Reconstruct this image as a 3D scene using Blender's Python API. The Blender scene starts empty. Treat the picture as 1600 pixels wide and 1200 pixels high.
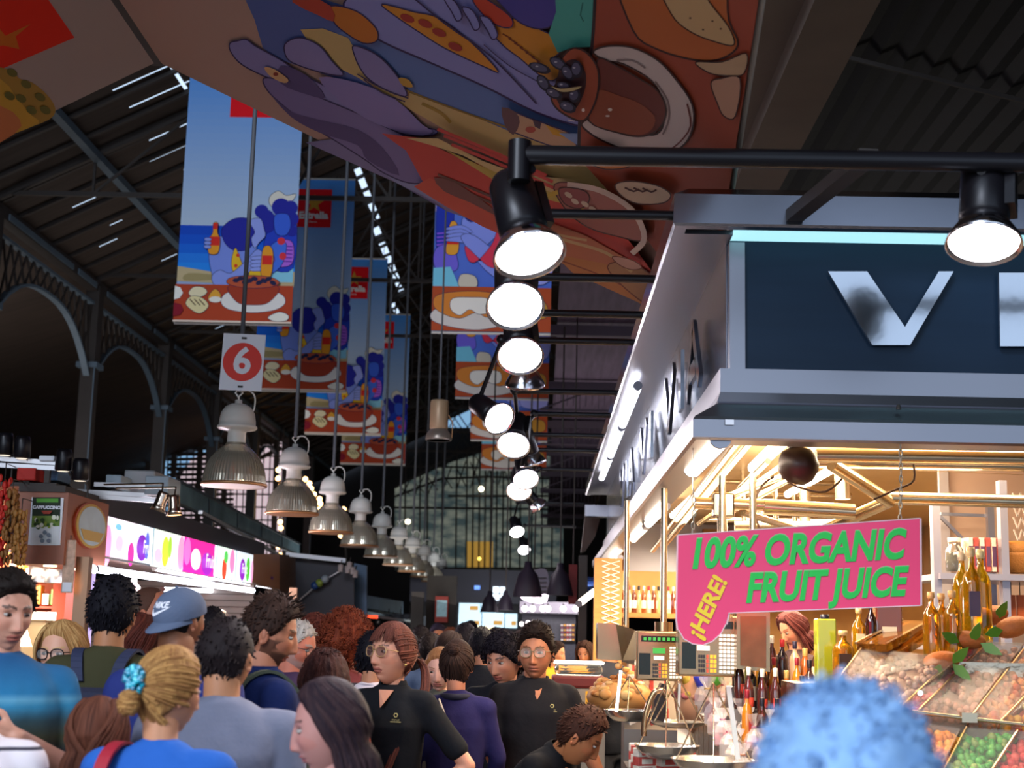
import bpy, bmesh, math, random
from mathutils import Vector, Matrix, noise
from mathutils.geometry import tessellate_polygon
random.seed(7)
SC = bpy.context.scene
COL = SC.collection
PI = math.pi

# ---------------------------------------------------------------- camera
FPX = 2250.0
CAM_POS = Vector((0, 0, 1.70))
_Y = Vector((45, -390, -FPX)).normalized()
_Z = Vector((0.024, 1.0, -(390 - 45 * 0.024) / FPX)).normalized()
_X = _Y.cross(_Z)
CAM_M = Matrix((_X, _Y, _Z))            # camera axes -> world
cd = bpy.data.cameras.new('camera')
cd.sensor_width = 36.0
cd.lens = FPX / 1600 * 36
cd.clip_start = 0.05; cd.clip_end = 400
cd.dof.use_dof = True
cd.dof.focus_distance = 8.0
cd.dof.aperture_fstop = 3.4
cam = bpy.data.objects.new('camera', cd)
cam.matrix_world = Matrix.Translation(CAM_POS) @ CAM_M.to_4x4()
COL.objects.link(cam)
SC.camera = cam

# ---------------------------------------------------------------- view, world
SC.view_settings.view_transform = 'Standard'
SC.view_settings.look = 'None'
SC.view_settings.gamma = 1.0
SC.view_settings.exposure = 0.0
SC.view_settings.use_curve_mapping = False
SC.cycles.max_bounces = 6
SC.cycles.diffuse_bounces = 3
SC.cycles.glossy_bounces = 3
SC.cycles.transmission_bounces = 5
SC.cycles.transparent_max_bounces = 8
SC.cycles.caustics_reflective = False
SC.cycles.caustics_refractive = False
SC.cycles.sample_clamp_indirect = 4.0
SC.cycles.use_denoising = True
w = bpy.data.worlds.new('sky'); SC.world = w; w.use_nodes = True
bg = w.node_tree.nodes['Background']
bg.inputs[0].default_value = (0.62, 0.78, 1.0, 1)
bg.inputs[1].default_value = 1.3

def lin(c):
    return tuple((x / 12.92) if x <= 0.04045 else ((x + 0.055) / 1.055) ** 2.4 for x in c)
def rgb(h):
    if isinstance(h, str):
        h = h.lstrip('#')
        if len(h) == 3: h = ''.join(c + c for c in h)
        return lin(tuple(int(h[i:i + 2], 16) / 255 for i in (0, 2, 4)))
    return lin(h)

# entrance daylight behind the camera, plus added fills that lift the dark hall
def area(name, loc, target, sx, sy, power, col, spread=180):
    l = bpy.data.lights.new(name, 'AREA'); l.shape = 'RECTANGLE'; l.size = sx; l.size_y = sy
    l.energy = power; l.color = col; l.spread = math.radians(spread)
    o = bpy.data.objects.new(name, l); COL.objects.link(o)
    o.location = loc
    o.rotation_euler = (Vector(target) - Vector(loc)).to_track_quat('-Z', 'Y').to_euler()
    return o
area('upper_fill', (-6, -6, 9.5), (-3, 30, 6.0), 6, 3, 1900, (0.78, 0.87, 1.0))  # added fill high behind the camera, lifts the dark hall
area('entrance_daylight', (-4.5, -5, 3.2), (-1, 10, 1.8), 6, 3.4, 330, (0.86, 0.92, 1.0))
area('roof_fill', (-7, 26, 3.1), (-6, 26, 9), 5, 34, 420, (1, .93, .88))  # added upward fill, lightens the dark roof and arches

def project(p):
    c = CAM_M.transposed() @ (Vector(p) - CAM_POS)
    return 800 + FPX * c.x / -c.z, 600 - FPX * c.y / -c.z
def ray(px, py):
    return CAM_M @ Vector((px - 800, 600 - py, -FPX))
def at(px, py, Y=None, X=None, Z=None):
    d = ray(px, py)
    if Y is not None: t = (Y - CAM_POS.y) / d.y
    elif X is not None: t = (X - CAM_POS.x) / d.x
    else: t = (Z - CAM_POS.z) / d.z
    return CAM_POS + d * t
def on_plane(px, py, p0, n):
    d = ray(px, py)
    return CAM_POS + d * ((Vector(p0) - CAM_POS).dot(n) / d.dot(n))

# ---------------------------------------------------------------- materials
_mats = {}
def mat(name, color=(0.5, 0.5, 0.5), rough=0.6, metal=0.0, emit=0.0, ecol=None, noise_amt=0.0, noise_scale=20,
        trans=0.0, ior=1.45, alpha=1.0, spec=None, bump=0.0, bump_scale=60, coat=0.0, sheen=0.0, aniso=None):
    if name in _mats: return _mats[name]
    m = bpy.data.materials.new(name); m.use_nodes = True
    nt = m.node_tree; b = nt.nodes['Principled BSDF']
    c = rgb(color) if isinstance(color, str) else color
    b.inputs['Base Color'].default_value = (*c, 1)
    b.inputs['Roughness'].default_value = rough
    b.inputs['Metallic'].default_value = metal
    if emit:
        b.inputs['Emission Color'].default_value = (*(rgb(ecol) if isinstance(ecol, str) else (ecol or c)), 1)
        b.inputs['Emission Strength'].default_value = emit
    b.inputs['Transmission Weight'].default_value = trans
    b.inputs['IOR'].default_value = ior
    b.inputs['Alpha'].default_value = alpha
    b.inputs['Coat Weight'].default_value = coat
    b.inputs['Sheen Weight'].default_value = sheen
    if spec is not None: b.inputs['Specular IOR Level'].default_value = spec
    tc = nt.nodes.new('ShaderNodeTexCoord')
    mp = nt.nodes.new('ShaderNodeMapping')
    nt.links.new(tc.outputs['Object'], mp.inputs[0])
    if aniso: mp.inputs['Scale'].default_value = aniso
    if noise_amt:
        n = nt.nodes.new('ShaderNodeTexNoise'); n.inputs['Scale'].default_value = noise_scale; n.inputs['Detail'].default_value = 4
        nt.links.new(mp.outputs[0], n.inputs['Vector'])
        mx = nt.nodes.new('ShaderNodeMix'); mx.data_type = 'RGBA'
        mx.inputs[6].default_value = (*[x * (1 - noise_amt) for x in c], 1)
        mx.inputs[7].default_value = (*[min(1, x * (1 + noise_amt)) for x in c], 1)
        nt.links.new(n.outputs[0], mx.inputs[0]); nt.links.new(mx.outputs[2], b.inputs['Base Color'])
    if bump:
        n2 = nt.nodes.new('ShaderNodeTexNoise'); n2.inputs['Scale'].default_value = bump_scale; n2.inputs['Detail'].default_value = 3
        nt.links.new(mp.outputs[0], n2.inputs['Vector'])
        bp = nt.nodes.new('ShaderNodeBump'); bp.inputs['Strength'].default_value = bump; bp.inputs['Distance'].default_value = 0.01
        nt.links.new(n2.outputs[0], bp.inputs['Height']); nt.links.new(bp.outputs[0], b.inputs['Normal'])
    _mats[name] = m
    return m
def vcol_mat(name, rough=0.7, emit=0.0, spec=0.3, bump=0.0, bump_scale=80, aniso=None, sss=0.0, wear=0.0):
    if name in _mats: return _mats[name]
    m = mat(name, rough=rough, spec=spec, bump=bump, bump_scale=bump_scale, aniso=aniso)
    nt = m.node_tree; b = nt.nodes['Principled BSDF']
    a = nt.nodes.new('ShaderNodeVertexColor'); a.layer_name = 'Col'
    nt.links.new(a.outputs[0], b.inputs['Base Color'])
    if emit:
        nt.links.new(a.outputs[0], b.inputs['Emission Color']); b.inputs['Emission Strength'].default_value = emit
    if sss:
        b.inputs['Subsurface Weight'].default_value = sss; b.inputs['Subsurface Radius'].default_value = (0.012, 0.005, 0.003); b.inputs['Subsurface Scale'].default_value = 1.0
    return m

# ---------------------------------------------------------------- objects
def props(o, label=None, cat=None, group=None, kind=None):
    if label: o['label'] = label
    if cat: o['category'] = cat
    if group: o['group'] = group
    if kind: o['kind'] = kind
    return o
def thing(name, label, cat, loc=(0, 0, 0), rz=0.0, group=None):
    o = bpy.data.objects.new(name, None); COL.objects.link(o)
    o.empty_display_size = 0.1
    o.location = loc; o.rotation_euler = (0, 0, rz)
    return props(o, label, cat, group)
def part_label(o, s): o['label'] = s; return o

class MB:
    """collects shapes; build() links them as one mesh object"""
    def __init__(s): s.v = []; s.f = []; s.mi = []; s.cols = None; s.m = 0; s.smooth = []; s.xf = None; s.c = None; s.fc = []
    def add(s, vs, fs, smooth=False):
        o = len(s.v)
        if s.xf is not None: vs = [s.xf @ Vector(p) for p in vs]
        s.v += [Vector(p) for p in vs]
        for f in fs:
            s.f.append([i + o for i in f]); s.mi.append(s.m); s.smooth.append(smooth); s.fc.append(s.c)
        return s
    def box(s, a, b, bevel=0):
        (x0, y0, z0), (x1, y1, z1) = a, b
        x0, x1 = min(x0, x1), max(x0, x1); y0, y1 = min(y0, y1), max(y0, y1); z0, z1 = min(z0, z1), max(z0, z1)
        if bevel <= 0:
            vs = [(x0, y0, z0), (x1, y0, z0), (x1, y1, z0), (x0, y1, z0), (x0, y0, z1), (x1, y0, z1), (x1, y1, z1), (x0, y1, z1)]
            return s.add(vs, [(0, 3, 2, 1), (4, 5, 6, 7), (0, 1, 5, 4), (1, 2, 6, 5), (2, 3, 7, 6), (3, 0, 4, 7)])
        bm = bmesh.new(); bmesh.ops.create_cube(bm, size=1)
        for v in bm.verts: v.co = Vector(((x0 + x1) / 2 + v.co.x * (x1 - x0), (y0 + y1) / 2 + v.co.y * (y1 - y0), (z0 + z1) / 2 + v.co.z * (z1 - z0)))
        bmesh.ops.bevel(bm, geom=bm.edges[:], offset=min(bevel, 0.45 * min(x1 - x0, y1 - y0, z1 - z0)), segments=2, affect='EDGES', profile=0.5)
        bm.verts.index_update()
        s.add([v.co.copy() for v in bm.verts], [[v.index for v in f.verts] for f in bm.faces]); bm.free(); return s
    def tube(s, pts, r, n=10, caps=True, rs=None, smooth=True):
        pts = [Vector(p) for p in pts]
        rings = []; up = None
        for i, p in enumerate(pts):
            d = (pts[min(i + 1, len(pts) - 1)] - pts[max(i - 1, 0)])
            if d.length < 1e-9: d = Vector((0, 0, 1))
            d.normalize()
            if up is None: up = Vector((0, 0, 1)) if abs(d.z) < .9 else Vector((1, 0, 0))
            a = up - d * up.dot(d)
            if a.length < 1e-6: a = d.orthogonal()
            a.normalize(); up = a
            b = d.cross(a); rr = rs[i] if rs else r
            rings.append([p + (a * math.cos(2 * PI * k / n) + b * math.sin(2 * PI * k / n)) * rr for k in range(n)])
        vs = [q for ring in rings for q in ring]
        fs = [(i * n + k, i * n + (k + 1) % n, (i + 1) * n + (k + 1) % n, (i + 1) * n + k) for i in range(len(rings) - 1) for k in range(n)]
        s.add(vs, fs, smooth)
        if caps: s.add(rings[0], [list(range(n))[::-1]]); s.add(rings[-1], [list(range(n))])
        return s
    def bar(s, p0, p1, w, h):
        """rectangular bar from p0 to p1: w sideways, h upwards"""
        p0, p1 = Vector(p0), Vector(p1); d = (p1 - p0).normalized()
        up = Vector((0, 0, 1)) if abs(d.z) < .95 else Vector((0, 1, 0))
        a = d.cross(up).normalized(); b = a.cross(d)
        vs = [p + a * sx * w / 2 + b * sy * h / 2 for p in (p0, p1) for sx, sy in ((-1, -1), (1, -1), (1, 1), (-1, 1))]
        return s.add(vs, [(0, 1, 2, 3), (7, 6, 5, 4), (0, 4, 5, 1), (1, 5, 6, 2), (2, 6, 7, 3), (3, 7, 4, 0)])
    def lathe(s, prof, n=24, c=(0, 0, 0), axis='Z', smooth=True, sx=1, sy=1):
        c = Vector(c); vs = []; fs = []
        for r, z in prof:
            for k in range(n):
                a = 2 * PI * k / n; q = (r * math.cos(a) * sx, r * math.sin(a) * sy, z)
                if axis == 'Y': q = (q[0], z, q[1])
                if axis == 'X': q = (z, q[0], q[1])
                vs.append(c + Vector(q))
        m = len(prof)
        for i in range(m - 1):
            for k in range(n): fs.append((i * n + k, i * n + (k + 1) % n, (i + 1) * n + (k + 1) % n, (i + 1) * n + k))
        s.add(vs, fs, smooth)
        if prof[0][0] > 1e-4: s.add(vs[:n], [list(range(n))[::-1]])
        if prof[-1][0] > 1e-4: s.add(vs[-n:], [list(range(n))])
        return s
    def ball(s, c, r, n=12, m=8, smooth=True):
        rx, ry, rz = (r, r, r) if not hasattr(r, '__len__') else r
        c = Vector(c); vs = [c + Vector((0, 0, -rz))]
        for i in range(1, m):
            t = -PI / 2 + PI * i / m
            for k in range(n):
                a = 2 * PI * k / n; vs.append(c + Vector((rx * math.cos(t) * math.cos(a), ry * math.cos(t) * math.sin(a), rz * math.sin(t))))
        vs.append(c + Vector((0, 0, rz))); fs = []
        for k in range(n): fs.append((0, 1 + (k + 1) % n, 1 + k))
        for i in range(m - 2):
            for k in range(n): fs.append((1 + i * n + k, 1 + i * n + (k + 1) % n, 1 + (i + 1) * n + (k + 1) % n, 1 + (i + 1) * n + k))
        b = 1 + (m - 2) * n; t = len(vs) - 1
        for k in range(n): fs.append((b + k, b + (k + 1) % n, t))
        return s.add(vs, fs, smooth)
    def prism(s, poly, d):
        """closed 3d polygon extruded by vector d"""
        poly = [Vector(p) for p in poly]; d = Vector(d); n = len(poly)
        tri = tessellate_polygon([poly])
        s.add(poly + [p + d for p in poly], [tuple(t) for t in tri] + [tuple(i + n for i in t[::-1]) for t in tri] + [(i, (i + 1) % n, (i + 1) % n + n, i + n) for i in range(n)])
        return s
    def quad(s, a, b, c, d): return s.add([a, b, c, d], [(0, 1, 2, 3)])
    def build(s, name, mats, parent=None, world=False, fix=True):
        me = bpy.data.meshes.new(name)
        vs = s.v
        if world and parent is not None:
            inv = (Matrix.Translation(parent.location) @ parent.rotation_euler.to_matrix().to_4x4()).inverted()
            vs = [inv @ p for p in vs]
        me.from_pydata([tuple(p) for p in vs], [], s.f)
        for mm in (mats if isinstance(mats, (list, tuple)) else [mats]): me.materials.append(mm)
        me.polygons.foreach_set('material_index', s.mi)
        me.polygons.foreach_set('use_smooth', s.smooth)
        if any(c is not None for c in s.fc):
            ca = me.color_attributes.new('Col', 'FLOAT_COLOR', 'CORNER')
            buf = []
            for f, c in zip(s.f, s.fc):
                c = c or (0.8, 0.8, 0.8)
                buf += [c[0], c[1], c[2], 1.0] * len(f)
            ca.data.foreach_set('color', buf)
        me.update()
        if fix:
            bm = bmesh.new(); bm.from_mesh(me); bmesh.ops.recalc_face_normals(bm, faces=bm.faces[:]); bm.to_mesh(me); bm.free()
        o = bpy.data.objects.new(name, me); COL.objects.link(o)
        if parent is not None: o.parent = parent
        return o

def copy_tree(o, loc=None, rz=None, label=None, parent=None, group=None, scale=None):
    c = o.copy(); COL.objects.link(c)
    if parent is not None: c.parent = parent
    if loc is not None: c.location = loc
    if rz is not None: c.rotation_euler = (0, 0, rz)
    if scale is not None: c.scale = (scale,) * 3 if not hasattr(scale, '__len__') else scale
    if label: c['label'] = label
    if group: c['group'] = group
    for ch in list(o.children): copy_tree(ch, parent=c)
    return c

def text_mb(mb, s, size, M, extrude=0.0, bold=0.0, shear=0.0, space=1.0, align='CENTER', res=3):
    cu = bpy.data.curves.new('lettering', 'FONT'); cu.body = s; cu.size = size
    cu.align_x = align; cu.align_y = 'CENTER'; cu.extrude = extrude; cu.offset = bold; cu.shear = shear
    cu.space_character = space; cu.resolution_u = res
    o = bpy.data.objects.new('lettering', cu); COL.objects.link(o)
    dg = bpy.context.evaluated_depsgraph_get()
    me = bpy.data.meshes.new_from_object(o.evaluated_get(dg))
    mb.add([M @ v.co for v in me.vertices], [list(p.vertices) for p in me.polygons])
    bpy.data.objects.remove(o); bpy.data.curves.remove(cu); bpy.data.meshes.remove(me)
    return mb

def smooth_pts(pts, k=4, closed=True):
    n = len(pts); out = []
    rng = range(n) if closed else range(n - 1)
    for i in rng:
        g = (lambda j: pts[j % n]) if closed else (lambda j: pts[max(0, min(n - 1, j))])
        p0, p1, p2, p3 = [Vector(g(i + q)).to_3d() if len(g(i+q)) == 2 else Vector(g(i + q)) for q in (-1, 0, 1, 2)]
        for q in range(k):
            t = q / k
            out.append(0.5 * ((2 * p1) + (p2 - p0) * t + (2 * p0 - 5 * p1 + 4 * p2 - p3) * t * t + (3 * p1 - p0 - 3 * p2 + p3) * t ** 3))
    if not closed: out.append(Vector(pts[-1]).to_3d())
    return [(p.x, p.y) for p in out]

class Print:
    """flat printed picture: coloured polygons stacked by a fraction of a millimetre"""
    def __init__(s, fn, step=0.0008): s.fn = fn; s.mb = MB(); s.k = 0; s.step = step
    def poly(s, color, pts, smooth=0):
        if smooth: pts = smooth_pts(pts, smooth)
        s.k += 1
        P = [Vector((x, y, 0)) for x, y in pts]
        tri = tessellate_polygon([P])
        s.mb.c = rgb(color)
        s.mb.add([s.fn(x, y, s.k * s.step) for x, y in pts], [tuple(t) for t in tri])
    def line(s, color, pts, w, smooth=0, closed=False):
        if smooth: pts = smooth_pts(pts, smooth, closed)
        if closed: pts = list(pts) + [pts[0]]
        s.k += 1; s.mb.c = rgb(color)
        L = []; n = len(pts)
        for i in range(n):
            a = Vector(pts[max(i - 1, 0)]); b = Vector(pts[min(i + 1, n - 1)]); d = b - a
            if d.length < 1e-9: d = Vector((1, 0))
            d.normalize(); q = Vector((-d.y, d.x)) * w / 2; p = Vector(pts[i])
            L.append((p + q, p - q))
        vs = [s.fn(p.x, p.y, s.k * s.step) for ab in L for p in ab]
        s.mb.add(vs, [(2 * i, 2 * i + 1, 2 * i + 3, 2 * i + 2) for i in range(n - 1)])
    def ell(s, color, cx, cy, rx, ry, n=20, rot=0):
        pts = [(cx + rx * math.cos(a) * math.cos(rot) - ry * math.sin(a) * math.sin(rot), cy + rx * math.cos(a) * math.sin(rot) + ry * math.sin(a) * math.cos(rot)) for a in [2 * PI * i / n for i in range(n)]]
        s.poly(color, pts)
    def inked(s, color, pts, ink='#1c1a3a', w=0.006, smooth=4):
        s.poly(color, pts, smooth); s.line(ink, pts, w, smooth, True)
    def build(s, name, m, parent, world=False): return s.mb.build(name, m, parent, world, fix=False)
# ================================================================ THE HALL
M_ironD = mat('dark iron', '#3a3330', 0.6, 0.2, noise_amt=0.3, noise_scale=3)
M_ironB = mat('blue grey iron', '#5a6a78', 0.5, 0.1, noise_amt=0.25, noise_scale=4)  # also carries the bluish light painted on iron edges
M_roof = mat('dark roof boards', '#3c3029', 0.8, noise_amt=0.5, noise_scale=1.2, aniso=(0.6, 6, 1))
M_roofR = mat('dark sheeting', '#070a12', 0.6, noise_amt=0.9, noise_scale=0.9, bump=0.3, bump_scale=6)  # bluish patches put the sheeting's reflections into its colour
M_beam = mat('warm grey painted steel', '#6e6258', 0.7, noise_amt=0.25, noise_scale=1.6)
M_floor = mat('worn grey floor tiles', '#6b6661', 0.5, noise_amt=0.25, noise_scale=3)
M_wall = mat('dark hall wall', '#2a2728', 0.9, noise_amt=0.4, noise_scale=0.7)

def struct(o): o['kind'] = 'structure'; return o
BAY = 5.3
XL, XR_, ZE = -8.75, 3.75, 8.3          # arcade lines, eaves height
RX = -2.5; RS = 0.496                    # ridge x, slope
def roof_z(x): return ZE + RS * (min(x, 2 * RX - x) - XL)

mb = MB(); mb.quad((-17, -9, 0), (12, -9, 0), (12, 66, 0), (-17, 66, 0)); struct(mb.build('floor', M_floor))
# main roof, left slope with daylight slits between the boards
rng = random.Random(3)
slits = []
for k in range(26):
    x = rng.uniform(-7.0, -6.2); slits.append((rng.uniform(17.5, 33), 0.035, x, x + rng.uniform(0.35, 1.0)))
for k in range(10):
    x = rng.uniform(-8.3, -7.6); slits.append((rng.uniform(22, 40), 0.03, x, x + rng.uniform(0.2, 0.5)))
for (y0, y1, x, wd) in ((15.6, 18.0, -5.62, .07), (18.05, 21, -5.66, .05), (17.5, 21, -3.9, .10), (21.2, 24.3, -3.9, .13), (24.5, 25.5, -3.95, .10),
                        (26, 27, -3.85, .1), (27.2, 31, -3.9, .12), (31.4, 38, -4.0, .14), (22, 25, -4.3, .06), (38.5, 43, -4.3, .12)):
    slits.append((y0, y1 - y0, x, x + wd))
ys = sorted(set([2.0, 62.0] + [round(s[0], 3) for s in slits] + [round(s[0] + s[1], 3) for s in slits]))
mb = MB()
for a, b in zip(ys[:-1], ys[1:]):
    mid = (a + b) / 2; holes = sorted([(s[2], s[3]) for s in slits if s[0] - 1e-3 < mid < s[0] + s[1] + 1e-3])
    x = XL
    for h0, h1 in holes:
        if h0 > x: mb.quad((x, a, roof_z(x)), (h0, a, roof_z(h0)), (h0, b, roof_z(h0)), (x, b, roof_z(x)))
        x = max(x, h1)
    mb.quad((x, a, roof_z(x)), (RX, a, roof_z(RX)), (RX, b, roof_z(RX)), (x, b, roof_z(x)))
mb.quad((RX, 2, roof_z(RX)), (XR_, 2, ZE), (XR_, 62, ZE), (RX, 62, roof_z(RX)))
struct(mb.build('ceiling', M_roof))
# side aisle roofs
mb = MB(); mb.quad((XL, -8, 8.3), (-17, -8, 5.6), (-17, 62, 5.6), (XL, 62, 8.3)); struct(mb.build('ceiling', M_roof))
mb = MB()
n = 40
for i in range(n):
    x0 = 2.1 + i * 0.25; x1 = x0 + 0.25; z0 = 7.4 - (x0 - 2.1) * .22; z1 = 7.4 - (x1 - 2.1) * .22
    mb.quad((x0, -3, z0), ((x0 + x1) / 2, -3, (z0 + z1) / 2 + .05), ((x0 + x1) / 2, 62, (z0 + z1) / 2 + .05), (x0, 62, z0))
    mb.quad(((x0 + x1) / 2, -3, (z0 + z1) / 2 + .05), (x1, -3, z1), (x1, 62, z1), ((x0 + x1) / 2, 62, (z0 + z1) / 2 + .05))
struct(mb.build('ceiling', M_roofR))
# seams and folds across that sheeting
mb = MB()
for y in (4.2, 6.3, 8.4, 10.5, 13): mb.bar((2.1, y, 7.33), (11, y + .6, 5.40), .03, .04)
struct(mb.build('trim_1', M_ironD))
# low strip ceiling over the right of the aisle
mb = MB(); mb.quad((0.15, 13.5, 6.15), (1.75, 13.5, 6.15), (1.75, 60, 6.15), (0.15, 60, 6.15)); struct(mb.build('ceiling', mat('purple grey sheeting', '#6a5a70', 0.7, noise_amt=.5, noise_scale=2, aniso=(8, .5, 1))))
mb = MB(); mb.box((1.76, -2, 5.95), (2.2, 60, 6.12)); mb.box((1.45, -2, 6.12), (1.76, 60, 6.5)); struct(mb.build('beam_gutter', M_beam))
M_arm = mat('purlin steel', '#5b4f5c', 0.6, 0.3)
for k in range(9):
    y = 15.6 + k * 4.75
    mb = MB(); mb.box((-.1, y, 5.95), (1.75, y + .12, 6.1)); struct(mb.build('beam_cross', M_arm))
    if k > 1:
        mb = MB()
        for j in range(16): mb.box((.05 + j * .11, y + .05, 5.62 + .12 * rng.random()), (.062 + j * .11, y + .06, 5.95))
        mb.box((-.1, y + .03, 5.58), (1.75, y + .08, 5.62))
        mb.bar((-.1, y + .05, 5.6), (.8, y + .05, 5.95), .03, .03)
        struct(mb.build('trim_2', M_arm))
# walls
for nm, q in (('wall_left', ((-17, -9, 0), (-17, 66, 0), (-17, 66, 6), (-17, -9, 6))), ('wall_right', ((12, -9, 0), (12, 66, 0), (12, 66, 8), (12, -9, 8)))):
    mb = MB(); mb.quad(*q); struct(mb.build(nm, M_wall))
mb = MB(); mb.quad((-17, 62.2, 0), (12, 62.2, 0), (12, 62.2, 13), (-17, 62.2, 13)); struct(mb.build('wall_back', M_wall))

# iron columns of the left arcade, each with its lattice arch
for k in range(-1, 7):
    y = 21.7 + (k) * BAY
    if y < 14: continue
    t = thing('iron_column', 'tall dark cast iron column of the left arcade, number %d from the front' % (k + 2), 'column', (XL, y, 0), 0, 'columns of the left arcade')
    t['label'] = ['dark iron arcade column outermost at the left edge', 'dark iron arcade column left of the first lattice arch', 'dark iron arcade column with a blue lit edge, below the first visible arch end',
                  'dark iron arcade column between second and third lattice arch', 'dark iron arcade column behind the red number six sign', 'far dark iron arcade column behind the biggest dome lamp',
                  'far dark iron arcade column behind the second dome lamp', 'farthest dark iron arcade column by the end wall'][k + 1]
    t['kind'] = 'structure'
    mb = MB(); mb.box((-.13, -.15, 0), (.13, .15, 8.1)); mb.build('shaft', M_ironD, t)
    mb = MB(); mb.box((-.2, -.22, 6.5), (.2, .22, 6.6)); mb.box((-.2, -.22, 0), (.2, .22, .35)); mb.box((.13, -.17, .4), (.15, -.14, 6.5)); mb.build('capital', M_ironB, t)  # thin blue-grey strip paints the light along the shaft edge
for k in range(-1, 6):
    y0 = 21.7 + k * BAY + .16; y1 = y0 + BAY - .32
    t = thing('lattice_arch', 'dark lattice iron arch spanning between two arcade columns', 'arch', (XL, y0, 0), 0, 'lattice arches of the left arcade'); t['kind'] = 'structure'
    mb = MB(); L = y1 - y0; N = 14
    arc = [(L * i / N, 6.35 + 1.0 * (1 - abs(2 * i / N - 1) ** 2.6)) for i in range(N + 1)]
    for (a, za), (b, zb) in zip(arc[:-1], arc[1:]): mb.bar((0, a, za), (0, b, zb), .12, .05)
    mb.build('arch_rib', M_ironB, t)
    mb = MB()
    for i in range(N):
        a, za = arc[i]; b, zb = arc[i + 1]
        mb.bar((0, a, za), (0, b, 7.75), .03, .035); mb.bar((0, b, zb), (0, a, 7.75), .03, .035)
    mb.build('lattice', M_ironD, t)
    mb = MB(); mb.box((-.06, 0, 7.73), (.06, L, 7.78)); mb.build('chord', M_ironB, t)
mb = MB(); mb.box((XL - .1, 2, 8.0), (XL + .1, 62, 8.2)); struct(mb.build('beam_arcade', M_ironD))
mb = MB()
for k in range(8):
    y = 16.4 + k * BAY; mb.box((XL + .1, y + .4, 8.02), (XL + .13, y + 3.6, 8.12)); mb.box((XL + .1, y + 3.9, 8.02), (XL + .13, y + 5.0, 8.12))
struct(mb.build('beam_highlight', M_ironB))  # blue-grey dashes paint the highlights along the arcade beam
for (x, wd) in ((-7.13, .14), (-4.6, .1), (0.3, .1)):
    mb = MB(); z = roof_z(x) - .12; mb.box((x - wd / 2, 2, z - .12), (x + wd / 2, 62, z)); struct(mb.build('beam_purlin', M_ironB if x < -7 else M_ironD))  # leftmost purlin in lighter iron, its bluish highlight put into colour
# fine rafters under the left slope
for k in range(60):
    y = 10 + k * .85
    mb = MB(); mb.bar((XL, y, roof_z(XL) - .05), (RX, y, roof_z(RX) - .05), .07, .06); struct(mb.build('beam_rafter', M_ironD))
# transverse trusses of the nave
for k in range(8):
    y = 21.7 + k * BAY
    t = thing('roof_truss', 'dark iron roof truss crossing the nave', 'truss', (0, y, 0), 0, 'iron roof trusses of the nave'); t['kind'] = 'structure'
    mb = MB()
    mb.bar((XL, 0, 8.25), (RX, 0, roof_z(RX) - .1), .1, .12); mb.bar((XR_, 0, 8.25), (RX, 0, roof_z(RX) - .1), .1, .12); mb.build('rafter_pair', M_ironD, t)
    mb = MB(); zt = 8.35
    mb.bar((XL, 0, zt), (XR_, 0, zt), .06, .07); mb.build('tie_rod', M_ironD, t)
    mb = MB(); xs = [XL + (XR_ - XL) * i / 8 for i in range(9)]
    for i in range(1, 8):
        zz = roof_z(xs[i]) - .1; mb.bar((xs[i], 0, zt), (xs[i], 0, zz), .04, .04)
        j = i + 1 if i < 4 else i - 1
        if 0 < j < 8: mb.bar((xs[i], 0, zt), (xs[j], 0, roof_z(xs[j]) - .1), .04, .04)
    mb.build('strut', M_ironD, t)

# ---- glazed end gable, far away: daylight through dirty glass
def glass_mat(name, c1, c2, strength, sc, stretch=(1, 1, 1)):
    m = mat(name, '#101418', 0.5); nt = m.node_tree; b = nt.nodes['Principled BSDF']
    tc = nt.nodes.new('ShaderNodeTexCoord'); mp = nt.nodes.new('ShaderNodeMapping'); mp.inputs['Scale'].default_value = stretch
    n = nt.nodes.new('ShaderNodeTexNoise'); n.inputs['Scale'].default_value = sc; n.inputs['Detail'].default_value = 6
    cr = nt.nodes.new('ShaderNodeValToRGB'); cr.color_ramp.elements[0].position = .38; cr.color_ramp.elements[1].position = .66
    cr.color_ramp.elements[0].color = (*rgb(c1), 1); cr.color_ramp.elements[1].color = (*rgb(c2), 1)
    nt.links.new(tc.outputs['Object'], mp.inputs[0]); nt.links.new(mp.outputs[0], n.inputs[0]); nt.links.new(n.outputs[0], cr.inputs[0])
    nt.links.new(cr.outputs[0], b.inputs['Emission Color']); b.inputs['Emission Strength'].default_value = strength
    return m
YE = 61.0
def E(px, py, y=YE): return at(px, py, Y=y)
def poly_plate(name, pix, y, m, parent=None, thick=0.05):
    mb = MB(); mb.prism([at(px, py, Y=y) for px, py in pix], (0, thick, 0)); return mb.build(name, m, parent)
MG = glass_mat('hazy end window glass', '#3a4a4c', '#84897c', 0.62, 1.4, (1, 1, 2.5))
struct(poly_plate('window_1', [(617, 890), (617, 762), (705, 722), (760, 705), (880, 700), (880, 890)], YE, MG))
t = thing('window_grille', 'dark iron mullions and arched chord over the glazed end gable', 'grille', (0, YE - .4, 0)); t['kind'] = 'structure'
mb = MB()
def pbar(mb, a, b, y, w): mb.bar(at(a[0], a[1], Y=y), at(b[0], b[1], Y=y), w, w)
for px in (632, 655, 667, 690, 712, 728, 738, 748, 757, 766, 775, 785, 797, 812, 830, 846, 862): pbar(mb, (px, 892), (px + 2, 700), YE - .4, .07)
mb.build('mullion', M_ironD, t, True)
mb = MB()
for a, b in (((617, 762), (705, 712)), ((705, 712), (760, 690)), ((617, 776), (690, 748)), ((690, 748), (760, 745)), ((760, 745), (880, 748)), ((617, 793), (880, 796)), ((700, 775), (880, 775)), ((617, 888), (880, 888))): pbar(mb, a, b, YE - .5, .09)
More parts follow.
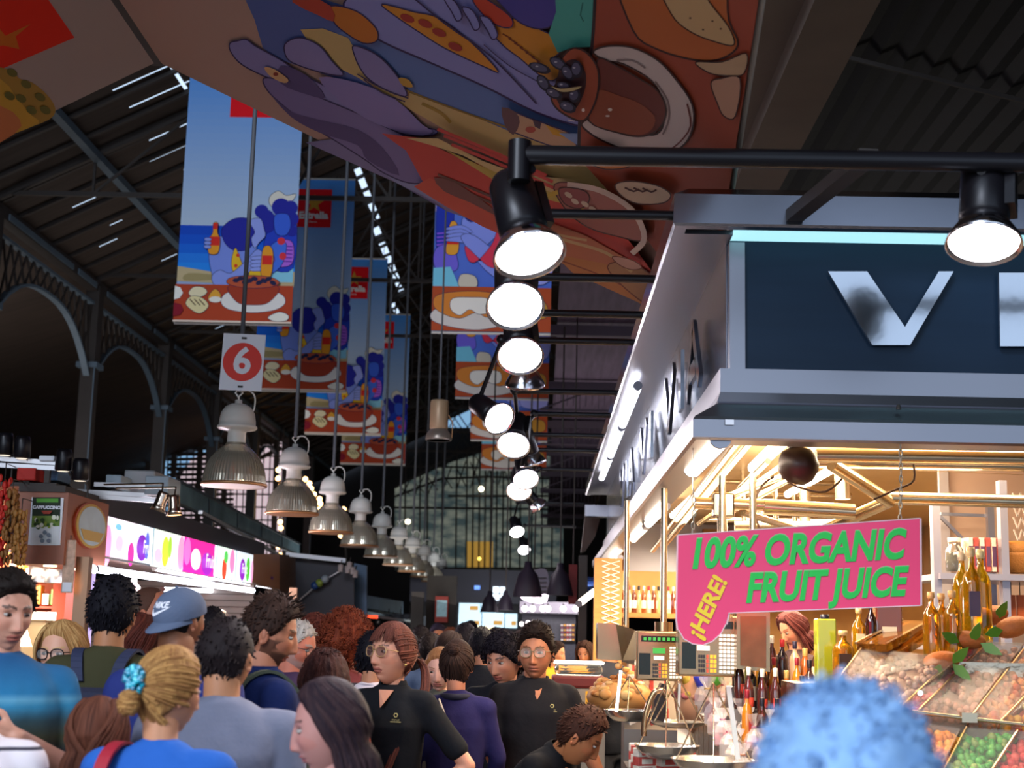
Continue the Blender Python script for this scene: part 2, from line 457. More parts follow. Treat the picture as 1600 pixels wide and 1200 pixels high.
for i in range(8): pbar(mb, (625 + i * 22, 762 - i * 8), (640 + i * 22, 772 - i * 3), YE - .5, .05); pbar(mb, (640 + i * 22, 752 - i * 8), (625 + i * 22, 778 - i * 3), YE - .5, .05)
mb.build('arched_chord', M_ironD, t, True)
M_lampE = mat('glass lamp glow', '#fff2cc', emit=6, ecol='#fff2cc')
M_lampY = mat('yellow lamp glow', '#ffd25a', emit=4, ecol='#ffd25a')
for px, py, lab, mm in ((637, 815, 'round white lamp on the end window, lowest at its left', M_lampE), (752, 764, 'round white lamp on the end window near its top', M_lampE), (749, 873, 'small yellow lamp on the lit yellow panel of the end window', M_lampY)):
    t = thing('wall_lamp', lab, 'lamp', at(px, py, Y=YE - .8)); mb = MB(); mb.ball((0, 0, 0), .11 if py != 873 else .07); mb.build('bulb', mm, t)
    mb = MB(); mb.bar((0, .02, 0), (0, .75, 0.1), .04, .04); mb.build('bracket', M_ironD, t)
struct(poly_plate('window_2', [(730, 888), (730, 846), (770, 846), (770, 888)], YE - .3, mat('yellow lit pane', '#8a6a30', emit=.55, ecol='#c79a45')))
# louvred pink-white window of the left aisle and blue sky panes beside it
YW = 47.0
MLV = mat('pale daylight pane', '#c9b6bd', emit=.9, ecol='#d9c3cc'); MBL = mat('blue daylight pane', '#86b7e0', emit=.8, ecol='#8fbfe8')
struct(poly_plate('window_3', [(272, 862), (272, 762), (300, 715), (440, 690), (440, 880), (272, 880)], YW, MLV))
struct(poly_plate('window_4', [(228, 795), (228, 735), (262, 700), (330, 672), (330, 700), (272, 740), (272, 800)], YW + .3, MBL))
struct(poly_plate('window_5', [(700, 668), (700, 640), (735, 640), (735, 668)], YE - .2, MBL))
t = thing('window_grille', 'dark louvres and bars over the pale window beyond the left arcade', 'grille', (0, YW, 0)); t['kind'] = 'structure'
mb = MB()
for i in range(24): py = 694 + i * 8; pbar(mb, (262, py), (365, py - 2), YW - .3, .09)
mb.build('louvre', M_ironD, t, True)
mb = MB()
for i in range(22): px = 226 + i * 10; pbar(mb, (px, 880), (px + 8, 668), YW - .4, .035 if i % 4 else .16)
for i in range(10): py = 690 + i * 20; pbar(mb, (226, py), (440, py + 3), YW - .4, .05)
pbar(mb, (226, 800), (440, 700), YW - .45, .12); pbar(mb, (226, 740), (440, 850), YW - .45, .08)
mb.build('mullion', M_ironD, t, True)
# warm bulb arch
ARCH = [(437, 905 - i * 13) for i in range(14)] + [(450 + i * 6, 748 - i * 2) for i in range(3)] + [(478 + i * 5, 748 + i * 8) for i in range(12)] + [(445 + i * 10, 795) for i in range(10)] + [(446, 770), (452, 760), (460, 752)]
M_bulb = mat('warm bulb', '#ffd9a0', emit=9, ecol='#ffc987')
bulb = None
for i, (px, py) in enumerate(ARCH):
    p = at(px + rng.uniform(-3, 3), py + rng.uniform(-2, 2), Y=44)
    if bulb is None:
        mb = MB(); mb.ball((0, 0, 0), .075, 8, 6); bulb = mb.build('string_light', M_bulb); bulb.location = p
        props(bulb, 'small warm bulb of the lit arch behind the row of dome lamps', 'light bulb', 'warm bulbs outlining the far arch')
    else: copy_tree(bulb, p)

mb = MB()
for a, b in (((437, 1010), (437, 745)), ((437, 790), (546, 797)), ((437, 775), (470, 742)), ((470, 742), (540, 850)), ((540, 850), (545, 1010))): mb.bar(at(a[0], a[1], Y=44.12), at(b[0], b[1], Y=44.12), .06, .06)
struct(mb.build('trim_4', M_ironD))
# ================================================================ BANNERS
M_cloth = vcol_mat('printed banner cloth', 0.75, spec=0.15)
M_rail = mat('banner rail', '#c9c4bd', 0.5)

def star(cx, cy, r, ph=PI / 2):
    return [(cx + (r if i % 2 == 0 else r * .4) * math.cos(ph + i * PI / 5), cy + (r if i % 2 == 0 else r * .4) * math.sin(ph + i * PI / 5)) for i in range(10)]

def hang_art(P, W, H, kind):
    """picture in banner units: x 0..W, z 0..H from the bottom"""
    ink = '#15134a'
    if kind == 'L':
        skin, hair, deep = '#7f94e6', '#2b2fa0', '#2a50d8'
        g = ['#5fa8ee', '#6db2f2', '#86bdf0', '#9cc6ec', '#b3cde9', '#b9cbe4']
        for i in range(24):
            z1 = H - (H - 1.30) * i / 24; z0 = H - (H - 1.30) * (i + 1) / 24
            a, b = rgb('#4f9af0'), rgb('#b8cbe2'); t = i / 23
            P.k = 1; P.mb.c = tuple(a[j] * (1 - t) + b[j] * t for j in range(3))
            P.mb.add([P.fn(0, z0, .001), P.fn(W, z0, .001), P.fn(W, z1, .001), P.fn(0, z1, .001)], [(0, 1, 2, 3)])
        for i in range(6):
            P.k = 1; P.poly(['#1c4fc8', '#1c5ad4', '#1f6ade', '#2a80ea', '#2a8cf0', '#2a86e8'][i], [(0, 1.30 - i * .125), (W, 1.30 - i * .125), (W, 1.175 - i * .125), (0, 1.175 - i * .125)])
        P.k = 3
        # logo square
        P.poly('#f01c28', [(.56, 2.78), (1.14, 2.78), (1.14, 3.44), (.56, 3.44)])
        P.poly('#d9a23c', star(.85, 3.19, .165))
        # beach
        P.poly('#c9b48a', [(0, .55), (W, .5), (W, .70), (.6, .66), (0, .75)])
        P.poly('#a89668', [(.1, .56), (.5, .58), (.55, .63), (.15, .66)], 3)
        # right hand figure with hat and curls
        P.poly('#8fd2ea', [(1.15, .56), (1.5, .56), (1.5, .78), (1.2, .78)])
        P.inked('#2c46c4', [(1.18, .75), (1.10, 1.0), (1.15, 1.25), (1.28, 1.42), (1.5, 1.42), (1.5, .75)], ink)
        P.inked('#e6e0d2', [(1.16, 1.72), (1.14, 1.62), (1.22, 1.55), (1.40, 1.60), (1.49, 1.74), (1.36, 1.72), (1.26, 1.78)], ink)
        for cx, cy, r in ((1.05, 1.50, .09), (1.12, 1.42, .10), (1.20, 1.36, .10), (1.30, 1.56, .12), (1.42, 1.55, .10), (1.44, 1.40, .10), (1.14, 1.30, .09), (1.46, 1.24, .07)): P.ell(hair, cx, cy, r, r)
        P.inked('#3f66dc', [(1.24, 1.46), (1.40, 1.46), (1.44, 1.30), (1.38, 1.18), (1.26, 1.2), (1.22, 1.34)], ink)
        P.inked('#b76adf', [(1.25, .78), (1.22, 1.02), (1.32, 1.12), (1.48, 1.08), (1.48, .80)], ink)
        for i in range(5): P.line('#5a2aa8', [(1.27, .84 + i * .05), (1.48, .83 + i * .05)], .012)
        P.inked('#4a74e4', [(1.18, 1.00), (1.28, 1.10), (1.40, 1.06), (1.36, .80), (1.22, .66), (1.12, .70), (1.26, .84)], ink)
        P.ell('#e23c48', 1.33, 1.10, .05, .05); P.ell('#e23c48', 1.36, .90, .045, .05)
        # left hand figure, face in profile upward right
        P.inked(skin, [(.45, .66), (.40, .92), (.46, 1.12), (.62, 1.16), (.80, 1.22), (.96, 1.10), (1.02, .96), (.95, .70), (.75, .52), (.52, .5)], ink)
        P.inked(hair, [(.58, 1.10), (.55, 1.25), (.68, 1.38), (.86, 1.40), (.98, 1.30), (1.0, 1.12), (.90, .98), (.76, .96), (.66, 1.0)], ink)
        P.inked('#98a6ee', [(.90, 1.36), (1.04, 1.40), (1.10, 1.26), (1.12, 1.16), (1.05, 1.08), (.99, 1.0), (.94, 1.12), (.98, 1.22)], ink)
        P.inked('#f2c12e', [(.74, 1.00), (.80, .88), (.86, .72), (.80, .62), (.72, .70), (.70, .84)], ink)
        for cx, cy in ((.78, .90), (.76, .76), (.82, .72)): P.ell('#e2432c', cx, cy, .025, .025, 8)
        P.inked('#f2c12e', [(.94, .70), (1.02, .90), (1.12, .86), (1.20, .60), (1.10, .52), (.96, .58)], ink)
        P.inked('#8f9fea', [(.46, .62), (.50, .50), (.66, .46), (.86, .58), (1.02, .80), (1.10, .92), (1.02, .98), (.88, .82), (.70, .66), (.56, .70)], ink)
        for i in range(4): P.inked('#98a6ee', [(.96, .88 - i * .05), (1.14, .90 - i * .05), (1.20, .87 - i * .05), (1.16, .85 - i * .05), (.98, .84 - i * .05)], ink, .005)
        # bottles
        P.inked('#f0a030', [(1.10, .62), (1.22, .62), (1.24, .90), (1.20, 1.02), (1.12, 1.02), (1.09, .90)], ink)
        P.poly('#e0342c', [(1.10, .78), (1.23, .78), (1.23, .90), (1.10, .90)])
        P.inked('#f0a030', [(.40, .92), (.52, .92), (.54, 1.10), (.50, 1.20), (.50, 1.32), (.44, 1.32), (.44, 1.20), (.40, 1.10)], ink)
        P.poly('#e0342c', [(.405, 1.02), (.535, 1.02), (.535, 1.14), (.405, 1.14)]); P.poly('#e0342c', [(.44, 1.24), (.50, 1.24), (.50, 1.32), (.44, 1.32)])
        for i in range(3): P.inked('#8f9fea', [(.34, 1.12 - i * .05), (.42, 1.12 - i * .05), (.42, 1.08 - i * .05), (.35, 1.08 - i * .05)], ink, .005, 2)
        # table with food
        P.poly('#b8482c', [(0, 0.02), (W, 0.02), (W, .50), (0, .50)])
        P.inked('#ece6e0', [(.60, .28), (.68, .40), (1.0, .45), (1.35, .40), (1.43, .28), (1.30, .18), (1.0, .14), (.70, .18)], ink)
        P.inked('#a8402c', [(.70, .50), (1.32, .50), (1.22, .28), (1.0, .24), (.80, .28)], ink)
        P.inked('#c25a3c', [(.66, .53), (.72, .60), (1.0, .63), (1.26, .60), (1.34, .53), (1.22, .48), (1.0, .46), (.78, .48)], ink)
        for i in range(9): P.ell('#2c2a4c', .78 + i * .06, .56 + .03 * math.sin(i * 2.1), .045, .03, 10, .5 * math.sin(i * 3))
        P.inked('#efe0b8', [(.18, .38), (.24, .46), (.36, .46), (.42, .40), (.36, .34), (.24, .33)], ink)
        P.inked('#ead9a4', [(.15, .24), (.22, .34), (.36, .32), (.45, .22), (.36, .12), (.26, .14)], ink)
        for i in range(3): P.line('#5a4030', [(.20 + i * .06, .30), (.28 + i * .06, .22)], .014)
        P.inked('#eaa83c', [(.44, .34), (.52, .44), (.60, .36), (.56, .28), (.46, .27)], ink); P.ell('#f2ede2', .53, .30, .08, .04)
        P.poly('#f4f0e8', [(0, .29), (.07, .31), (.11, .38), (.07, .45), (0, .47)]); P.poly('#8c2030', [(0, .07), (.09, .09), (.13, .16), (.09, .23), (0, .25)])
        P.inked('#f0eadc', [(1.22, .08), (1.36, .15), (1.48, .11), (1.46, .04), (1.30, .03)], ink)
        P.poly('#ead2c0', [(0, 0), (W, 0), (W, .025), (0, .025)])
    else:
        for i in range(20):
            z1 = H - (H - 1.6) * i / 20; z0 = H - (H - 1.6) * (i + 1) / 20; a, b = rgb('#5f9ae8'), rgb('#b4a8dc'); t = i / 19
            P.k = 1; P.mb.c = tuple(a[j] * (1 - t) + b[j] * t for j in range(3))
            P.mb.add([P.fn(0, z0, .001), P.fn(W, z0, .001), P.fn(W, z1, .001), P.fn(0, z1, .001)], [(0, 1, 2, 3)])
        P.k = 3
        P.poly('#5a78d8', [(0, .6), (W, .6), (W, 1.6), (0, 1.6)])
        P.poly('#e8342c', [(.55, 2.80), (1.05, 2.80), (1.05, 3.38), (.55, 3.38)])
        P.inked('#2a3cb4', [(.03, 1.1), (.02, 1.75), (.10, 1.82), (.24, 1.72), (.22, 1.2), (.14, 1.06)], ink)
        for i in range(7): P.line('#8a5ae0', [(.03, 1.0 + i * .05), (.20, 1.02 + i * .05)], .022)
        P.inked('#7a6ae0', [(.02, .85), (.02, 1.1), (.22, 1.15), (.32, .9), (.25, .8)], ink)
        P.inked('#8f9cf0', [(.35, 1.50), (.50, 1.60), (.75, 1.50), (.80, 1.30), (.66, 1.14), (.62, 1.06), (.46, 1.10), (.38, 1.28)], ink)
        P.poly('#232a78', [(.36, 1.56), (.44, 1.68), (.70, 1.60), (.82, 1.52), (.74, 1.46), (.60, 1.50), (.46, 1.46)], 3)
        P.inked('#f2a63a', [(.16, 1.04), (.30, 1.04), (.32, 1.24), (.28, 1.45), (.20, 1.45), (.17, 1.24)], ink); P.poly('#e0342c', [(.165, 1.16), (.315, 1.16), (.315, 1.28), (.165, 1.28)])
        for i in range(4): P.inked('#8f9cf0', [(.12, 1.36 - i * .05), (.34, 1.42 - i * .05), (.50, 1.32 - i * .05), (.30, 1.34 - i * .05)], ink, .005, 3)
        P.inked('#8f9cf0', [(.34, 1.26), (.52, 1.28), (.90, .98), (1.1, .80), (.95, .68), (.72, .78), (.5, 1.02)], ink)
        P.inked('#e8405a', [(.40, 1.14), (.58, .98), (.74, .86), (.92, .90), (.96, 1.30), (.84, 1.44), (.76, 1.2), (.62, 1.0), (.52, .92), (.44, .96)], ink)
        P.inked('#a4a8f0', [(.96, .80), (1.0, 1.3), (1.2, 1.4), (1.5, 1.3), (1.5, .7), (1.1, .66)], ink)
        P.poly('#7fd0ea', [(0, .58), (0, .84), (.22, .86), (.34, .60)]); P.inked('#d8ccb8', [(.34, .60), (.36, .76), (.54, .74), (.56, .60)], ink)
        P.poly('#b8502e', [(0, .02), (W, .02), (W, .60), (0, .60)])
        P.inked('#ded4cc', [(0, .26), (.02, .14), (.30, .06), (.62, .04), (.96, .12), (.98, .22), (.8, .3), (.2, .34)], ink)
        P.inked('#e0883a', [(.02, .34), (.06, .48), (.4, .54), (.78, .52), (.96, .40), (.94, .28), (.72, .2), (.56, .26), (.36, .18), (.14, .24)], ink)
        P.inked('#f4ece0', [(.24, .30), (.26, .44), (.5, .46), (.72, .44), (.74, .28), (.60, .24), (.48, .30), (.36, .22)], ink)
        P.inked('#c8923c', [(1.1, .2), (1.2, .42), (1.45, .4), (1.45, .2)], ink)

BW, BH = 1.52, 3.62
def hanging(kind, idx, label):
    y = 18 + 5.2 * idx
    x0 = at(272, 507, Y=18).x if kind == 'L' else at(674, 520, Y=18).x
    z0 = 5.52 if kind == 'L' else 5.46
    t = thing('hanging_banner', label, 'banner', (x0, y, z0), 0, 'printed banners hanging over the aisle')
    fn = lambda x, z, d: (x, -.004 - d, z)
    mb = MB(); mb.box((0, -.003, 0), (BW, .003, BH)); mb.c = None; mb.build('cloth', mat('banner blank cloth', '#9fb2d8', 0.8), t)
    P = Print(fn); hang_art(P, BW, BH, kind); P.build('printed_picture', M_cloth, t)
    if kind == 'L' and idx in (1, 2, 3):
        mb = MB(); M = Matrix.Translation((.85, -.05, 2.97)) @ Matrix.Rotation(PI / 2, 4, 'X'); text_mb(mb, 'Estrella', .165, M, bold=.008)
        text_mb(mb, 'Damm', .05, Matrix.Translation((.85, -.05, 2.86)) @ Matrix.Rotation(PI / 2, 4, 'X'))
        mb.build('lettering', mat('banner white ink', '#f2eef0', 0.8), t)
    mb = MB(); mb.tube([(0, 0, 0), (BW, 0, 0)], .018, 8); mb.build('bottom_rod', M_rail, t)
    mb = MB(); mb.tube([(0, 0, BH), (BW, 0, BH)], .018, 8); mb.build('top_rod', M_rail, t)
    mb = MB()
    for x in (.08, BW - .08): mb = MB(); mb.tube([(x, 0, BH), (x, 0, roof_z(x0 + x) - z0)], .006, 5); mb.build('suspension_wire', M_ironD, t)
for i, lab in enumerate(('nearest blue beach banner at the left, its top hidden by the big overhead sheet', 'second blue banner, whose red square logo shows whole beside the first',
                         'third grey blue banner with red logo, right of and behind the second', 'farthest and smallest of the left row of blue banners')):
    hanging('L', i, lab)
for i, lab in enumerate(('nearest banner of the right row, purple figure drinking, beside the glaring spotlights', 'second banner of the right row, showing a white bowl on a table',
                         'third banner of the right row, dim behind the spotlights', 'farthest banner of the right row above the spotlights')):
    hanging('R', i, lab)

# ---- the tent of two big sheets close overhead
A = at(252, 100, Y=9.5); B = at(1110, 518, Y=9.5)
nR = (B - A).cross(Vector((0, 1, 0))).normalized()
if nR.z > 0: nR = -nR                      # print faces down
def onR(px, py, d=0): return on_plane(px, py, A, nR) + nR * d
t = thing('overhead_banner', 'huge printed sheet close overhead with purple figures, clay pot and plate', 'banner', A)
mb = MB(); corners = [onR(252, 100), onR(1110, 518), onR(1193, -10), onR(1290, -620), onR(175, -12) ]
corners[3] = corners[2] + (corners[2] - corners[1]) * .5; corners[4] = A - Vector((0, 1, 0)) * (A.y - 3.0)
mb.prism([c - nR * .004 for c in corners], -nR * .01)
mb.build('cloth', mat('sheet pale cloth', '#b08a7c', 0.85, noise_amt=.06, noise_scale=.6), t, True)
P = Print(lambda x, y, d: onR(x, y, d + .002) , .0007)
ink = '#3a2a54'
# everything below is the picture printed on the sheet
P.poly('#55639e', [(357, -60), (500, -60), (480, -10), (560, 15), (620, 30), (700, 80), (760, 100), (800, 150), (790, 195), (700, 180), (520, 120), (430, 90), (411, 74), (398, 30)])
P.poly('#6378b0', [(470, 60), (560, 45), (640, 75), (760, 120), (912, 185), (912, 245), (800, 210), (720, 175), (640, 140)])
P.poly('#8076a0', [(478, 222), (530, 215), (600, 255), (700, 330), (790, 360), (900, 398), (1000, 465), (1030, 480), (990, 460), (740, 342), (620, 285)])
P.poly('#8c8eb8', [(620, 285), (590, 262), (640, 275), (740, 330), (840, 372), (950, 420), (1030, 478)])
# blond streams
P.poly('#c9a86e', [(470, 45), (505, 43), (545, 58), (560, 85), (580, 112), (640, 140), (720, 172), (800, 205), (912, 235), (960, 262), (990, 300), (930, 300), (830, 262), (720, 215), (650, 175), (560, 120), (500, 90)])
P.line('#8c6c2c', [(640, 142), (720, 172), (800, 200), (900, 232)], 3, 3)
P.line('#a8853a', [(660, 160), (690, 175), (705, 190)], 5, 3)
# purple arms
P.inked('#8a80b4', [(360, 66), (372, 62), (386, 60), (400, 70), (440, 92), (470, 112), (540, 150), (600, 190), (680, 200), (672, 210), (620, 205), (540, 170), (470, 140), (420, 120), (380, 100), (362, 80)], ink, 2)
P.inked('#7e6fa0', [(414, 120), (450, 126), (500, 150), (560, 175), (590, 190), (640, 215), (675, 255), (672, 280), (640, 284), (600, 268), (572, 248), (520, 215), (478, 190), (440, 160), (418, 138)], ink, 2)
P.poly('#5a4a78', [(420, 140), (455, 172), (500, 185), (560, 200), (600, 230), (625, 272), (575, 248), (560, 225), (500, 205), (455, 180)], 3)
P.poly('#5a4a78', [(440, 100), (480, 115), (510, 150), (480, 145), (440, 128)], 3)
P.inked('#8d80b2', [(447, 66), (470, 56), (500, 68), (520, 92), (538, 114), (510, 112), (470, 100), (450, 88)], ink, 2)
P.inked('#8d80b2', [(555, 68), (590, 82), (620, 112), (638, 146), (610, 140), (580, 122), (565, 104), (556, 84)], ink, 2)
P.poly('#8e7eb4', [(500, 118), (560, 126), (620, 152), (660, 190), (678, 203), (650, 208), (590, 190), (540, 160)], 3)
P.line(ink, [(560, 112), (600, 135), (640, 150)], 2, 3); P.line(ink, [(570, 120), (600, 142), (635, 155)], 2, 3)
P.poly('#c8963c', [(625, 118), (640, 120), (647, 132), (632, 130)], 3)
P.poly('#d8a878', [(415, 102), (430, 104), (452, 120), (446, 126), (425, 116)], 3); P.ell('#8e3c2c', 433, 112, 4, 3)
# second figure: long lilac forearms and orange bathing suit
P.inked('#8c88c0', [(590, -40), (700, -40), (760, -5), (820, 60), (880, 100), (912, 175), (912, 192), (840, 170), (760, 130), (680, 95), (600, 60), (560, 30), (540, 0)], ink, 3)
P.inked('#c9742a', [(520, 4), (560, 12), (590, 38), (592, 58), (570, 62), (540, 44), (524, 28)], ink, 2)
P.poly('#b84430', [(470, -20), (520, 4), (524, 28), (500, 18), (460, -2)], 2)
P.inked('#d88a2c', [(600, 0), (650, 12), (690, 22), (740, 60), (782, 105), (760, 98), (700, 70), (660, 45), (620, 18)], ink, 2)
for a, b in ((640, 22), (668, 30), (690, 44), (715, 66)): P.ell('#a8382c', a, b, 12, 6, 10, .4)
P.line(ink, [(640, -20), (700, 30), (770, 80), (842, 155)], 2.5, 4)
P.line(ink, [(760, 62), (800, 95), (845, 120)], 1.5, 3)
P.inked('#d88a2c', [(768, 32), (812, 20), (850, 38), (872, 50), (880, 72), (868, 84), (884, 100), (868, 118), (846, 108), (818, 84), (790, 62)], ink, 2)
for i in range(7): P.line('#7a3418', [(790 + i * 9, 44 + i * 7), (804 + i * 9, 52 + i * 7)], 2.2)
P.inked('#c8442c', [(752, -20), (800, 12), (806, 30), (790, 32), (768, 20), (745, -8)], ink, 2)
P.inked('#4c4290', [(770, -40), (870, -40), (878, 10), (862, 32), (830, 30), (800, 8)], ink, 2)
for dx in (0, 14, 28): P.inked('#8c88c0', [(700 + dx * 2, -14 + dx), (712 + dx * 2, 8 + dx), (720 + dx * 2, 22 + dx), (728 + dx * 2, 14 + dx), (716 + dx * 2, -10 + dx)], ink, 2)
P.poly('#4fa395', [(872, -60), (945, -60), (932, 60), (900, 62), (878, 70), (864, 40), (876, 5)])
P.line('#2c6a60', [(918, -10), (914, 10), (919, 20)], 2)
# small pale face between the streams
P.inked('#c89a78', [(795, 160), (830, 172), (870, 186), (900, 200), (905, 226), (870, 218), (820, 200), (800, 190)], ink, 2)
P.poly('#6c4a4c', [(790, 156), (812, 164), (818, 180), (808, 200), (795, 185)], 2); P.ell('#b04a3a', 835, 191, 8, 5); P.poly('#4a3040', [(838, 174), (852, 180), (850, 190), (842, 186)])
P.poly('#d89a2c', [(858, 182), (880, 192), (892, 204), (870, 198)]); P.poly('#8c9cc4', [(880, 196), (912, 196), (908, 214)])
# red and cream robes sweeping right
P.poly('#c8483c', [(602, 198), (660, 205), (720, 235), (800, 258), (900, 300), (960, 330), (1000, 380), (1050, 450), (960, 405), (830, 368), (760, 330), (700, 300), (668, 278), (640, 225)])
P.poly('#cc5540', [(652, 282), (676, 268), (760, 300), (880, 345), (960, 385), (1010, 440), (1060, 485), (1000, 455), (900, 405), (760, 345), (700, 312)])
P.poly('#d0b078', [(640, 205), (690, 205), (760, 240), (820, 262), (900, 268), (960, 300), (1000, 350), (960, 340), (880, 305), (800, 270), (730, 232), (680, 216)])
P.poly('#bfa04c', [(700, 222), (790, 262), (900, 300), (930, 318), (860, 300), (780, 272)])
for i, (x0, y0) in enumerate(((690, 190), (700, 200), (712, 214), (690, 262), (700, 276))):
    P.line('#6a4034' if i > 2 else '#c8443c', [(x0, y0), (x0 + 60, y0 + 24), (x0 + 120, y0 + 50), (x0 + 170, y0 + 72)], 5 if i < 3 else 4, 3)
P.poly('#7a4a44', [(684, 266), (720, 275), (770, 310), (790, 330), (740, 305), (700, 288)], 2)
P.poly('#c0704c', [(850, 330), (920, 355), (990, 395), (1080, 470), (1080, 500), (1000, 460), (900, 410), (850, 380)])
P.poly('#c07a44', [(870, 385), (950, 400), (1020, 425), (1105, 515), (1000, 460), (900, 415)])
P.line('#8c4a34', [(880, 395), (960, 425), (1040, 470)], 2, 3)
P.inked('#b07c54', [(955, 405), (990, 398), (1040, 430), (1070, 480), (1040, 478), (990, 445)], '#7c4634', 2)
# the table: a rust red field with bread, pot on plate
P.poly('#9c442c', [(945, -60), (1215, -160), (1193, 0), (1144, 300), (1110, 518), (1060, 420), (990, 320), (915, 235), (912, 180), (925, 90), (935, 40)])
P.line('#2e1c20', [(941, -40), (934, 60), (916, 150), (912, 240)], 5, 3)
P.inked('#b9602c', [(985, -60), (1000, 28), (1040, 58), (1100, 74), (1140, 70), (1164, 48), (1150, 10), (1130, -60)], '#3a1c18', 3)
P.inked('#c9a070', [(1040, -60), (1060, 0), (1090, 28), (1130, 44), (1158, 48), (1150, 20), (1120, -20), (1100, -60)], '#3a1c18', 2)
for x, y in ((1090, 6), (1110, 24), (1125, 10), (1138, 22)): P.ell('#4a3028', x, y, 2, 1.4, 6)
P.inked('#bf9874', [(1098, 75), (1140, 74), (1178, 60), (1174, 92), (1150, 96), (1120, 92)], '#3a1c18', 2)
P.inked('#b9876c', [(1122, 108), (1138, 100), (1168, 100), (1160, 160), (1142, 160), (1132, 140)], '#3a1c18', 2)
P.inked('#c8b0a8', [(938, 60), (960, 50), (1000, 52), (1040, 72), (1070, 105), (1092, 140), (1094, 175), (1080, 205), (1050, 222), (1010, 222), (960, 205), (930, 188), (920, 172), (960, 160), (1020, 190), (1045, 180), (1046, 140), (1030, 105), (985, 78), (960, 74)], '#3a1c18', 3)
P.line('#7c6460', [(1035, 105), (1054, 135), (1056, 165), (1046, 190)], 3, 3); P.line('#8c7470', [(975, 72), (1000, 72), (1020, 84)], 3, 3)
P.line('#6e3028', [(1085, 140), (1090, 175), (1074, 200), (1055, 215)], 2.5, 3)
P.inked('#6c2c22', [(946, 70), (975, 80), (1010, 100), (1040, 120), (1052, 150), (1042, 178), (1016, 192), (980, 188), (930, 168), (940, 120)], '#3a1c18', 2.5)
P.poly('#93472c', [(942, 120), (980, 128), (1012, 140), (1034, 160), (1030, 180), (1010, 190), (975, 185), (932, 168)], 3)
P.inked('#a34c30', [(890, 68), (908, 52), (930, 60), (946, 85), (946, 120), (936, 150), (922, 168), (900, 162), (880, 148), (872, 130), (880, 110), (886, 90)], '#3a1c18', 3)
P.poly('#3a1c22', [(893, 78), (912, 70), (926, 88), (926, 116), (914, 144), (900, 154), (884, 140), (880, 120)], 3)
for x, y, rx, ry, ro in ((855, 84, 18, 8, .3), (885, 76, 16, 9, .6), (900, 90, 14, 9, 1), (862, 106, 15, 9, 1.0), (878, 122, 14, 8, .4), (915, 82, 9, 14, 0), (900, 142, 14, 9, .4), (895, 108, 12, 7, .2), (912, 122, 9, 12, .2)):
    P.ell('#1f1a2c', x, y, rx, ry, 14, ro); P.ell('#54506a', x - 1, y - 1, rx * .75, ry * .7, 14, ro); P.ell('#b0aab8', x - 4, y - 3, 2.5, 1.4, 8)
P.inked('#c9b07c', [(872, 104), (890, 110), (924, 106), (912, 114), (890, 116)], '#3a1c18', 1.5)
P.ell('#e8d0c0', 968, 143, 3.5, 2.5); P.ell('#e8d0c0', 964, 153, 3.5, 1.5); P.ell('#e8d0c0', 926, 144, 2.5, 3); P.line('#e8d0c0', [(902, 160), (912, 162)], 1.5)
# below the pot: squid on a plate, nuts
P.inked('#c8702c', [(930, 205), (965, 202), (985, 215), (1000, 232), (960, 238), (930, 225)], '#4a241c', 2)
P.poly('#ddc89c', [(936, 206), (948, 204), (944, 214)]); P.poly('#c89a4c', [(945, 212), (970, 206), (982, 214), (955, 220)], 2)
P.inked('#c4a488', [(975, 262), (1000, 256), (1040, 262), (1062, 276), (1050, 290), (1010, 292), (985, 280)], '#4a241c', 2)
for i in range(3): P.line('#4a241c', [(990 + i * 14, 266), (1004 + i * 14, 272), (1012 + i * 14, 268)], 3, 2)
P.inked('#9c5a4c', [(880, 262), (930, 262), (980, 282), (1015, 320), (1018, 350), (980, 345), (930, 330), (895, 300)], '#4a241c', 2)
P.line('#cdb0a0', [(900, 262), (950, 270), (1000, 300), (1020, 345), (1000, 372)], 9, 4)
P.line('#c8a23c', [(868, 282), (890, 275), (920, 300), (930, 315)], 7, 4)
P.inked('#8c4440', [(888, 268), (925, 270), (935, 285), (920, 300), (895, 292)], '#4a241c', 2)
for x, y in ((902, 278), (912, 288), (928, 292), (940, 300)): P.ell('#c8a890', x, y, 7, 4, 10, .6)
P.line('#c8a06c', [(860, 340), (900, 352), (960, 370), (1000, 400)], 5, 4); P.line('#c8a06c', [(850, 320), (880, 340), (930, 350)], 4, 4)
P.inked('#c4907c', [(970, 375), (1000, 380), (1016, 392), (1000, 396), (980, 388)], '#7c4634', 1.5)
P.build('printed_picture', M_cloth, t, True)
mb = MB(); mb.tube([onR(1193, -10), onR(1110, 518)], .012, 6); mb.build('hem_rod', M_rail, t, True)
mb = MB(); 
for c in corners[:3]: mb = MB(); mb.tube([c, c + Vector((0, .2, roof_z(min(c.x, 1.5)) - c.z))], .006, 5); mb.build('suspension_wire', M_ironD, t, True)

A2 = at(241, 98, Y=9.5); B2 = at(-6, 217, Y=9.5); nL = (B2 - A2).cross(Vector((0, 1, 0))).normalized()
if nL.z > 0: nL = -nL
def onL(px, py, d=0): return on_plane(px, py, A2, nL) + nL * d
t = thing('overhead_banner', 'pale overhead sheet at the top left corner with red square and yellow bush', 'banner', A2)
B3 = A2 + (B2 - A2) * 1.7
mb = MB(); cs = [A2, B3, B3 - Vector((0, 1, 0)) * (B3.y - 3), A2 - Vector((0, 1, 0)) * (A2.y - 3)]
mb.prism([c - nL * .004 for c in cs], -nL * .01); mb.build('cloth', mat('sheet pale cloth'), t, True)
P = Print(lambda x, y, d: onL(x, y, d + .002), .0008)
P.poly('#a8948f', [(241, 98), (-40, 233), (-40, -20), (160, -20)])
P.poly('#e02c18', [(-60, 130), (0, 108), (116, 58), (72, -6), (-60, -60)])
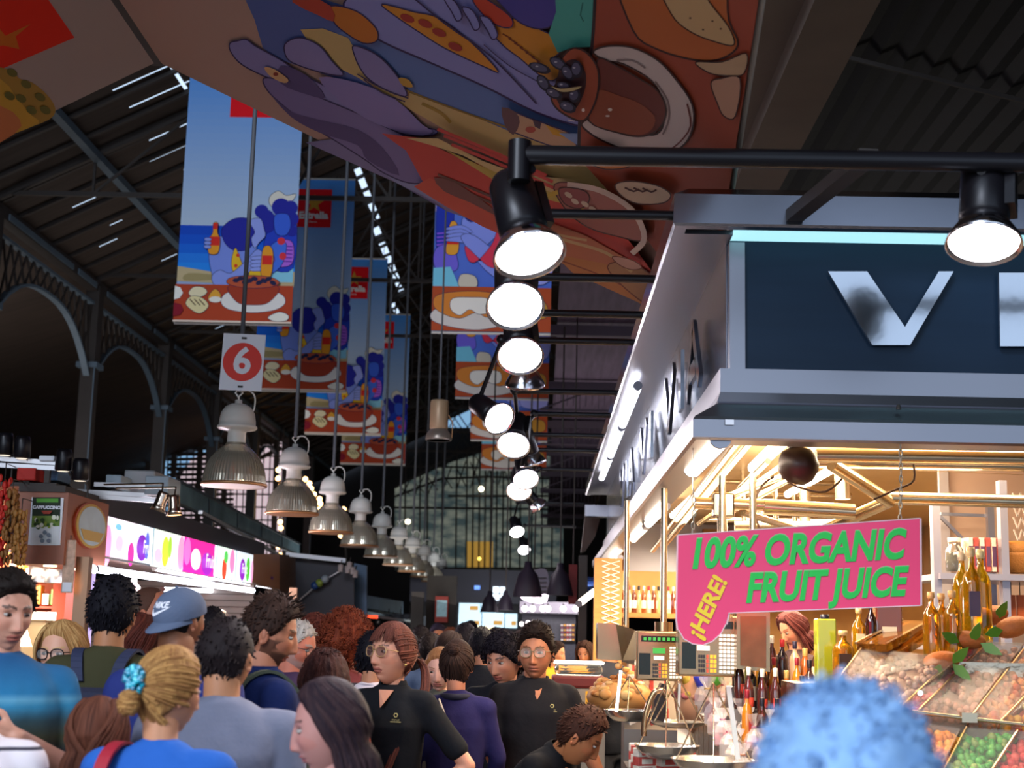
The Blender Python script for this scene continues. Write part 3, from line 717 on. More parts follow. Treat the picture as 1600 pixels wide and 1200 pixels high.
P.poly('#cc6a20', [(-20, 20), (8, 55), (48, 36), (24, 56), (30, 76), (4, 70), (-30, 80)])
P.poly('#a8823c', [(-60, 245), (-60, 110), (8, 106), (30, 122), (50, 128), (72, 146), (86, 168), (76, 186), (20, 208)], 3)
P.poly('#c89a3c', [(-60, 245), (-60, 120), (0, 122), (24, 150), (50, 180), (60, 192), (10, 212)], 2)
P.poly('#c8784c', [(-60, 245), (-60, 160), (0, 164), (30, 185), (22, 208)], 2)
for x, y in ((18, 112), (40, 130), (32, 152), (62, 150), (14, 148), (70, 170), (48, 170)): P.ell('#6c6430', x, y, 9, 6, 10, .5)
P.build('printed_picture', M_cloth, t, True)
for q in (A2, B2): mb = MB(); mb.tube([q, q + Vector((0, .1, roof_z(q.x) - q.z))], .006, 5); mb.build('suspension_wire', M_ironD, t, True)
# dark ridge pole between the two sheets
rp = MB(); a = (A + A2) / 2 + Vector((0, 0, .02)); rp.box((a.x - .05, 2.5, a.z - .02), (a.x + .05, a.y + .05, a.z + .1))
props(rp.build('ridge_pole', M_ironD), 'dark pole running along between the two big overhead sheets', 'pole')
# ================================================================ DOME LAMPS OVER THE AISLE
M_dome = mat('ribbed prismatic dome', '#d6cdb8', 0.2, 0.7, noise_amt=.08, noise_scale=6)
M_cap = mat('white enamel cap', '#d9d6cf', 0.35, 0, coat=.3)
M_rimw = mat('warm dome rim', '#b8865c', 0.35, 0.5)  # orange-brown reflection put into the rim's colour
M_cable = mat('grey conduit', '#55565c', 0.6)
M_white = mat('white painted sheet', '#e6e9f2', 0.6)
M_redink = mat('red ink', '#e33a2e', 0.6)
def dome_lamp(loc, label):
    t = thing('dome_lamp', label, 'pendant lamp', loc, 0, 'row of dome lamps over the aisle')
    prof = [(.252, 0), (.251, .02), (.246, .07), (.236, .12), (.219, .17), (.194, .215), (.160, .258), (.120, .296), (.088, .32), (.078, .34)]
    mb = MB(); n = 120; vs = []; fs = []
    for r, z in prof:
        for k in range(n):
            a = 2 * PI * k / n; rr = r * (1 + (.016 if k % 2 else 0)) if 0.01 < z < .3 else r
            vs.append((rr * math.cos(a), rr * math.sin(a), z))
    for i in range(len(prof) - 1):
        for k in range(n): fs.append((i * n + k, i * n + (k + 1) % n, (i + 1) * n + (k + 1) % n, (i + 1) * n + k))
    mb.add(vs, fs); mb.build('dome', M_dome, t)
    mb = MB(); mb.lathe([(.244, .012), (.262, .012), (.266, 0), (.262, -.014), (.244, -.012)], 48); mb.build('rim', M_rimw, t)
    mb = MB(); mb.lathe([(.07, .33), (.075, .345), (.072, .42), (.085, .44), (.15, .45), (.162, .462), (.160, .475), (.148, .482), (.146, .52), (.136, .58), (.105, .63), (.06, .655), (.03, .66), (.028, .69), (0, .69)], 36); mb.build('cap', M_cap, t)
    mb = MB(); mb.lathe([(.07, 0), (.07, .05), (.035, .1), (0, .11)], 16, (0, 0, .15)); mb.build('bulb', mat('unlit bulb glass', '#dfe3ea', .2, 0, spec=.8), t)
    mb = MB(); mb.tube([(0, 0, .67), (.0, 0, .72), (.03, 0, .75), (0, 0, .78), (-.03, 0, .75), (0, 0, .71)], .008, 6)
    mb.tube(smooth_curve([(.01, 0, .76), (.08, 0, .77), (.13, 0, .72), (.13, 0, .62), (.10, 0, .58)]), .007, 6); mb.build('loop_wire', M_cap, t)
    mb = MB(); mb.tube([(0, 0, .76), (0, 0, 11.42 - loc[2])], .019, 8); mb.build('suspension_pole', M_cable, t)
    return t
def smooth_curve(pts, k=5):
    n = len(pts); out = []
    for i in range(n - 1):
        p0, p1, p2, p3 = [Vector(pts[max(0, min(n - 1, i + q))]) for q in (-1, 0, 1, 2)]
        for q in range(k):
            t = q / k; out.append(0.5 * ((2 * p1) + (p2 - p0) * t + (2 * p0 - 5 * p1 + 4 * p2 - p3) * t * t + (3 * p1 - p0 - 3 * p2 + p3) * t ** 3))
    out.append(Vector(pts[-1])); return out
labs = ['largest and nearest silvery dome lamp hanging under the red number six sign', 'second dome lamp from the front, right below the first', 'third dome lamp from the front in the descending row',
        'fourth dome lamp from the front in the descending row', 'fifth dome lamp, overlapping the fourth', 'sixth dome lamp in the descending row', 'seventh dome lamp in the row', 'eighth dome lamp, small, left of the end window foot', 'ninth dome lamp, small and low', 'tenth and farthest dome lamp of the row']
d0 = dome_lamp((-2.49, 11.5, 2.82), labs[0])
for i in range(1, 10): copy_tree(d0, (-2.48, 11.5 + 2.68 * i, 2.81), label=labs[i])
# number sign
c = at(379, 566, Y=11.42)
t = thing('number_sign', 'white sign with a white 6 in a red disc, hung above the nearest dome lamp', 'sign', c)
mb = MB(); mb.box((-.172, -.006, -.232), (.172, .006, .232)); pl = mb.build('plate', M_white, t)
mb = MB(); mb.lathe([(.158, -.012), (.158, -.008)], 48, axis='Y'); mb.build('disc', M_redink, t)
mb = MB(); text_mb(mb, '6', .30, Matrix.Translation((0, -.016, 0)) @ Matrix.Rotation(PI / 2, 4, 'X'), bold=.008, extrude=.001); mb.build('numeral', M_white, t)
mb = MB(); mb.box((-.02, -.016, .19), (.02, .03, .205)); mb.build('clip', M_ironD, t)
mb = MB(); mb.box((-.02, -.016, -.21), (.02, .03, -.195)); mb.build('clip', M_ironD, t)
t.rotation_euler = (0, math.radians(1.5), 0)

# long work lamp hanging further off
c = at(685, 688, Y=15.5)
t = thing('cylinder_lamp', 'beige cylindrical spotlight with flared collar hanging alone below the banners', 'spotlight', c)
mb = MB(); mb.lathe([(.095, .12), (.10, .13), (.10, .42), (.09, .44), (0, .44)], 24); mb.build('housing', mat('beige lamp housing', '#a88a6c', 0.4, 0.2), t)
mb = MB(); mb.lathe([(.14, 0), (.145, .02), (.13, .07), (.10, .11), (.08, .14), (.07, .13), (.12, .04), (.13, 0)], 28); mb.build('reflector', mat('grey collar', '#a39488', 0.3, 0.6), t)
mb = MB(); mb.tube([(.10, 0, .28), (.15, 0, .2), (.145, 0, .03)], .006, 5); mb.build('bracket', M_rimw, t)
mb = MB(); mb.tube([(0, 0, .44), (0, 0, .6), (0, 0, roof_z(c.x) - c.z - .04)], .01, 6); mb.build('suspension_pole', M_cable, t)

# ================================================================ GLARING SPOTS ON ARMS
M_black = mat('black lamp body', '#17151a', 0.35, 0.3)
M_glare = mat('lit lamp glass', '#ffffff', emit=45, ecol='#fff4fb')
M_refl = mat('polished reflector', '#d8d4d8', 0.15, 1.0)
def spot(loc, label, aim=(0.5, 0.3, -1), s=1.0, tube=True, arm=None, armz=3.5, power=0, col=(1, .93, .95), strength=None):
    t = thing('arm_spotlight', label, 'spotlight', loc, 0, 'glaring spotlights on arms above the right stall')
    q = Vector(aim).normalized().to_track_quat('-Z', 'Y').to_matrix().to_4x4()
    def B(mb, name, m): 
        mb.v = [q @ (v * s) for v in mb.v]; return mb.build(name, m, t)
    mb = MB(); mb.lathe([(.035, .38), (.07, .37), (.085, .34), (.09, .12), (.07, .10), (0, .10)], 20); mb.box((-.11, -.05, .14), (-.075, .05, .34)); B(mb, 'housing', M_black)
    mb = MB(); mb.lathe([(.06, .12), (.09, .09), (.13, .02), (.135, 0), (.128, 0), (.085, .085), (.05, .11)], 28); B(mb, 'reflector', M_refl)
    mb = MB(); mb.lathe([(.12, .012), (.10, .03), (.0, .05)], 24); B(mb, 'lamp_glass', M_glare)
    mb = MB(); mb.tube([q @ Vector((0, 0, .34 * s)), (0, 0, armz - loc[2])], .018 * s, 8); mb.build('stem', M_black, t)
    if arm:
        mb = MB(); mb.tube([(0, 0, armz - loc[2]), (arm - loc[0], 0, armz - loc[2])], .022, 8); mb.ball((0, 0, armz - loc[2]), .035); mb.build('arm', M_black, t)
    if power:
        l = bpy.data.lights.new('spot_glow', 'SPOT'); l.energy = power; l.color = col; l.spot_size = math.radians(130); l.spot_blend = .6; l.shadow_soft_size = .08
        o = bpy.data.objects.new('spot_glow', l); COL.objects.link(o); o.parent = t; o.matrix_local = Matrix.Translation(q @ Vector((0, 0, -.03))) @ q
    return t
# first arm: long black rail across the front of the stall
z1 = at(820, 242, Y=5.0).z; x1 = at(812, 242, Y=5.0).x
t = thing('lamp_rail', 'long black rail across the top of the stall front, carrying two spotlights', 'rail', (x1, 5.0, z1))
mb = MB(); mb.tube([(0, 0, 0), (4.2, 0, -.0)], .036, 12); mb.build('rail_tube', M_black, t)
mb = MB(); mb.tube([(0, 0, .05), (0, 0, -.10)], .042, 12); mb.build('corner_joint', M_black, t)
mb = MB(); mb.bar((1.26, .0, .02), (1.14, .95, .06), .07, .05); mb.build('bracket', M_ironD, t)
mb = MB(); mb.bar((3.6, .0, .02), (3.6, .95, .06), .07, .05); mb.build('bracket', M_ironD, t)
spot(at(828, 400, Y=5.0), 'nearest glaring spotlight at the left end of the long black rail', (.25, -.45, -1), 1.0, armz=z1 - .05, power=100)
spot(at(1537, 383, Y=5.0), 'glaring spotlight in front of the stall sign, right end of the rail', (-.15, -.35, -1), 1.0, armz=z1 - .03, power=100)
spl = [(805, 480, 'second glaring spotlight below the first, on the arm from the canopy corner'), (813, 558, 'third glaring spotlight, round and white'), (820, 602, 'fourth spotlight, seen as two bright crescents'),
       (781, 655, 'tilted square floodlight left of the spotlight row'), (802, 697, 'fifth round spotlight of the row'), (833, 725, 'crescent shaped spotlight pair right of the row'),
       (822, 750, 'small glaring spotlight in the lower cluster'), (811, 768, 'lowest glaring spotlight of the bright cluster'), (842, 792, 'dim dark spotlight beneath the bright cluster'), (808, 832, 'tiny far spotlight above another'), (819, 860, 'tiny farthest spotlight of the row')]
for i, (px, py, lab) in enumerate(spl):
    p = at(px, py, Z=3.08)
    if i == 3: p = at(px, py, Y=8.8)
    spot(p, lab, [(.1, -.9, -1), (.1, -.9, -1), (.0, .5, -1), (.7, -.9, -.6), (-.1, -1, -1), (.3, .3, -1), (.2, -1, -1), (.0, -1, -1), (.6, .3, -.6), (.3, -1, -1), (.2, -1, -1)][i],
         [.95, .9, .85, .8, .95, .85, .9, .95, .8, .8, .8][i], arm=.56 if i != 3 else .56, armz=3.5, power=60 if i < 2 else (35 if i in (4, 7) else 0))
# ================================================================ RIGHT HAND STALL
M_steel = mat('polished stainless steel', '#8a8c98', 0.2, 1.0, bump=.05, bump_scale=3)
M_steelB = mat('brushed steel', '#93929a', 0.3, 1.0)
M_panel = mat('slate blue sign panel', '#15293e', 0.42, 0.0, noise_amt=.15, noise_scale=2, aniso=(1, 1, 12), spec=.25)
M_strip = mat('cyan soffit light', '#bff0f5', emit=1.1, ecol='#a9e6f2')
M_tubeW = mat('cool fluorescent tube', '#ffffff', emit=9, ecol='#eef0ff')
M_tubeY = mat('warm fluorescent tube', '#fff4e0', emit=14, ecol='#ffe9cf')
M_cream = mat('cream lined ceiling', '#e3c290', 0.35, .15, noise_amt=.15, noise_scale=3)
M_chrome = mat('warm chrome tube', '#d6c3a4', 0.22, .95)
M_brown = mat('dark brown wood', '#3a2418', 0.6, noise_amt=.3, noise_scale=12)
M_wood = mat('orange wood', '#b5793c', 0.5, noise_amt=.2, noise_scale=9, aniso=(1, 1, 8))
XP, YP, XR, YB = .80, 6.17, 4.6, 18.0
def zz(py, d=0.0, px=1350): return at(px, py, Y=YP - d).z
def sweep(mb, prof):
    vs = []; n = len(prof)
    for d, z in prof: vs += [(XR, YP - d, z), (XP - d, YP - d, z), (XP - d, YB, z)]
    fs = []
    for i in range(n - 1):
        for k in range(2): fs.append((i * 3 + k, i * 3 + k + 1, (i + 1) * 3 + k + 1, (i + 1) * 3 + k))
    mb.add(vs, fs); return mb
st = thing('market_stall', 'right hand market stall with polished steel canopy and slate blue name panel', 'market stall', (XP, YP, 0))
zt = 3.415
mb = MB(); sweep(mb, [(.0, 3.60), (.20, 3.60), (.27, 3.555), (.275, zt + .01), (.265, zt)]); mb.build('canopy_top_trim', M_steel, st, True)
mb = MB(); sweep(mb, [(.265, zt), (.215, zt), (.215, zt + .015)]); mb.build('canopy_soffit_edge', M_steelB, st, True)
mb = MB(); mb.box((XP, YP - .215, zt + .012), (XR, YP, zt + .03)); mb.build('soffit_light', M_strip, st, True)
mb = MB(); mb.box((XP - .215, YP - .1, zt + .012), (XP, YB, zt + .03)); mb.build('side_soffit', M_steelB, st, True)
zb = zz(583)
mb = MB(); mb.box((XP, YP, zb - .02), (XR, YP + .04, zt + .03)); mb.build('sign_panel', M_panel, st, True)
mb = MB(); mb.box((XP - .005, YP - .02, zb), (XP + .062, YP + .05, zt)); mb.build('corner_post', M_steelB, st, True)
mb = MB(); mb.box((XP - .01, YP + .06, zb - .02), (XP + .03, YB, zt + .03)); mb.build('side_panel', M_steel, st, True)
mb = MB(); sweep(mb, [(0, zb + .005), (.05, zb), (.05, zz(617, .05)), (.065, zz(632, .06)), (.06, zz(634, .06)), (.17, zz(655, .17)), (.18, zz(660, .18)), (.18, zz(688, .18)), (.165, zz(692, .17)), (.0, zz(692, .17))]); mb.build('canopy_lip', M_steelB, st, True)
# brand letters on the front
M_letter = mat('mirror steel letter', '#c3c8d2', 0.12, 1.0, bump=.1, bump_scale=5)
def plate_letter(pix, name='letter'):
    mb = MB(); mb.prism([at(px, py, Y=YP - .045) for px, py in pix], (0, .02, 0)); mb.build(name, M_letter, st, True)
plate_letter([(1294, 424), (1355, 424), (1414, 511), (1467, 424), (1490, 424), (1422, 539), (1363, 539)])
plate_letter([(1561, 426), (1640, 426), (1640, 541), (1563, 541)])
xs_side = XP - .05
for k, (ya, yb, kind) in enumerate(((6.9, 7.5, 'A'), (7.8, 7.95, 'I'), (8.3, 8.9, 'V'), (10.0, 10.15, 'I'), (10.5, 11.1, 'V'), (12.0, 12.6, 'A'), (12.9, 13.05, 'I'), (13.4, 14.0, 'V'))):
    mb = MB(); z0, z1 = 2.93, 3.26; m = (ya + yb) / 2
    S = lambda a, b: mb.bar((xs_side, a[0], a[1]), (xs_side, b[0], b[1]), .02, .09)
    if kind == 'V': S((ya, z1), (m, z0)); S((m, z0), (yb, z1))
    if kind == 'I': mb.box((xs_side - .01, ya, z0), (xs_side + .01, yb, z1))
    if kind == 'A': S((ya, z0), (m, z1)); S((m, z1), (yb, z0)); S((ya + .15, z0 + .1), (yb - .15, z0 + .1))
    mb.build('letter', M_letter, st, True)
mb = MB(); mb.lathe([(.012, 0), (.008, .02), (0, .022)], 8, at(1404, 640, Y=YP - .13)); mb.build('screw', M_ironD, st, True)
mb = MB(); p = at(1140, 660, Y=YP - .19); mb.box((p.x - .018, p.y - .002, p.z - .01), (p.x + .018, p.y, p.z + .012)); mb.build('sticker', M_white, st, True)
# side tubes under the upper overhang (cool) and under the lip (warm)
def tube_light(name, a, b, r, m, label, group):
    t = thing('fluorescent_tube', label, 'tube light', ((Vector(a) + Vector(b)) / 2), 0, group)
    mb = MB(); mb.tube([a, b], r, 12); mb.build('glass_tube', m, t, True)
    a, b = Vector(a), Vector(b); d = (b - a).normalized() * .03
    for p, q in ((a - d, a), (b, b + d)):
        mb = MB(); mb.tube([p, q], r * 1.05, 12); mb.build('end_cap', M_steelB, t, True)
    return t
for k in range(3): tube_light('t', (.62, 9.6 + k * 2.0, 3.36), (.62, 11.4 + k * 2.0, 3.36), .03, M_tubeW, 'cool white tube under the upper side overhang of the steel canopy, ' + ['nearest', 'middle', 'farthest'][k], 'cool tubes along the canopy side')
tb = [((.74, 6.05, 2.53), (.74, 7.15, 2.53), 'warm tube just inside the canopy corner of the right stall'), ((.76, 9.0, 2.5), (.76, 10.4, 2.5), 'warm tube under the side lip of the stall, second along'), ((.76, 10.7, 2.5), (.76, 12.1, 2.5), 'warm tube under the side lip of the stall, third along'),
      ((.76, 14.2, 2.45), (.76, 15.8, 2.45), 'warm tube under the side lip of the stall, farthest along'),
      ((1.47, 8.5, 2.92), (1.52, 10.4, 2.92), 'wide glaring warm tube inside the stall left of the black dome'), ((2.08, 10.0, 2.92), (2.08, 12.3, 2.92), 'warm tube inside the stall right of the black dome'),
      ((2.02, 7.8, 2.95), (2.75, 7.8, 2.95), 'warm tube crossing inside the stall right above the top rail'), ((1.3, 12.5, 2.9), (1.3, 14.5, 2.9), 'warm tube deep inside the stall near its back')]
for i, (a, b, lab) in enumerate(tb): tube_light('t', a, b, .045 if i in (4, 0) else .03, M_tubeY, lab, 'warm tubes inside the right stall')
WARM = (1.0, .80, .56)
area('stall_tube_light', (1.5, 9.4, 2.86), (1.5, 9.4, 0), .5, 2.2, 210, WARM)
area('stall_tube_light', (2.4, 7.6, 2.90), (2.4, 7.6, 0), 1.2, .3, 50, WARM)
area('stall_tube_light', (.78, 6.7, 2.47), (.9, 6.9, 0), .12, 1.2, 55, WARM)
area('stall_tube_light', (.8, 10.5, 2.45), (.3, 10.5, 0), .12, 3.0, 110, WARM)
area('stall_tube_light', (2.0, 13.5, 2.8), (2.0, 13.5, 0), 1.0, 3, 320, WARM)
area('stall_ceiling_fill', (1.6, 9.0, 2.5), (1.6, 9.0, 4), 1.4, 3.0, 130, WARM)  # added upward fill that brightens the cream ceiling
# stall body: ceiling, floor of the roof void, posts, rear and partition walls
mb = MB(); mb.box((XP + .03, YP + .05, 3.08), (XR, YB, 3.12)); mb.build('inner_ceiling', M_cream, st, True)
mb = MB(); mb.box((XR, YP, 0), (XR + .05, YB, 3.6)); mb.build('end_wall', M_cream, st, True)
mb = MB(); mb.box((XP, YB - .03, 2.2), (XR, YB, 3.5)); mb.build('rear_fascia', M_steelB, st, True)
M_beige = mat('beige back panel', '#b39a8c', 0.5, noise_amt=.1, noise_scale=2)
mb = MB(); mb.box((2.62, 9.5, 1.0), (XR, 9.54, 3.08)); mb.build('back_panel', M_beige, st, True)
for x in (2.62, 3.3, 4.0): mb = MB(); mb.box((x - .03, 9.46, 1.0), (x + .03, 9.5, 3.08)); mb.build('panel_stile', mat('grey panel edge', '#a9a3a8', .4, .3), st, True)
mb = MB(); mb.box((1.95, 17.6, .9), (XR, 17.7, 3.0)); mb.build('rear_wall', mat('warm rear wall', '#c08c4e', .6, noise_amt=.3, noise_scale=3), st, True)
for (x, y) in ((1.0, 17.8), (4.4, 17.8), (4.4, 6.6)):
    mb = MB(); mb.box((x - .05, y - .05, 0), (x + .05, y + .05, 3.08)); mb.build('post', M_wood, st, True)
# back beam of blue steel with a warm tube, seen through the stall
mb = MB(); p0, p1 = at(918, 913, Y=16.5), at(1062, 916, Y=16.5); mb.tube([p0, p1 + Vector((2, 0, 0))], .085, 14); mb.build('rear_lip', mat('blue steel', '#2f4a8a', .25, .8), st, True)
tube_light('t', tuple(at(932, 925, Y=16.4)), tuple(at(1062, 926, Y=16.4)), .03, M_tubeY, 'long warm tube under the blue steel beam at the stall rear', 'warm tubes inside the right stall')
tube_light('t', tuple(at(928, 925, Y=16.3)), tuple(at(905, 943, Y=15.2)), .035, M_tubeY, 'short slanting warm tube at the far corner of the stall', 'warm tubes inside the right stall')

# tubular frame under the canopy
fr = thing('tube_frame', 'frame of warm chrome tubes and clamps hung under the stall canopy', 'frame', at(1240, 795, Y=7.6))
def T(a, b, r, Y0, Y1=None, m=None, nm='rail'):
    mb = MB(); mb.tube([at(a[0], a[1], Y=Y0), at(b[0], b[1], Y=Y1 or Y0)], r, 12); mb.build(nm, m or M_chrome, fr, True)
T((1085, 786), (1195, 790), .032, 7.6); T((1193, 792), (1335, 800), .042, 7.6)
T((1275, 712), (1600, 717), .036, 7.2); T((1278, 722), (1600, 728), .03, 7.5); T((1300, 726), (1390, 784), .035, 7.3, 7.6); T((1388, 778), (1600, 784), .035, 7.6)
T((1270, 836), (1392, 782), .035, 7.9, 7.6); T((1140, 800), (1250, 740), .018, 7.7, 10, nm='brace'); T((1140, 775), (1290, 720), .02, 8, 11, nm='brace'); T((1160, 800), (1245, 828), .02, 7.6, 8.2, nm='brace')
T((1148, 822), (1300, 822), .03, 9.0); T((1315, 735), (1317, 780), .05, 9.5, nm='post'); T((1258, 760), (1258, 830), .04, 10, nm='post'); T((1126, 805), (1127, 835), .02, 7.55, nm='post')
T((1200, 720), (1120, 800), .02, 8.5, 10.5, nm='brace'); T((1170, 690), (1040, 850), .022, 7, 12, nm='brace'); T((1150, 690), (1020, 860), .022, 7, 13, nm='brace')
T((1090, 820), (1260, 700), .014, 9, 9, nm='brace')
for px in (1130, 1160, 1185, 1210, 1240): T((px, 735), (px + 3, 830), .02, 12, nm='post')
for py in (752, 770, 812): T((1100, py), (1330, py + 4), .02, 12.5, nm='rail')
p = at(1130, 790, Y=7.55); mb = MB(); mb.box((p.x - .055, p.y - .05, p.z - .065), (p.x + .055, p.y + .05, p.z + .065), .012); mb.build('clamp_box', M_chrome, fr, True)
T((1430, 735), (1600, 742), .002, 9.2, nm='wire')
for pts in ([(1322, 742), (1290, 768), (1250, 762), (1230, 752)], [(1200, 850), (1178, 800), (1190, 760), (1210, 745)], [(1425, 715), (1428, 750), (1400, 765), (1365, 780)]):
    mb = MB(); mb.tube([at(a, b, Y=7.4) for a, b in smooth_pts(pts, 4, False)], .006, 6); mb.build('cable', M_brown, fr, True)

# black dome device under the lip
c = at(1249, 722, Y=6.45)
t = thing('dome_speaker', 'dark brown round speaker hung under the canopy lip', 'speaker', c)
mb = MB(); mb.lathe([(0, -.10), (.05, -.095), (.082, -.06), (.092, -.01), (.088, .02), (.06, .05), (.03, .07), (0, .07)], 28); o = mb.build('body', mat('dark bakelite', '#2e1a12', .4, 0, noise_amt=.3, noise_scale=40), t)
o.rotation_euler = (.25, .3, 0)
mb = MB(); mb.tube([(-.01, .0, .05), (-.03, .02, .13)], .035, 10); mb.build('neck', M_black, t)
mb = MB(); mb.tube([(-.03, .02, .12), (-.05, .05, .33)], .012, 8); mb.build('stem', M_black, t)

# ---------------------------------------------------------------- the pink sign
M_pink = mat('pink sign board', '#e23f6c', 0.5, noise_amt=.03, noise_scale=5); M_pinkE = mat('pale board edge', '#d9b8bc', .6)
M_green = mat('green lettering', '#20b446', 0.5); M_yel = mat('yellow lettering', '#e8c52e', 0.5)
YS = 6.0
def S_(px, py, d=0): return at(px, py, Y=YS - d)
t = thing('hanging_sign', 'pink hanging sign reading 100% organic fruit juice here, with a rounded tab', 'sign', S_(1249, 836))
outline = [(1060, 836), (1437, 810), (1438, 946), (1138, 958)] + [(1134, 975), (1126, 990), (1113, 1002), (1098, 1008), (1082, 1006), (1068, 998), (1060, 984), (1058, 968)]
mb = MB(); mb.prism([S_(a, b) for a, b in outline], (0, .01, 0)); mb.build('board', M_pink, t, True)
mb = MB()
oo = outline + [outline[0]]
for a, b in zip(oo[:-1], oo[1:]): mb.bar(S_(*a, -.005), S_(*b, -.005), .014, .004)
mb.build('board_edge', M_pinkE, t, True)
def fit_text(parent, name, m, s, p0, p1, hpx, shear=0.2, Y=YS, bold=.012, d=.004, space=1.0):
    cu = bpy.data.curves.new('lettering', 'FONT'); cu.body = s; cu.size = 1; cu.offset = bold; cu.extrude = 0; cu.space_character = space; cu.resolution_u = 4
    o = bpy.data.objects.new('lettering', cu); COL.objects.link(o)
    me = bpy.data.meshes.new_from_object(o.evaluated_get(bpy.context.evaluated_depsgraph_get()))
    xs = [v.co.x for v in me.vertices]; x0, x1 = min(xs), max(xs); zs = [v.co.y for v in me.vertices]; capm = .73
    a, b = Vector(p0), Vector(p1); ex = (b - a); ey = Vector((ex.y, -ex.x)).normalized() * hpx
    if ey.y > 0: ey = -ey
    mb = MB(); vs = []
    for v in me.vertices:
        u = (v.co.x - x0) / (x1 - x0); w = v.co.y / capm
        q = a + ex * u + ey * w + ex.normalized() * (w * hpx * shear); vs.append(at(q.x, q.y, Y=Y - d))
    mb.add(vs, [list(p.vertices) for p in me.polygons]); bpy.data.objects.remove(o)
    return mb.build(name, m, parent, True)
M_glight = mat('pale green outline', '#7fb87c', .5)
for a, b, h, s in (((1082, 887), (1411, 871), 46, '100% ORGANIC'), ((1166, 940), (1414, 929), 45, 'FRUIT JUICE')):
    fit_text(t, 'lettering', M_glight, s, a, b, h + 1, bold=.042, d=.003); fit_text(t, 'lettering', M_green, s, a, b, h, bold=.034, d=.005)
fit_text(t, 'lettering', M_yel, '¡HERE!', (1095, 999), (1136, 909), 25, shear=.12, bold=.036, d=.005)
M_chain = mat('chain steel', '#8a8378', .4, .8)
def chain(pts, Y, parent, r=.011):
    P_ = [at(a, b, Y=Y) for a, b in pts]; L = sum((q - p).length for p, q in zip(P_[:-1], P_[1:])); n = max(2, int(L / .026)); mb = MB()
    for i in range(n):
        s = (i + .5) / n * L; k = 0
        while k < len(P_) - 2 and s > (P_[k + 1] - P_[k]).length: s -= (P_[k + 1] - P_[k]).length; k += 1
        p = P_[k].lerp(P_[k + 1], min(1, s / (P_[k + 1] - P_[k]).length)); e = Vector((1, 0, 0)) if i % 2 else Vector((0, 1, 0))
        mb.tube([p + e * r * .6 * math.cos(a) + Vector((0, 0, .018 * math.sin(a))) for a in [2 * PI * j / 8 for j in range(9)]], .0026, 5, caps=False)
    return mb.build('chain', M_chain, parent, True)
chain([(1407, 693), (1408, 760), (1406, 815)], YS + .02, t); chain([(1083, 765), (1085, 800), (1081, 838)], YS + .02, t)
mb = MB(); mb.tube([S_(1083, 765, -.02), at(1083, 700, Y=6.3)], .003, 5); mb.build('hook_wire', M_chain, t, True)
# ================================================================ COUNTER AND GOODS OF THE RIGHT STALL
rg = random.Random(11)
M_counter = mat('steel counter front', '#8f8a86', .35, .7)
M_glassc = mat('clear glass', '#f4f2ea', .03, 0, trans=.92, ior=1.45)
M_plastic = mat('clear plastic lid', '#f5e9dd', .15, 0, alpha=.05, spec=.5)
M_foil = mat('crumpled foil', '#c9b79e', .22, 1.0, bump=.5, bump_scale=22)
M_cork = mat('cork stopper', '#c79a62', .7)
M_paper = mat('cream paper label', '#e9dcc0', .7)
ct = thing('display_counter', 'long stepped counter of the right stall under all its goods', 'counter', (.8, 6.3, 0))
mb = MB(); mb.box((.86, 6.25, 0), (4.4, 7.6, 1.06)); mb.box((.86, 7.6, 0), (1.5, 17.0, 1.06)); mb.build('base', M_counter, ct, True)
mb = MB(); mb.box((.82, 6.2, 1.06), (4.4, 7.6, 1.09)); mb.box((.82, 7.6, 1.06), (1.52, 17.0, 1.09)); mb.build('counter_top', M_steelB, ct, True)
mb = MB(); mb.box((1.30, 6.95, 1.09), (2.0, 7.6, 1.30)); mb.build('step', M_counter, ct, True)
mb = MB(); mb.box((1.10, 7.7, 1.09), (1.50, 9.6, 1.25)); mb.build('step', M_counter, ct, True)
mb = MB(); mb.box((1.05, 9.6, 1.09), (1.5, 13.0, 1.40)); mb.build('step', M_counter, ct, True)

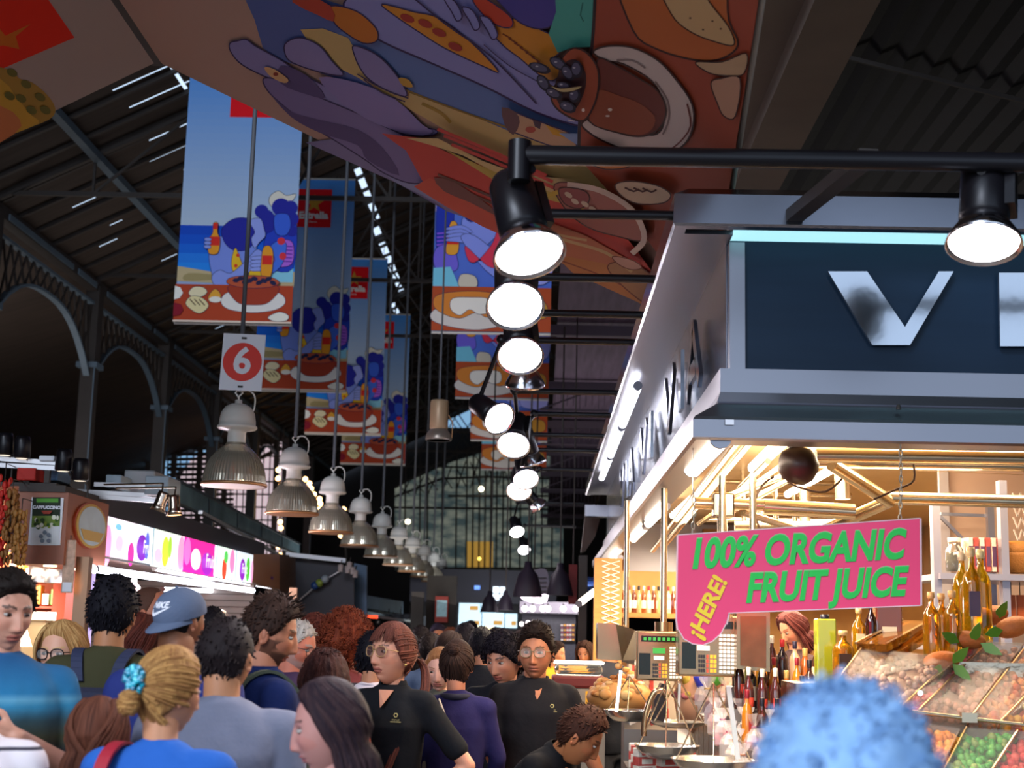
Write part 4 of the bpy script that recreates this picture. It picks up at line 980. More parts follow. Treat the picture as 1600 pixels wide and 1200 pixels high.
def prof_bottle(kind):
    return {'wine': [(.0, 0), (.036, 0), (.038, .01), (.038, .185), (.034, .21), (.018, .235), (.0135, .25), (.0135, .30)],
            'tall': [(.0, 0), (.034, 0), (.036, .01), (.033, .20), (.026, .24), (.012, .27), (.012, .33)],
            'squat': [(.0, 0), (.045, 0), (.046, .01), (.046, .13), (.04, .155), (.018, .175), (.018, .205)],
            'flask': [(.0, 0), (.030, 0), (.040, .02), (.042, .10), (.030, .16), (.016, .20), (.015, .24)]}[kind]
_botm = {}
def bottle(loc, label, kind='wine', liquid='#6a3a12', cap='#1b1820', lab=None, s=1.0, group=None, glass=False, name='bottle', square=False):
    key = (kind, liquid, cap, lab, glass, square)
    if key in _botm:
        o = copy_tree(_botm[key], loc, rg.uniform(0, 6), label=label, group=group, scale=s); return o
    t = thing(name, label, 'bottle', loc, rg.uniform(-.3, .3), group)
    t.scale = (s, s, s)
    m = mat('bottle ' + liquid, liquid, .08, 0, trans=.8 if glass else 0.0, coat=.6, spec=.7)
    p = prof_bottle(kind); mb = MB(); mb.lathe(p, 4 if square else 18, smooth=not square); mb.build('glass_body', m, t)
    z = p[-1][1]; r = p[-1][0]
    mb = MB(); mb.lathe([(r + .002, z - .035), (r + .003, z + .012), (r, z + .016), (0, z + .016)], 14); mb.build('cap', mat('cap ' + cap, cap, .4, .2), t)
    if lab:
        rr = p[3][0] + .0012; z0 = p[3][1]
        mb = MB(); n = 10; vs = []; 
        for i in range(n + 1):
            a = -PI / 2 - 1.1 + 2.2 * i / n; vs += [(rr * math.cos(a), rr * math.sin(a), z0 * .3), (rr * math.cos(a), rr * math.sin(a), z0 * .8)]
        mb.add(vs, [(2 * i, 2 * i + 2, 2 * i + 3, 2 * i + 1) for i in range(n)]); mb.build('label', mat('paper ' + lab, lab, .7), t)
    _botm[key] = t
    return t

# small bottles crowded on the counter, between the scales and the blue hair
kinds = [('wine', '#3a1c12', '#181520', '#e6d9bd'), ('tall', '#c77a1c', '#8c1c2a', '#c03428'), ('squat', '#d9952e', '#e8e0d0', '#e8dcc0'), ('wine', '#241820', '#b3272c', '#cfc4a8'), ('flask', '#b55c18', '#caa25a', None),
         ('tall', '#6d7a22', '#1e4a36', '#ded2b4'), ('wine', '#e0b08a', '#2c2640', '#efe4cf'), ('tall', '#451c18', '#d9d4ca', '#e04a34')]
names_k = ['dark wine bottle, cream label', 'amber bottle, red label', 'squat honey coloured bottle', 'black bottle, red cap', 'brown flask, golden cap',
           'olive green bottle', 'pale pink bottle', 'dark bottle, orange label']
n = 0
for row, (yy, z, x0, x1, cnt) in enumerate(((7.05, 1.30, 1.0, 1.38, 7), (7.25, 1.36, .98, 1.38, 8), (7.45, 1.46, 1.0, 1.40, 8), (7.75, 1.30, 1.1, 1.46, 6), (8.05, 1.34, 1.10, 1.46, 6), (6.84, 1.2, .96, 1.30, 6))):
    if row != 9:
        mb = MB(); mb.box((x0 - .05, yy - .09, 1.09), (x1 + .03, yy + .1, z)); mb.build('step', M_counter, ct, True)
    for i in range(cnt):
        k = rg.randrange(8); x = x0 + (x1 - x0) * i / (cnt - 1)
        kd, lq, cp, lb = kinds[k]
        bottle((x, yy + rg.uniform(-.02, .02), z), names_k[k] + ' right of the hanging scales, ' + ['front row', 'second row', 'raised third row', 'fourth row back', 'rearmost row', 'lowest row'][row],
               kd, lq, cp, lb, s=rg.uniform(.74, .82) * (.95 if kd != 'squat' else .76), group=names_k[k] + 's ' + str(row))
# big bottles right of that crowd
def box_bottle(px, pt, pb, Y, w, label, col, capc=None, paper=None, glass=.35, neck=True):
    b = at(px, pb, Y=Y); top = at(px, pt, Y=Y).z - b.z
    t = thing('bottle', label, 'bottle', b)
    m = mat('tall glass ' + col, col, .06, 0, trans=glass, coat=.5, spec=.8)
    mb = MB()
    if neck: mb.lathe([(0, 0), (w * .95, 0), (w, .012), (w, top * .62), (w * .85, top * .70), (w * .33, top * .80), (w * .30, top * .93)], 20)
    else: mb.box((-w, -w, 0), (w, w, top * .93), .006)
    mb.build('glass_body', m, t)
    r = w * .36 if neck else w * .4
    mb = MB(); mb.lathe([(r, top * .90), (r * 1.25, top * .93), (r * 1.15, top), (0, top)], 16); mb.build('stopper', mat('cap ' + (capc or '#c79a62'), capc or '#c79a62', .35, .1), t)
    if paper:
        mb = MB(); mb.box((-w * .55, -w - .004, top * .30), (w * .55, -w * .6, top * .55)); mb.build('label', mat('paper ' + paper, paper, .7), t)
    return t
bb = [(1290, 960, 1066, 6.9, .045, 'flat lime green bottle box standing at the left of the golden bottles', '#a9b52c', '#1d1c2c', None, 0, False),
      (1318, 985, 1066, 6.75, .050, 'golden bottle with dark oval label next to the lime green one', '#d8961a', '#e7c98a', '#3a2a20', .7, True),
      (1343, 950, 1040, 7.0, .035, 'slim golden bottle with pale label behind the dark brown one', '#e0a01c', '#e0c080', '#ecd9a8', .7, True),
      (1362, 935, 1040, 6.95, .028, 'very dark brown slim bottle between golden and amber bottles', '#2c1210', '#2c1210', None, 0, True),
      (1386, 930, 1040, 7.0, .062, 'wide amber liquor bottle with a square cream label', '#8a4412', '#caa25a', '#f0e0b8', .3, False),
      (1457, 925, 1032, 6.8, .040, 'left one of the three short oil bottles with cork tops', '#d99a20', None, None, .8, True), (1473, 927, 1030, 6.9, .040, 'middle one of the three short oil bottles with cork tops', '#d9921c', None, None, .8, True), (1490, 923, 1030, 6.85, .042, 'right one of the three short oil bottles with cork tops', '#dc9c24', None, None, .8, True),
      (1506, 862, 1005, 7.1, .045, 'left one of the three tall yellow oil bottles', '#e8b81c', '#d9cbb0', None, .8, True), (1521, 855, 1010, 7.0, .046, 'middle tall yellow oil bottle with a dark oval label', '#dfa818', '#d9c090', '#4a3c50', .8, True), (1536, 858, 1008, 7.15, .048, 'right one of the three tall yellow oil bottles', '#ecc01c', '#e0d0a0', None, .8, True)]
for px, pt, pb, Y, w, lab, col, cc, pp, gl, nk in bb: box_bottle(px, pt, pb, Y, w, lab, col, cc, pp, gl, nk)
for (x0, x1, y0, y1, py, px) in ((1.16, 1.66, 6.68, 7.10, 1066, 1300), (1.66, 2.3, 6.72, 7.3, 1032, 1473)):
    z = at(px, py, Y=6.9).z
    mb = MB(); mb.box((x0, y0, 1.09), (x1, y1, z - .002)); mb.build('step', M_foil, ct, True)

# hanging scales: head with keypad, rod and round pan
M_key = mat('white key', '#efe9df', .5); M_kbd = mat('pale key board', '#cfc3ba', .5); M_lcd = mat('green display', '#2f8a3a', .4, emit=.35, ecol='#3fb14a'); M_dk = mat('dark display glass', '#141a16', .15)
M_scale = mat('scale steel', '#a88f6e', .2, .9, bump=.1, bump_scale=6)
def scale_head(px0, py0, px1, py1, Y, label, pole_px, pan, kx=.55):
    a = at(px0, py1, Y=Y); b = at(px1, py0, Y=Y); W = b.x - a.x; H = b.z - a.z
    t = thing('hanging_scale', label, 'scale', a)
    mb = MB(); mb.box((0, 0, 0), (W, .16, H), .01); mb.build('housing', M_scale, t)
    mb = MB(); mb.box((W * .1, -.004, H * .78), (W * .95, .0, H * .9)); mb.build('display_window', M_dk, t)
    mb = MB()
    for i in range(7): mb.box((W * .15 + i * W * .1, -.006, H * .81), (W * .21 + i * W * .1, -.004, H * .87))
    mb.build('display_digits', M_lcd, t)
    mb = MB(); mb.box((W * (kx - .2), -.005, H * .55), (W * (kx + .06), 0, H * .66)); mb.build('small_display', M_lcd, t)
    mb = MB(); mb.box((W * (kx - .18), -.005, H * .42), (W * (kx + .04), 0, H * .5)); mb.build('name_plate', M_key, t)
    mb = MB(); mb.box((W * .06, -.004, H * .12), (W * .30, 0, H * .55)); mb.build('printer_flap', M_dk, t)
    for c_, xa, xb, n1, ya, yb, n2 in (('#1c1c22', .34, .46, 3, .06, .36, 4), ('#d8432c', .48, .52, 1, .06, .36, 4), ('#f0a62c', .54, .66, 2, .06, .36, 4), ('#f4efe6', .70, .97, 4, .05, .70, 10)):
        m = mat('keys ' + c_, c_, .5)
        for i in range(n1):
            for j in range(n2):
                w = (xb - xa) * W / n1; h = (yb - ya) * H / n2; x = xa * W + i * w; z = ya * H + j * h
                if c_ == '#f4efe6' and j % 5: continue
                mb = MB()
                if c_ == '#f4efe6':
                    for jj in range(5): mb.box((x + .1 * w, -.006, z + (jj + .15) * h), (x + .9 * w, -.001, z + (jj + .85) * h))
                    mb.build('key_block', m, t); continue
                mb.box((x + .1 * w, -.006, z + .12 * h), (x + .9 * w, -.001, z + .88 * h)); mb.build('key', m, t)
    mb = MB(); mb.tube([(W * pole_px, .08, H), (W * pole_px, .08, 2.51 - a.z)], .018, 10); mb.build('pole', M_chrome, t)
    mb = MB(); mb.tube([(W * pole_px, .08, H - .005), (W * pole_px, .08, H + .05)], .05, 14); mb.build('collar', M_scale, t)
    return t
scale_head(994, 987, 1068, 1063, 7.9, 'hanging steel scale head left of the pink tab, with keypad and green display', .6, None)
scale_head(1060, 962, 1150, 1056, 7.2, 'hanging steel scale head half hidden behind the pink tab, with white keys', .8, None, .5)
def plain_box(pix, Y, dy, label, m, name, cat):
    p = at(*pix[0], Y=Y); t = thing(name, label, cat, p); mb = MB(); mb.prism([at(a, b, Y=Y) for a, b in pix], (0, dy, 0)); mb.build('housing', m, t, True); return t
t = plain_box([(1151, 957), (1203, 957), (1203, 1050), (1151, 1045)], 7.1, .14, 'steel back side of a hanging scale, right of the pink tab', M_scale, 'hanging_scale', 'scale')
mb = MB(); p = at(1177, 957, Y=7.17); mb.tube([p, (p.x, p.y, 2.51)], .018, 10); mb.build('pole', M_chrome, t, True)
mb = MB(); mb.prism([at(a, b, Y=7.095) for a, b in ((1157, 963), (1197, 963), (1197, 1044), (1157, 1040))], (0, -.004, 0)); mb.build('mirror_panel', mat('steel painted reflection', '#8c5c40', .25, .8, noise_amt=.5, noise_scale=9), t, True)  # brown mottled reflection put into the panel's colour
t = plain_box([(934, 973), (962, 975), (975, 1032), (934, 1030)], 8.6, .3, 'steel scale head turned sideways at the left of the scales', M_scale, 'hanging_scale', 'scale')
mb = MB(); p = at(978, 975, Y=8.75); mb.tube([at(978, 1030, Y=8.75), (p.x, p.y, 2.51)], .016, 10); mb.build('pole', M_chrome, t, True)
mb = MB(); mb.prism([at(962, 975, Y=8.6), at(992, 984, Y=8.2), at(992, 1040, Y=8.2), at(972, 1034, Y=8.6)], (0, .02, 0)); mb.build('side_panel', M_scale, t, True)
# pole with cups further left, and pans
M_pan = mat('bright pan steel', '#d9d2c6', .2, .9)
def pan(px, py, Y, r, label, top=None, h=.06):
    c = at(px, py, Y=Y); t = thing('weighing_pan', label, 'pan', c)
    mb = MB(); mb.lathe([(0, -h), (r * .6, -h * .92), (r * .9, -h * .4), (r, 0), (r * 1.03, .004), (r * .97, .002), (r * .86, -h * .35), (r * .55, -h * .8), (0, -h * .85)], 36); mb.build('dish', M_pan, t)
    for k in range(3):
        a = k * 2 * PI / 3 + .4; mb = MB(); mb.tube([(r * math.cos(a), r * math.sin(a), 0), (0, 0, top or .28)], .004, 6); mb.build('hanger_rod', M_chrome, t)
    return t
pan(983, 1110, 7.9, .135, 'small steel weighing pan hung below the left scale head', .18)
pan(1060, 1128, 7.5, .14, 'flat steel weighing pan behind the first, under the middle scale', .22, .03)
pan(1042, 1165, 6.9, .15, 'round steel weighing pan in front of the bagged fruit', .3)
pan(1115, 1187, 6.35, .18, 'largest steel weighing pan, at the bottom left of the blue hair', .32)
def rod(px0, py0, px1, py1, Y, w, label, m, name='rod'):
    mb = MB(); mb.bar(at(px0, py0, Y=Y), at(px1, py1, Y=Y), w, w * .6); o = mb.build(name, m); props(o, label, 'rod')
M_wh = mat('white plastic strip', '#f2ead8', .5)
for a in ((970, 1048, 963, 1112, 7.7, .014, 'bright white hanging rod in front of the left weighing pan', M_tubeW), (1062, 1068, 1060, 1128, 7.4, .012, 'pale hanging rod above the flat weighing pan', M_wh), (1138, 1072, 1153, 1186, 6.3, .02, 'slanting cream rod above the largest weighing pan', M_wh)): rod(*a, name='hanger_rod')  # first rod glows in tube material though it is no lamp
mb = MB(); mb.tube([at(a, b, Y=7.2) for a, b in smooth_pts([(1006, 1150), (1008, 1120), (1020, 1085), (1034, 1079), (1042, 1090)], 4, False)], .014, 8); props(mb.build('curved_handle', M_scale), 'bent steel handle rising behind the round weighing pan', 'handle')
t = thing('black_cloth_bag', 'black slack bag leaning behind the bent steel handle', 'bag', at(1035, 1130, Y=7.6)); mb = MB(); mb.prism([at(a, b, Y=7.6) for a, b in ((1020, 1132), (1022, 1095), (1034, 1068), (1042, 1070), (1042, 1110), (1036, 1134))], (0, .14, 0)); mb.build('sack', M_black, t, True)

# bagged fruit and cups along the aisle side of the counter
bagcols = ['#c98a68', '#b8485c', '#d0ac78', '#a8242e', '#c0889a', '#b87c2c', '#cbb89c', '#8c3442']
bagnames = ['peach', 'rose', 'cream', 'red', 'pale pink', 'amber', 'whitish', 'dark rose']
M_cello = mat('cellophane', '#fff4ee', .12, 0, alpha=.30, spec=.9)
_bag = {}
def bag(loc, k, s, label, group):
    if k in _bag: return copy_tree(_bag[k], loc, rg.uniform(0, 6), label=label, scale=s, group=group)
    t = thing('cellophane_bag', label, 'bag', loc, 0, group); t.scale = (s, s, s)
    mb = MB(); n = 14; vs = []; prof = [(.03, 0), (.045, .01), (.046, .07), (.036, .10), (.012, .125), (.01, .135), (.03, .165), (.036, .185)]
    for i, (r, z) in enumerate(prof):
        for j in range(n):
            rr = r * (1 + (.22 if j % 2 else -.1) * (1 if i > 3 else .3)); a = 2 * PI * j / n; vs.append((rr * math.cos(a), rr * math.sin(a), z))
    mb.add(vs, [(i * n + j, i * n + (j + 1) % n, (i + 1) * n + (j + 1) % n, (i + 1) * n + j) for i in range(len(prof) - 1) for j in range(n)]); mb.build('wrap', M_cello, t)
    mb = MB(); r2 = random.Random(k)
    for i in range(9): mb.ball((r2.uniform(-.022, .022), r2.uniform(-.022, .022), .02 + .065 * i / 9), r2.uniform(.014, .02), 8, 6)
    mb.build('fruit_pieces', mat('sweet ' + bagcols[k], bagcols[k], .45), t)
    mb = MB(); mb.tube([(0, 0, .126), (0, 0, .134)], .016, 8); mb.build('tie', mat('tie ' + bagcols[(k + 3) % 8], bagcols[(k + 3) % 8], .5), t)
    _bag[k] = t; return t
for row in range(9):
    yy = 6.35 + row * .22; zb_ = 1.09 + .035 * row
    mb = MB(); mb.box((.84, yy - .1, 1.09), (1.0 + .02 * row, yy + .1, zb_)) if row else None
    if row: mb.build('step', M_foil, ct, True)
    for i in range(3):
        k = rg.randrange(8)
        bag((.87 + i * .115 + rg.uniform(-.01, .01), yy + rg.uniform(-.03, .03), zb_), k, rg.uniform(.9, 1.1),
            'clear bag of %s sweets, %s row by the weighing pans' % (bagnames[k], ['front', 'second', 'third', 'fourth', 'fifth', 'sixth', 'seventh', 'eighth', 'rear'][row]), '%s bags row %d' % (bagnames[k], row))
# cut fruit packs in trays at the aisle corner, in front of the bending worker
M_cart = mat('printed carton', '#c9534a', .5, noise_amt=.5, noise_scale=60)
M_cart2 = mat('white carton', '#e8dccb', .5, noise_amt=.2, noise_scale=80)
def carton(x, y, z, rz, label, m, group, s=(.10, .05, .04)):
    t = thing('sweet_box', label, 'box', (x, y, z), rz, group); mb = MB(); mb.box((-s[0] / 2, -s[1] / 2, 0), (s[0] / 2, s[1] / 2, s[2]), .003); mb.build('carton', m, t)
    mb = MB(); mb.box((-s[0] * .3, -s[1] / 2 - .001, s[2] * .2), (s[0] * .3, -s[1] / 2, s[2] * .8)); mb.build('printed_band', M_cart if m is M_cart2 else M_cart2, t)
mb = MB(); mb.box((.44, 6.9, .95), (.82, 7.7, 1.06)); mb.box((.5, 7.0, 0), (.8, 7.6, .95)); mb.build('side_shelf', M_counter, ct, True)
for i in range(3):
    for j in range(3):
        for k in range(2 if i else 3):
            carton(.50 + i * .11, 7.0 + j * .16, 1.06 + k * .04, .5, ('red' if (i + j + k) % 2 else 'white') + ' sweet box stacked at the counter corner below the bending worker, %s layer' % ['lowest', 'middle', 'top'][k], M_cart if (i + j + k) % 2 else M_cart2, 'sweet boxes %d %d' % ((i + j + k) % 2, k))
for i in range(8):
    carton(.56 + (i % 2) * .12, 8.4 + (i // 2) * .05, 1.20 + .09 * (i // 2), .35, ('red' if i % 2 else 'white') + ' leaflet pack in the slanting rack at the stall corner, %s row' % ['bottom', 'second', 'third', 'top'][i // 2], M_cart if i % 2 else M_cart2, 'leaflet packs %d' % i, (.11, .03, .10))
mb = MB(); mb.prism([(.48, 8.35, .0), (.48, 8.35, 1.18), (.48, 8.62, 1.50), (.48, 8.62, 0)], (.3, 0, 0)); mb.build('leaflet_rack', M_counter, ct, True)

# heaps further back
def heap(px, py, Y, r, h, cols, label, name='fruit_heap', n=70, size=.03, parent=None, sq=1.0):
    c = at(px, py, Y=Y); t = MB(); r2 = random.Random(px)
    for i in range(n):
        a = r2.uniform(0, 2 * PI); q = math.sqrt(r2.random()); t.c = rgb(r2.choice(cols)); s = size * r2.uniform(.7, 1.3)
        t.ball((r * q * math.cos(a), r * sq * q * math.sin(a), h * (1 - q) * r2.random() + s * .5 + h * (1 - q) * .4), (s, s * r2.uniform(.6, 1), s * r2.uniform(.5, .9)), 8, 6)
    t.c = rgb(cols[0]); t.ball((0, 0, 0), (r, r * sq, h * .8), 14, 8)
    o = t.build(name, vcol_mat('heaped sweets', .5), parent); o.location = c
    return props(o, label, 'sweets', None, 'stuff')
heap(970, 1090, 8.5, .20, .13, ['#c98f52', '#b5713a', '#e0b070', '#d9a35c'], 'heap of light brown dried snacks behind the left weighing pan')
heap(1010, 1080, 8.6, .13, .12, ['#f4e7b8', '#e9efb0', '#fff0d0'], 'heap of pale yellow bags behind the snacks')
heap(1110, 1095, 8.1, .20, .26, ['#c9906c', '#cfae86', '#b86464', '#b0983c', '#c87c88'], 'tall mound of wrapped pinkish sweets left of the small bottles', n=120)
for px, py, col, lab in ((1098, 1078, '#3a3fb4', 'purple blue plastic scoop on top of the wrapped sweets'), (1118, 1072, '#52b83c', 'green plastic scoop on top of the wrapped sweets')):
    t = thing('scoop', lab, 'scoop', at(px, py, Y=7.9)); mb = MB(); mb.lathe([(0, 0), (.03, .01), (.05, .06), (.052, .08), (.045, .06), (.02, .02)], 16); mb.tube([(.04, 0, .06), (.10, 0, .10)], .008); mb.build('bowl', mat('plastic ' + col, col, .35), t)

# slanting display trays with clear lids at the right
def tray(pix, Y0, Y1, fillcols, label, kind='thing'):
    """pix: four corners near-left, near-right, far-right, far-left"""
    P4 = [at(pix[0][0], pix[0][1], Y=Y0), at(pix[1][0], pix[1][1], Y=Y0), at(pix[2][0], pix[2][1], Y=Y1), at(pix[3][0], pix[3][1], Y=Y1)]
    t = thing('display_tray', label, 'tray', P4[0]); n = (P4[1] - P4[0]).cross(P4[3] - P4[0]).normalized()
    if n.z < 0: n = -n
    mb = MB(); mb.prism([p - n * .09 for p in P4], -n * .01); 
    for a, b in zip(P4, P4[1:] + P4[:1]): mb.prism([a - n * .1, b - n * .1, b, a], (Vector((-(b - a).y, (b - a).x, 0))).normalized() * .004)
    mb.build('box', mat('clear tray wall', '#b09c88', .2, 0, alpha=.4, spec=.4), t, True)
    mb = MB(); mb.prism([p + n * .003 for p in P4], n * .004); mb.build('lid', M_plastic, t, True)
    mb = MB(); mb.bar(P4[0] + n * .008, P4[3] + n * .008, .006, .006); mb.build('lid_edge', M_chrome, t, True)
    mb = MB(); r2 = random.Random(int(pix[0][0]))
    for i in range(170):
        u, v = r2.random(), r2.random(); q = P4[0] * (1 - u) * (1 - v) + P4[1] * u * (1 - v) + P4[2] * u * v + P4[3] * (1 - u) * v
        mb.c = rgb(r2.choice(fillcols)); mb.ball(q - n * r2.uniform(.02, .06), (r2.uniform(.012, .02),) * 3, 7, 5)
    mb.c = rgb(fillcols[0]); mb.prism([P4[0].lerp(P4[2], .03) - n * .055, P4[1].lerp(P4[3], .03) - n * .055, P4[2].lerp(P4[0], .03) - n * .055, P4[3].lerp(P4[1], .03) - n * .055], -n * .03)
    o = mb.build('candied_fruit', vcol_mat('heaped sweets'), t, True); o['kind'] = 'stuff'
    return t
tray([(1435, 1112), (1512, 1122), (1600, 1005), (1545, 1003)], 6.25, 7.0, ['#8c5440', '#9c6448', '#a86c54'], 'slanting tray of brown dried fruit under a clear lid, right of the red strip')
tray([(1517, 1122), (1560, 1128), (1680, 1000), (1608, 1005)], 6.25, 7.0, ['#b5502e', '#a8643c', '#d07a3c'], 'slanting tray of rust coloured nuts under a clear lid')
tray([(1564, 1128), (1640, 1134), (1760, 1000), (1690, 1000)], 6.25, 7.0, ['#c04a30', '#e0a03c', '#d98a2c'], 'slanting tray with orange fruit slices at the right frame edge')
tray([(1408, 1106), (1432, 1112), (1540, 1003), (1522, 1000)], 6.25, 7.0, ['#b3202c', '#c93438', '#8c1820'], 'narrow slanting strip of dark red berries between the lids')
tray([(1300, 1075), (1402, 1105), (1500, 1028), (1345, 1015)], 6.3, 6.66, ['#a88c78', '#98796a', '#b89e8c'], 'wide white tray behind the blue hair, with pale lids')
tray([(1400, 1200), (1470, 1200), (1500, 1140), (1448, 1132)], 5.98, 6.2, ['#e88a2c', '#f0a040', '#d97a28'], 'open tray corner of orange candied fruit')
tray([(1472, 1210), (1545, 1212), (1592, 1143), (1510, 1138)], 5.97, 6.2, ['#4a9a3c', '#6aa848', '#8a9a4c', '#3c8a34'], 'open tray of green candied fruit')
tray([(1545, 1212), (1640, 1216), (1690, 1148), (1590, 1143)], 5.96, 6.2, ['#d8453a', '#c83a34', '#e8604c'], 'open tray of red candied fruit in the bottom right corner')
mb = MB(); mb.box((1.2, 5.92, 1.0), (4.2, 6.25, 1.10)); mb.box((1.2, 6.0, 0), (4.2, 6.25, 1.0)); mb.build('front_ledge', M_counter, ct, True)
mb = MB(); mb.prism([(1.2, 6.25, 1.09), (1.2, 6.25, 1.24), (1.2, 6.67, 1.42), (1.2, 6.67, 1.09)], (3.0, 0, 0)); mb.build('step', M_foil, ct, True)
mb = MB(); mb.tube([at(1425, 1112, Y=6.22), at(1660, 1140, Y=6.22)], .008, 8); mb.build('front_rail', M_chrome, ct, True)
mb = MB(); mb.box(tuple(at(1500, 1128, Y=6.24)), tuple(at(1527, 1114, Y=6.21))); mb.build('clip', M_chrome, ct, True)
t = thing('blue_lamp', 'tiny white blue LED light on the pale trays', 'light', at(1438, 1083, Y=6.3)); mb = MB(); mb.ball((0, 0, 0), .010); mb.build('bulb', mat('blue led', '#ffffff', emit=12, ecol='#cfd0ff'), t)
mb = MB(); mb.box((2.0, 6.75, 1.09), (4.2, 7.5, 1.45)); mb.build('step', M_foil, ct, True)
# jars lying slanted (long glass boxes)
for (a, b, lab) in (((1362, 1012), (1432, 975), 'long slanting glass box of orange sweets, left of the cork bottles'), ((1372, 1030), (1445, 985), 'second slanting glass box in front of the first')):
    p, q = at(*a, Y=6.65), at(*b, Y=7.2); t = thing('glass_box', lab, 'box', p); mb = MB(); mb.bar(p, q, .14, .035); mb.build('pane', mat('amber glass', '#d98a2c', .08, 0, trans=.75, spec=.8), t, True)
    mb = MB(); mb.bar(p + Vector((.07, 0, .02)), q + Vector((.07, 0, .02)), .012, .01); mb.bar(p + Vector((-.07, 0, .02)), q + Vector((-.07, 0, .02)), .012, .01); mb.build('edge', M_chrome, t, True)
# mamey fruits with leaves on foil
M_mamey = mat('rough orange brown skin', '#a85c24', .65, noise_amt=.25, noise_scale=30, bump=.3, bump_scale=90); M_leaf = mat('green leaf', '#4a7a1e', .45)
for px, py, Y, r, ro, lab in ((1472, 1032, 6.66, (.085, .05, .042), .1, 'orange brown fruit lowest, in front of the cork bottles'), (1512, 1000, 6.85, (.085, .05, .042), -.1, 'orange brown fruit in the middle, below the tall oil bottles'), (1545, 963, 7.25, (.10, .06, .05), .25, 'orange brown fruit upper, right of the oil bottles'), (1582, 980, 7.1, (.09, .055, .05), .3, 'orange brown fruit at the right end of the leaves')):
    t = thing('mamey_fruit', lab, 'fruit', at(px, py, Y=Y)); mb = MB(); mb.ball((0, 0, 0), r, 18, 12); o = mb.build('skin', M_mamey, t); o.rotation_euler = (0, -ro, 0)
    for k in range(3):
        a = rg.uniform(0, 2 * PI); mb = MB(); L = .11; d = Vector((math.cos(a) * .8, -.3, math.sin(a) * .6)).normalized(); s_ = Vector((-d.z, 0, d.x)) * .028; c = Vector((math.cos(a) * r[0] * .7, -r[1] * .8, -r[2] * .3))
        pts = [c, c + d * L * .35 + s_, c + d * L * .7 + s_ * .7, c + d * L, c + d * L * .7 - s_ * .7, c + d * L * .35 - s_]; mb.prism(pts, (0, .003, 0)); mb.build('leaf', M_leaf, t)
for (x0, y0, x1, y1, z) in ((1.86, 7.08, 2.7, 7.45, 1.60),):
    mb = MB(); mb.box((x0, y0, 1.35), (x1, y1, z)); mb.build('foil_block', M_foil, ct, True)

# shelving rack at the right
rk = thing('shelving_rack', 'grey steel shelving rack with slotted uprights at the right of the stall', 'shelf', at(1460, 900, Y=8.6))
for px in (1462, 1568, 1660): 
    p = at(px, 900, Y=8.6); mb = MB(); mb.box((p.x - .022, 8.55, 1.0), (p.x + .022, 8.62, at(px, 752 if px > 1500 else 790, Y=8.6).z)); mb.build('upright', mat('lilac grey steel', '#a8a4b0', .35, .6), rk, True)
p = at(1548, 900, Y=9.2); mb = MB(); mb.box((p.x - .02, 9.15, 1.0), (p.x + .02, 9.2, 2.6)); mb.build('upright', M_steelB, rk, True)
for py in (900, 1010): a, b = at(1462, py, Y=8.6), at(1680, py, Y=8.6); mb = MB(); mb.box((a.x, 8.5, a.z - .02), (b.x, 9.2, a.z + .015)); mb.build('shelf_board', mat('lilac grey steel'), rk, True)
mb = MB(); mb.bar(at(1470, 803, Y=9.2), at(1545, 806, Y=9.2), .02, .02); mb.bar(at(1468, 806, Y=9.2), at(1510, 848, Y=9.2), .02, .02); mb.build('brace', M_steelB, rk, True)
zs = at(1500, 893, Y=8.7).z
t = thing('glass_jar', 'clear glass jar of pale pieces standing on the rack shelf', 'jar', (at(1492, 890, Y=8.7).x, 8.7, zs)); mb = MB(); mb.lathe([(0, 0), (.05, 0), (.052, .02), (.052, .13), (.035, .15), (.035, .18)], 20); mb.build('glass_body', M_glassc, t); mb = MB(); mb.lathe([(.038, .175), (.038, .2), (0, .2)], 16); mb.build('lid', M_wh, t); mb = MB(); mb.lathe([(0, .005), (.046, .005), (.046, .10), (0, .11)], 16); mb.build('contents', mat('pale pieces', '#eadfc9', .6, noise_amt=.3, noise_scale=60), t)
for i in range(7):
    t = thing('carton_box', 'narrow upright box on the rack shelf, %s from the left' % ['first', 'second', 'third', 'fourth', 'fifth', 'sixth', 'seventh'][i], 'box', (at(1512 + i * 9, 890, Y=8.7).x, 8.7, zs), .1, 'row of upright boxes on the rack'); mb = MB(); mb.box((-.014, -.06, 0), (.014, .06, .20), .002); mb.build('carton', mat(['white carton', 'printed carton'][i % 2]), t); mb = MB(); mb.box((-.012, -.062, .03), (.012, -.06, .15)); mb.build('printed_band', mat('plum print', '#5a3a5c', .5), t)
t = thing('wicker_basket', 'wicker basket on the rack at the right frame edge', 'basket', (at(1592, 890, Y=8.7).x, 8.75, zs)); mb = MB(); mb.lathe([(0, 0), (.09, 0), (.10, .10), (.11, .12), (.10, .12), (.085, .02)], 20); mb.build('body', mat('wicker', '#b8793a', .6, bump=.5, bump_scale=120), t); mb = MB(); mb.lathe([(.105, .115), (.115, .125), (.12, .16), (.06, .19), (0, .19)], 20); mb.build('top', mat('wicker'), t)
for px, py, lab in ((1590, 1010, 'orange packet on the lower rack shelf at the right edge'),):
    pass
for i in range(5):
    p = at(1580 + i * 14, 935, Y=8.7); t = thing('orange_packet', 'orange packet hanging below the rack shelf, %s from left' % ['first', 'second', 'third', 'fourth', 'fifth'][i], 'packet', p, 0, 'orange packets under the rack shelf'); mb = MB(); mb.box((-.022, -.015, -.12), (.022, .015, .02), .005); mb.build('pouch', mat('orange packet', '#c8602c', .5), t); mb = MB(); mb.tube([(0, 0, .02), (0, 0, zs - p.z - .02)], .003, 5); mb.build('hook', M_ironD, t)
mb = MB(); a = at(1582, 770, Y=8.9)
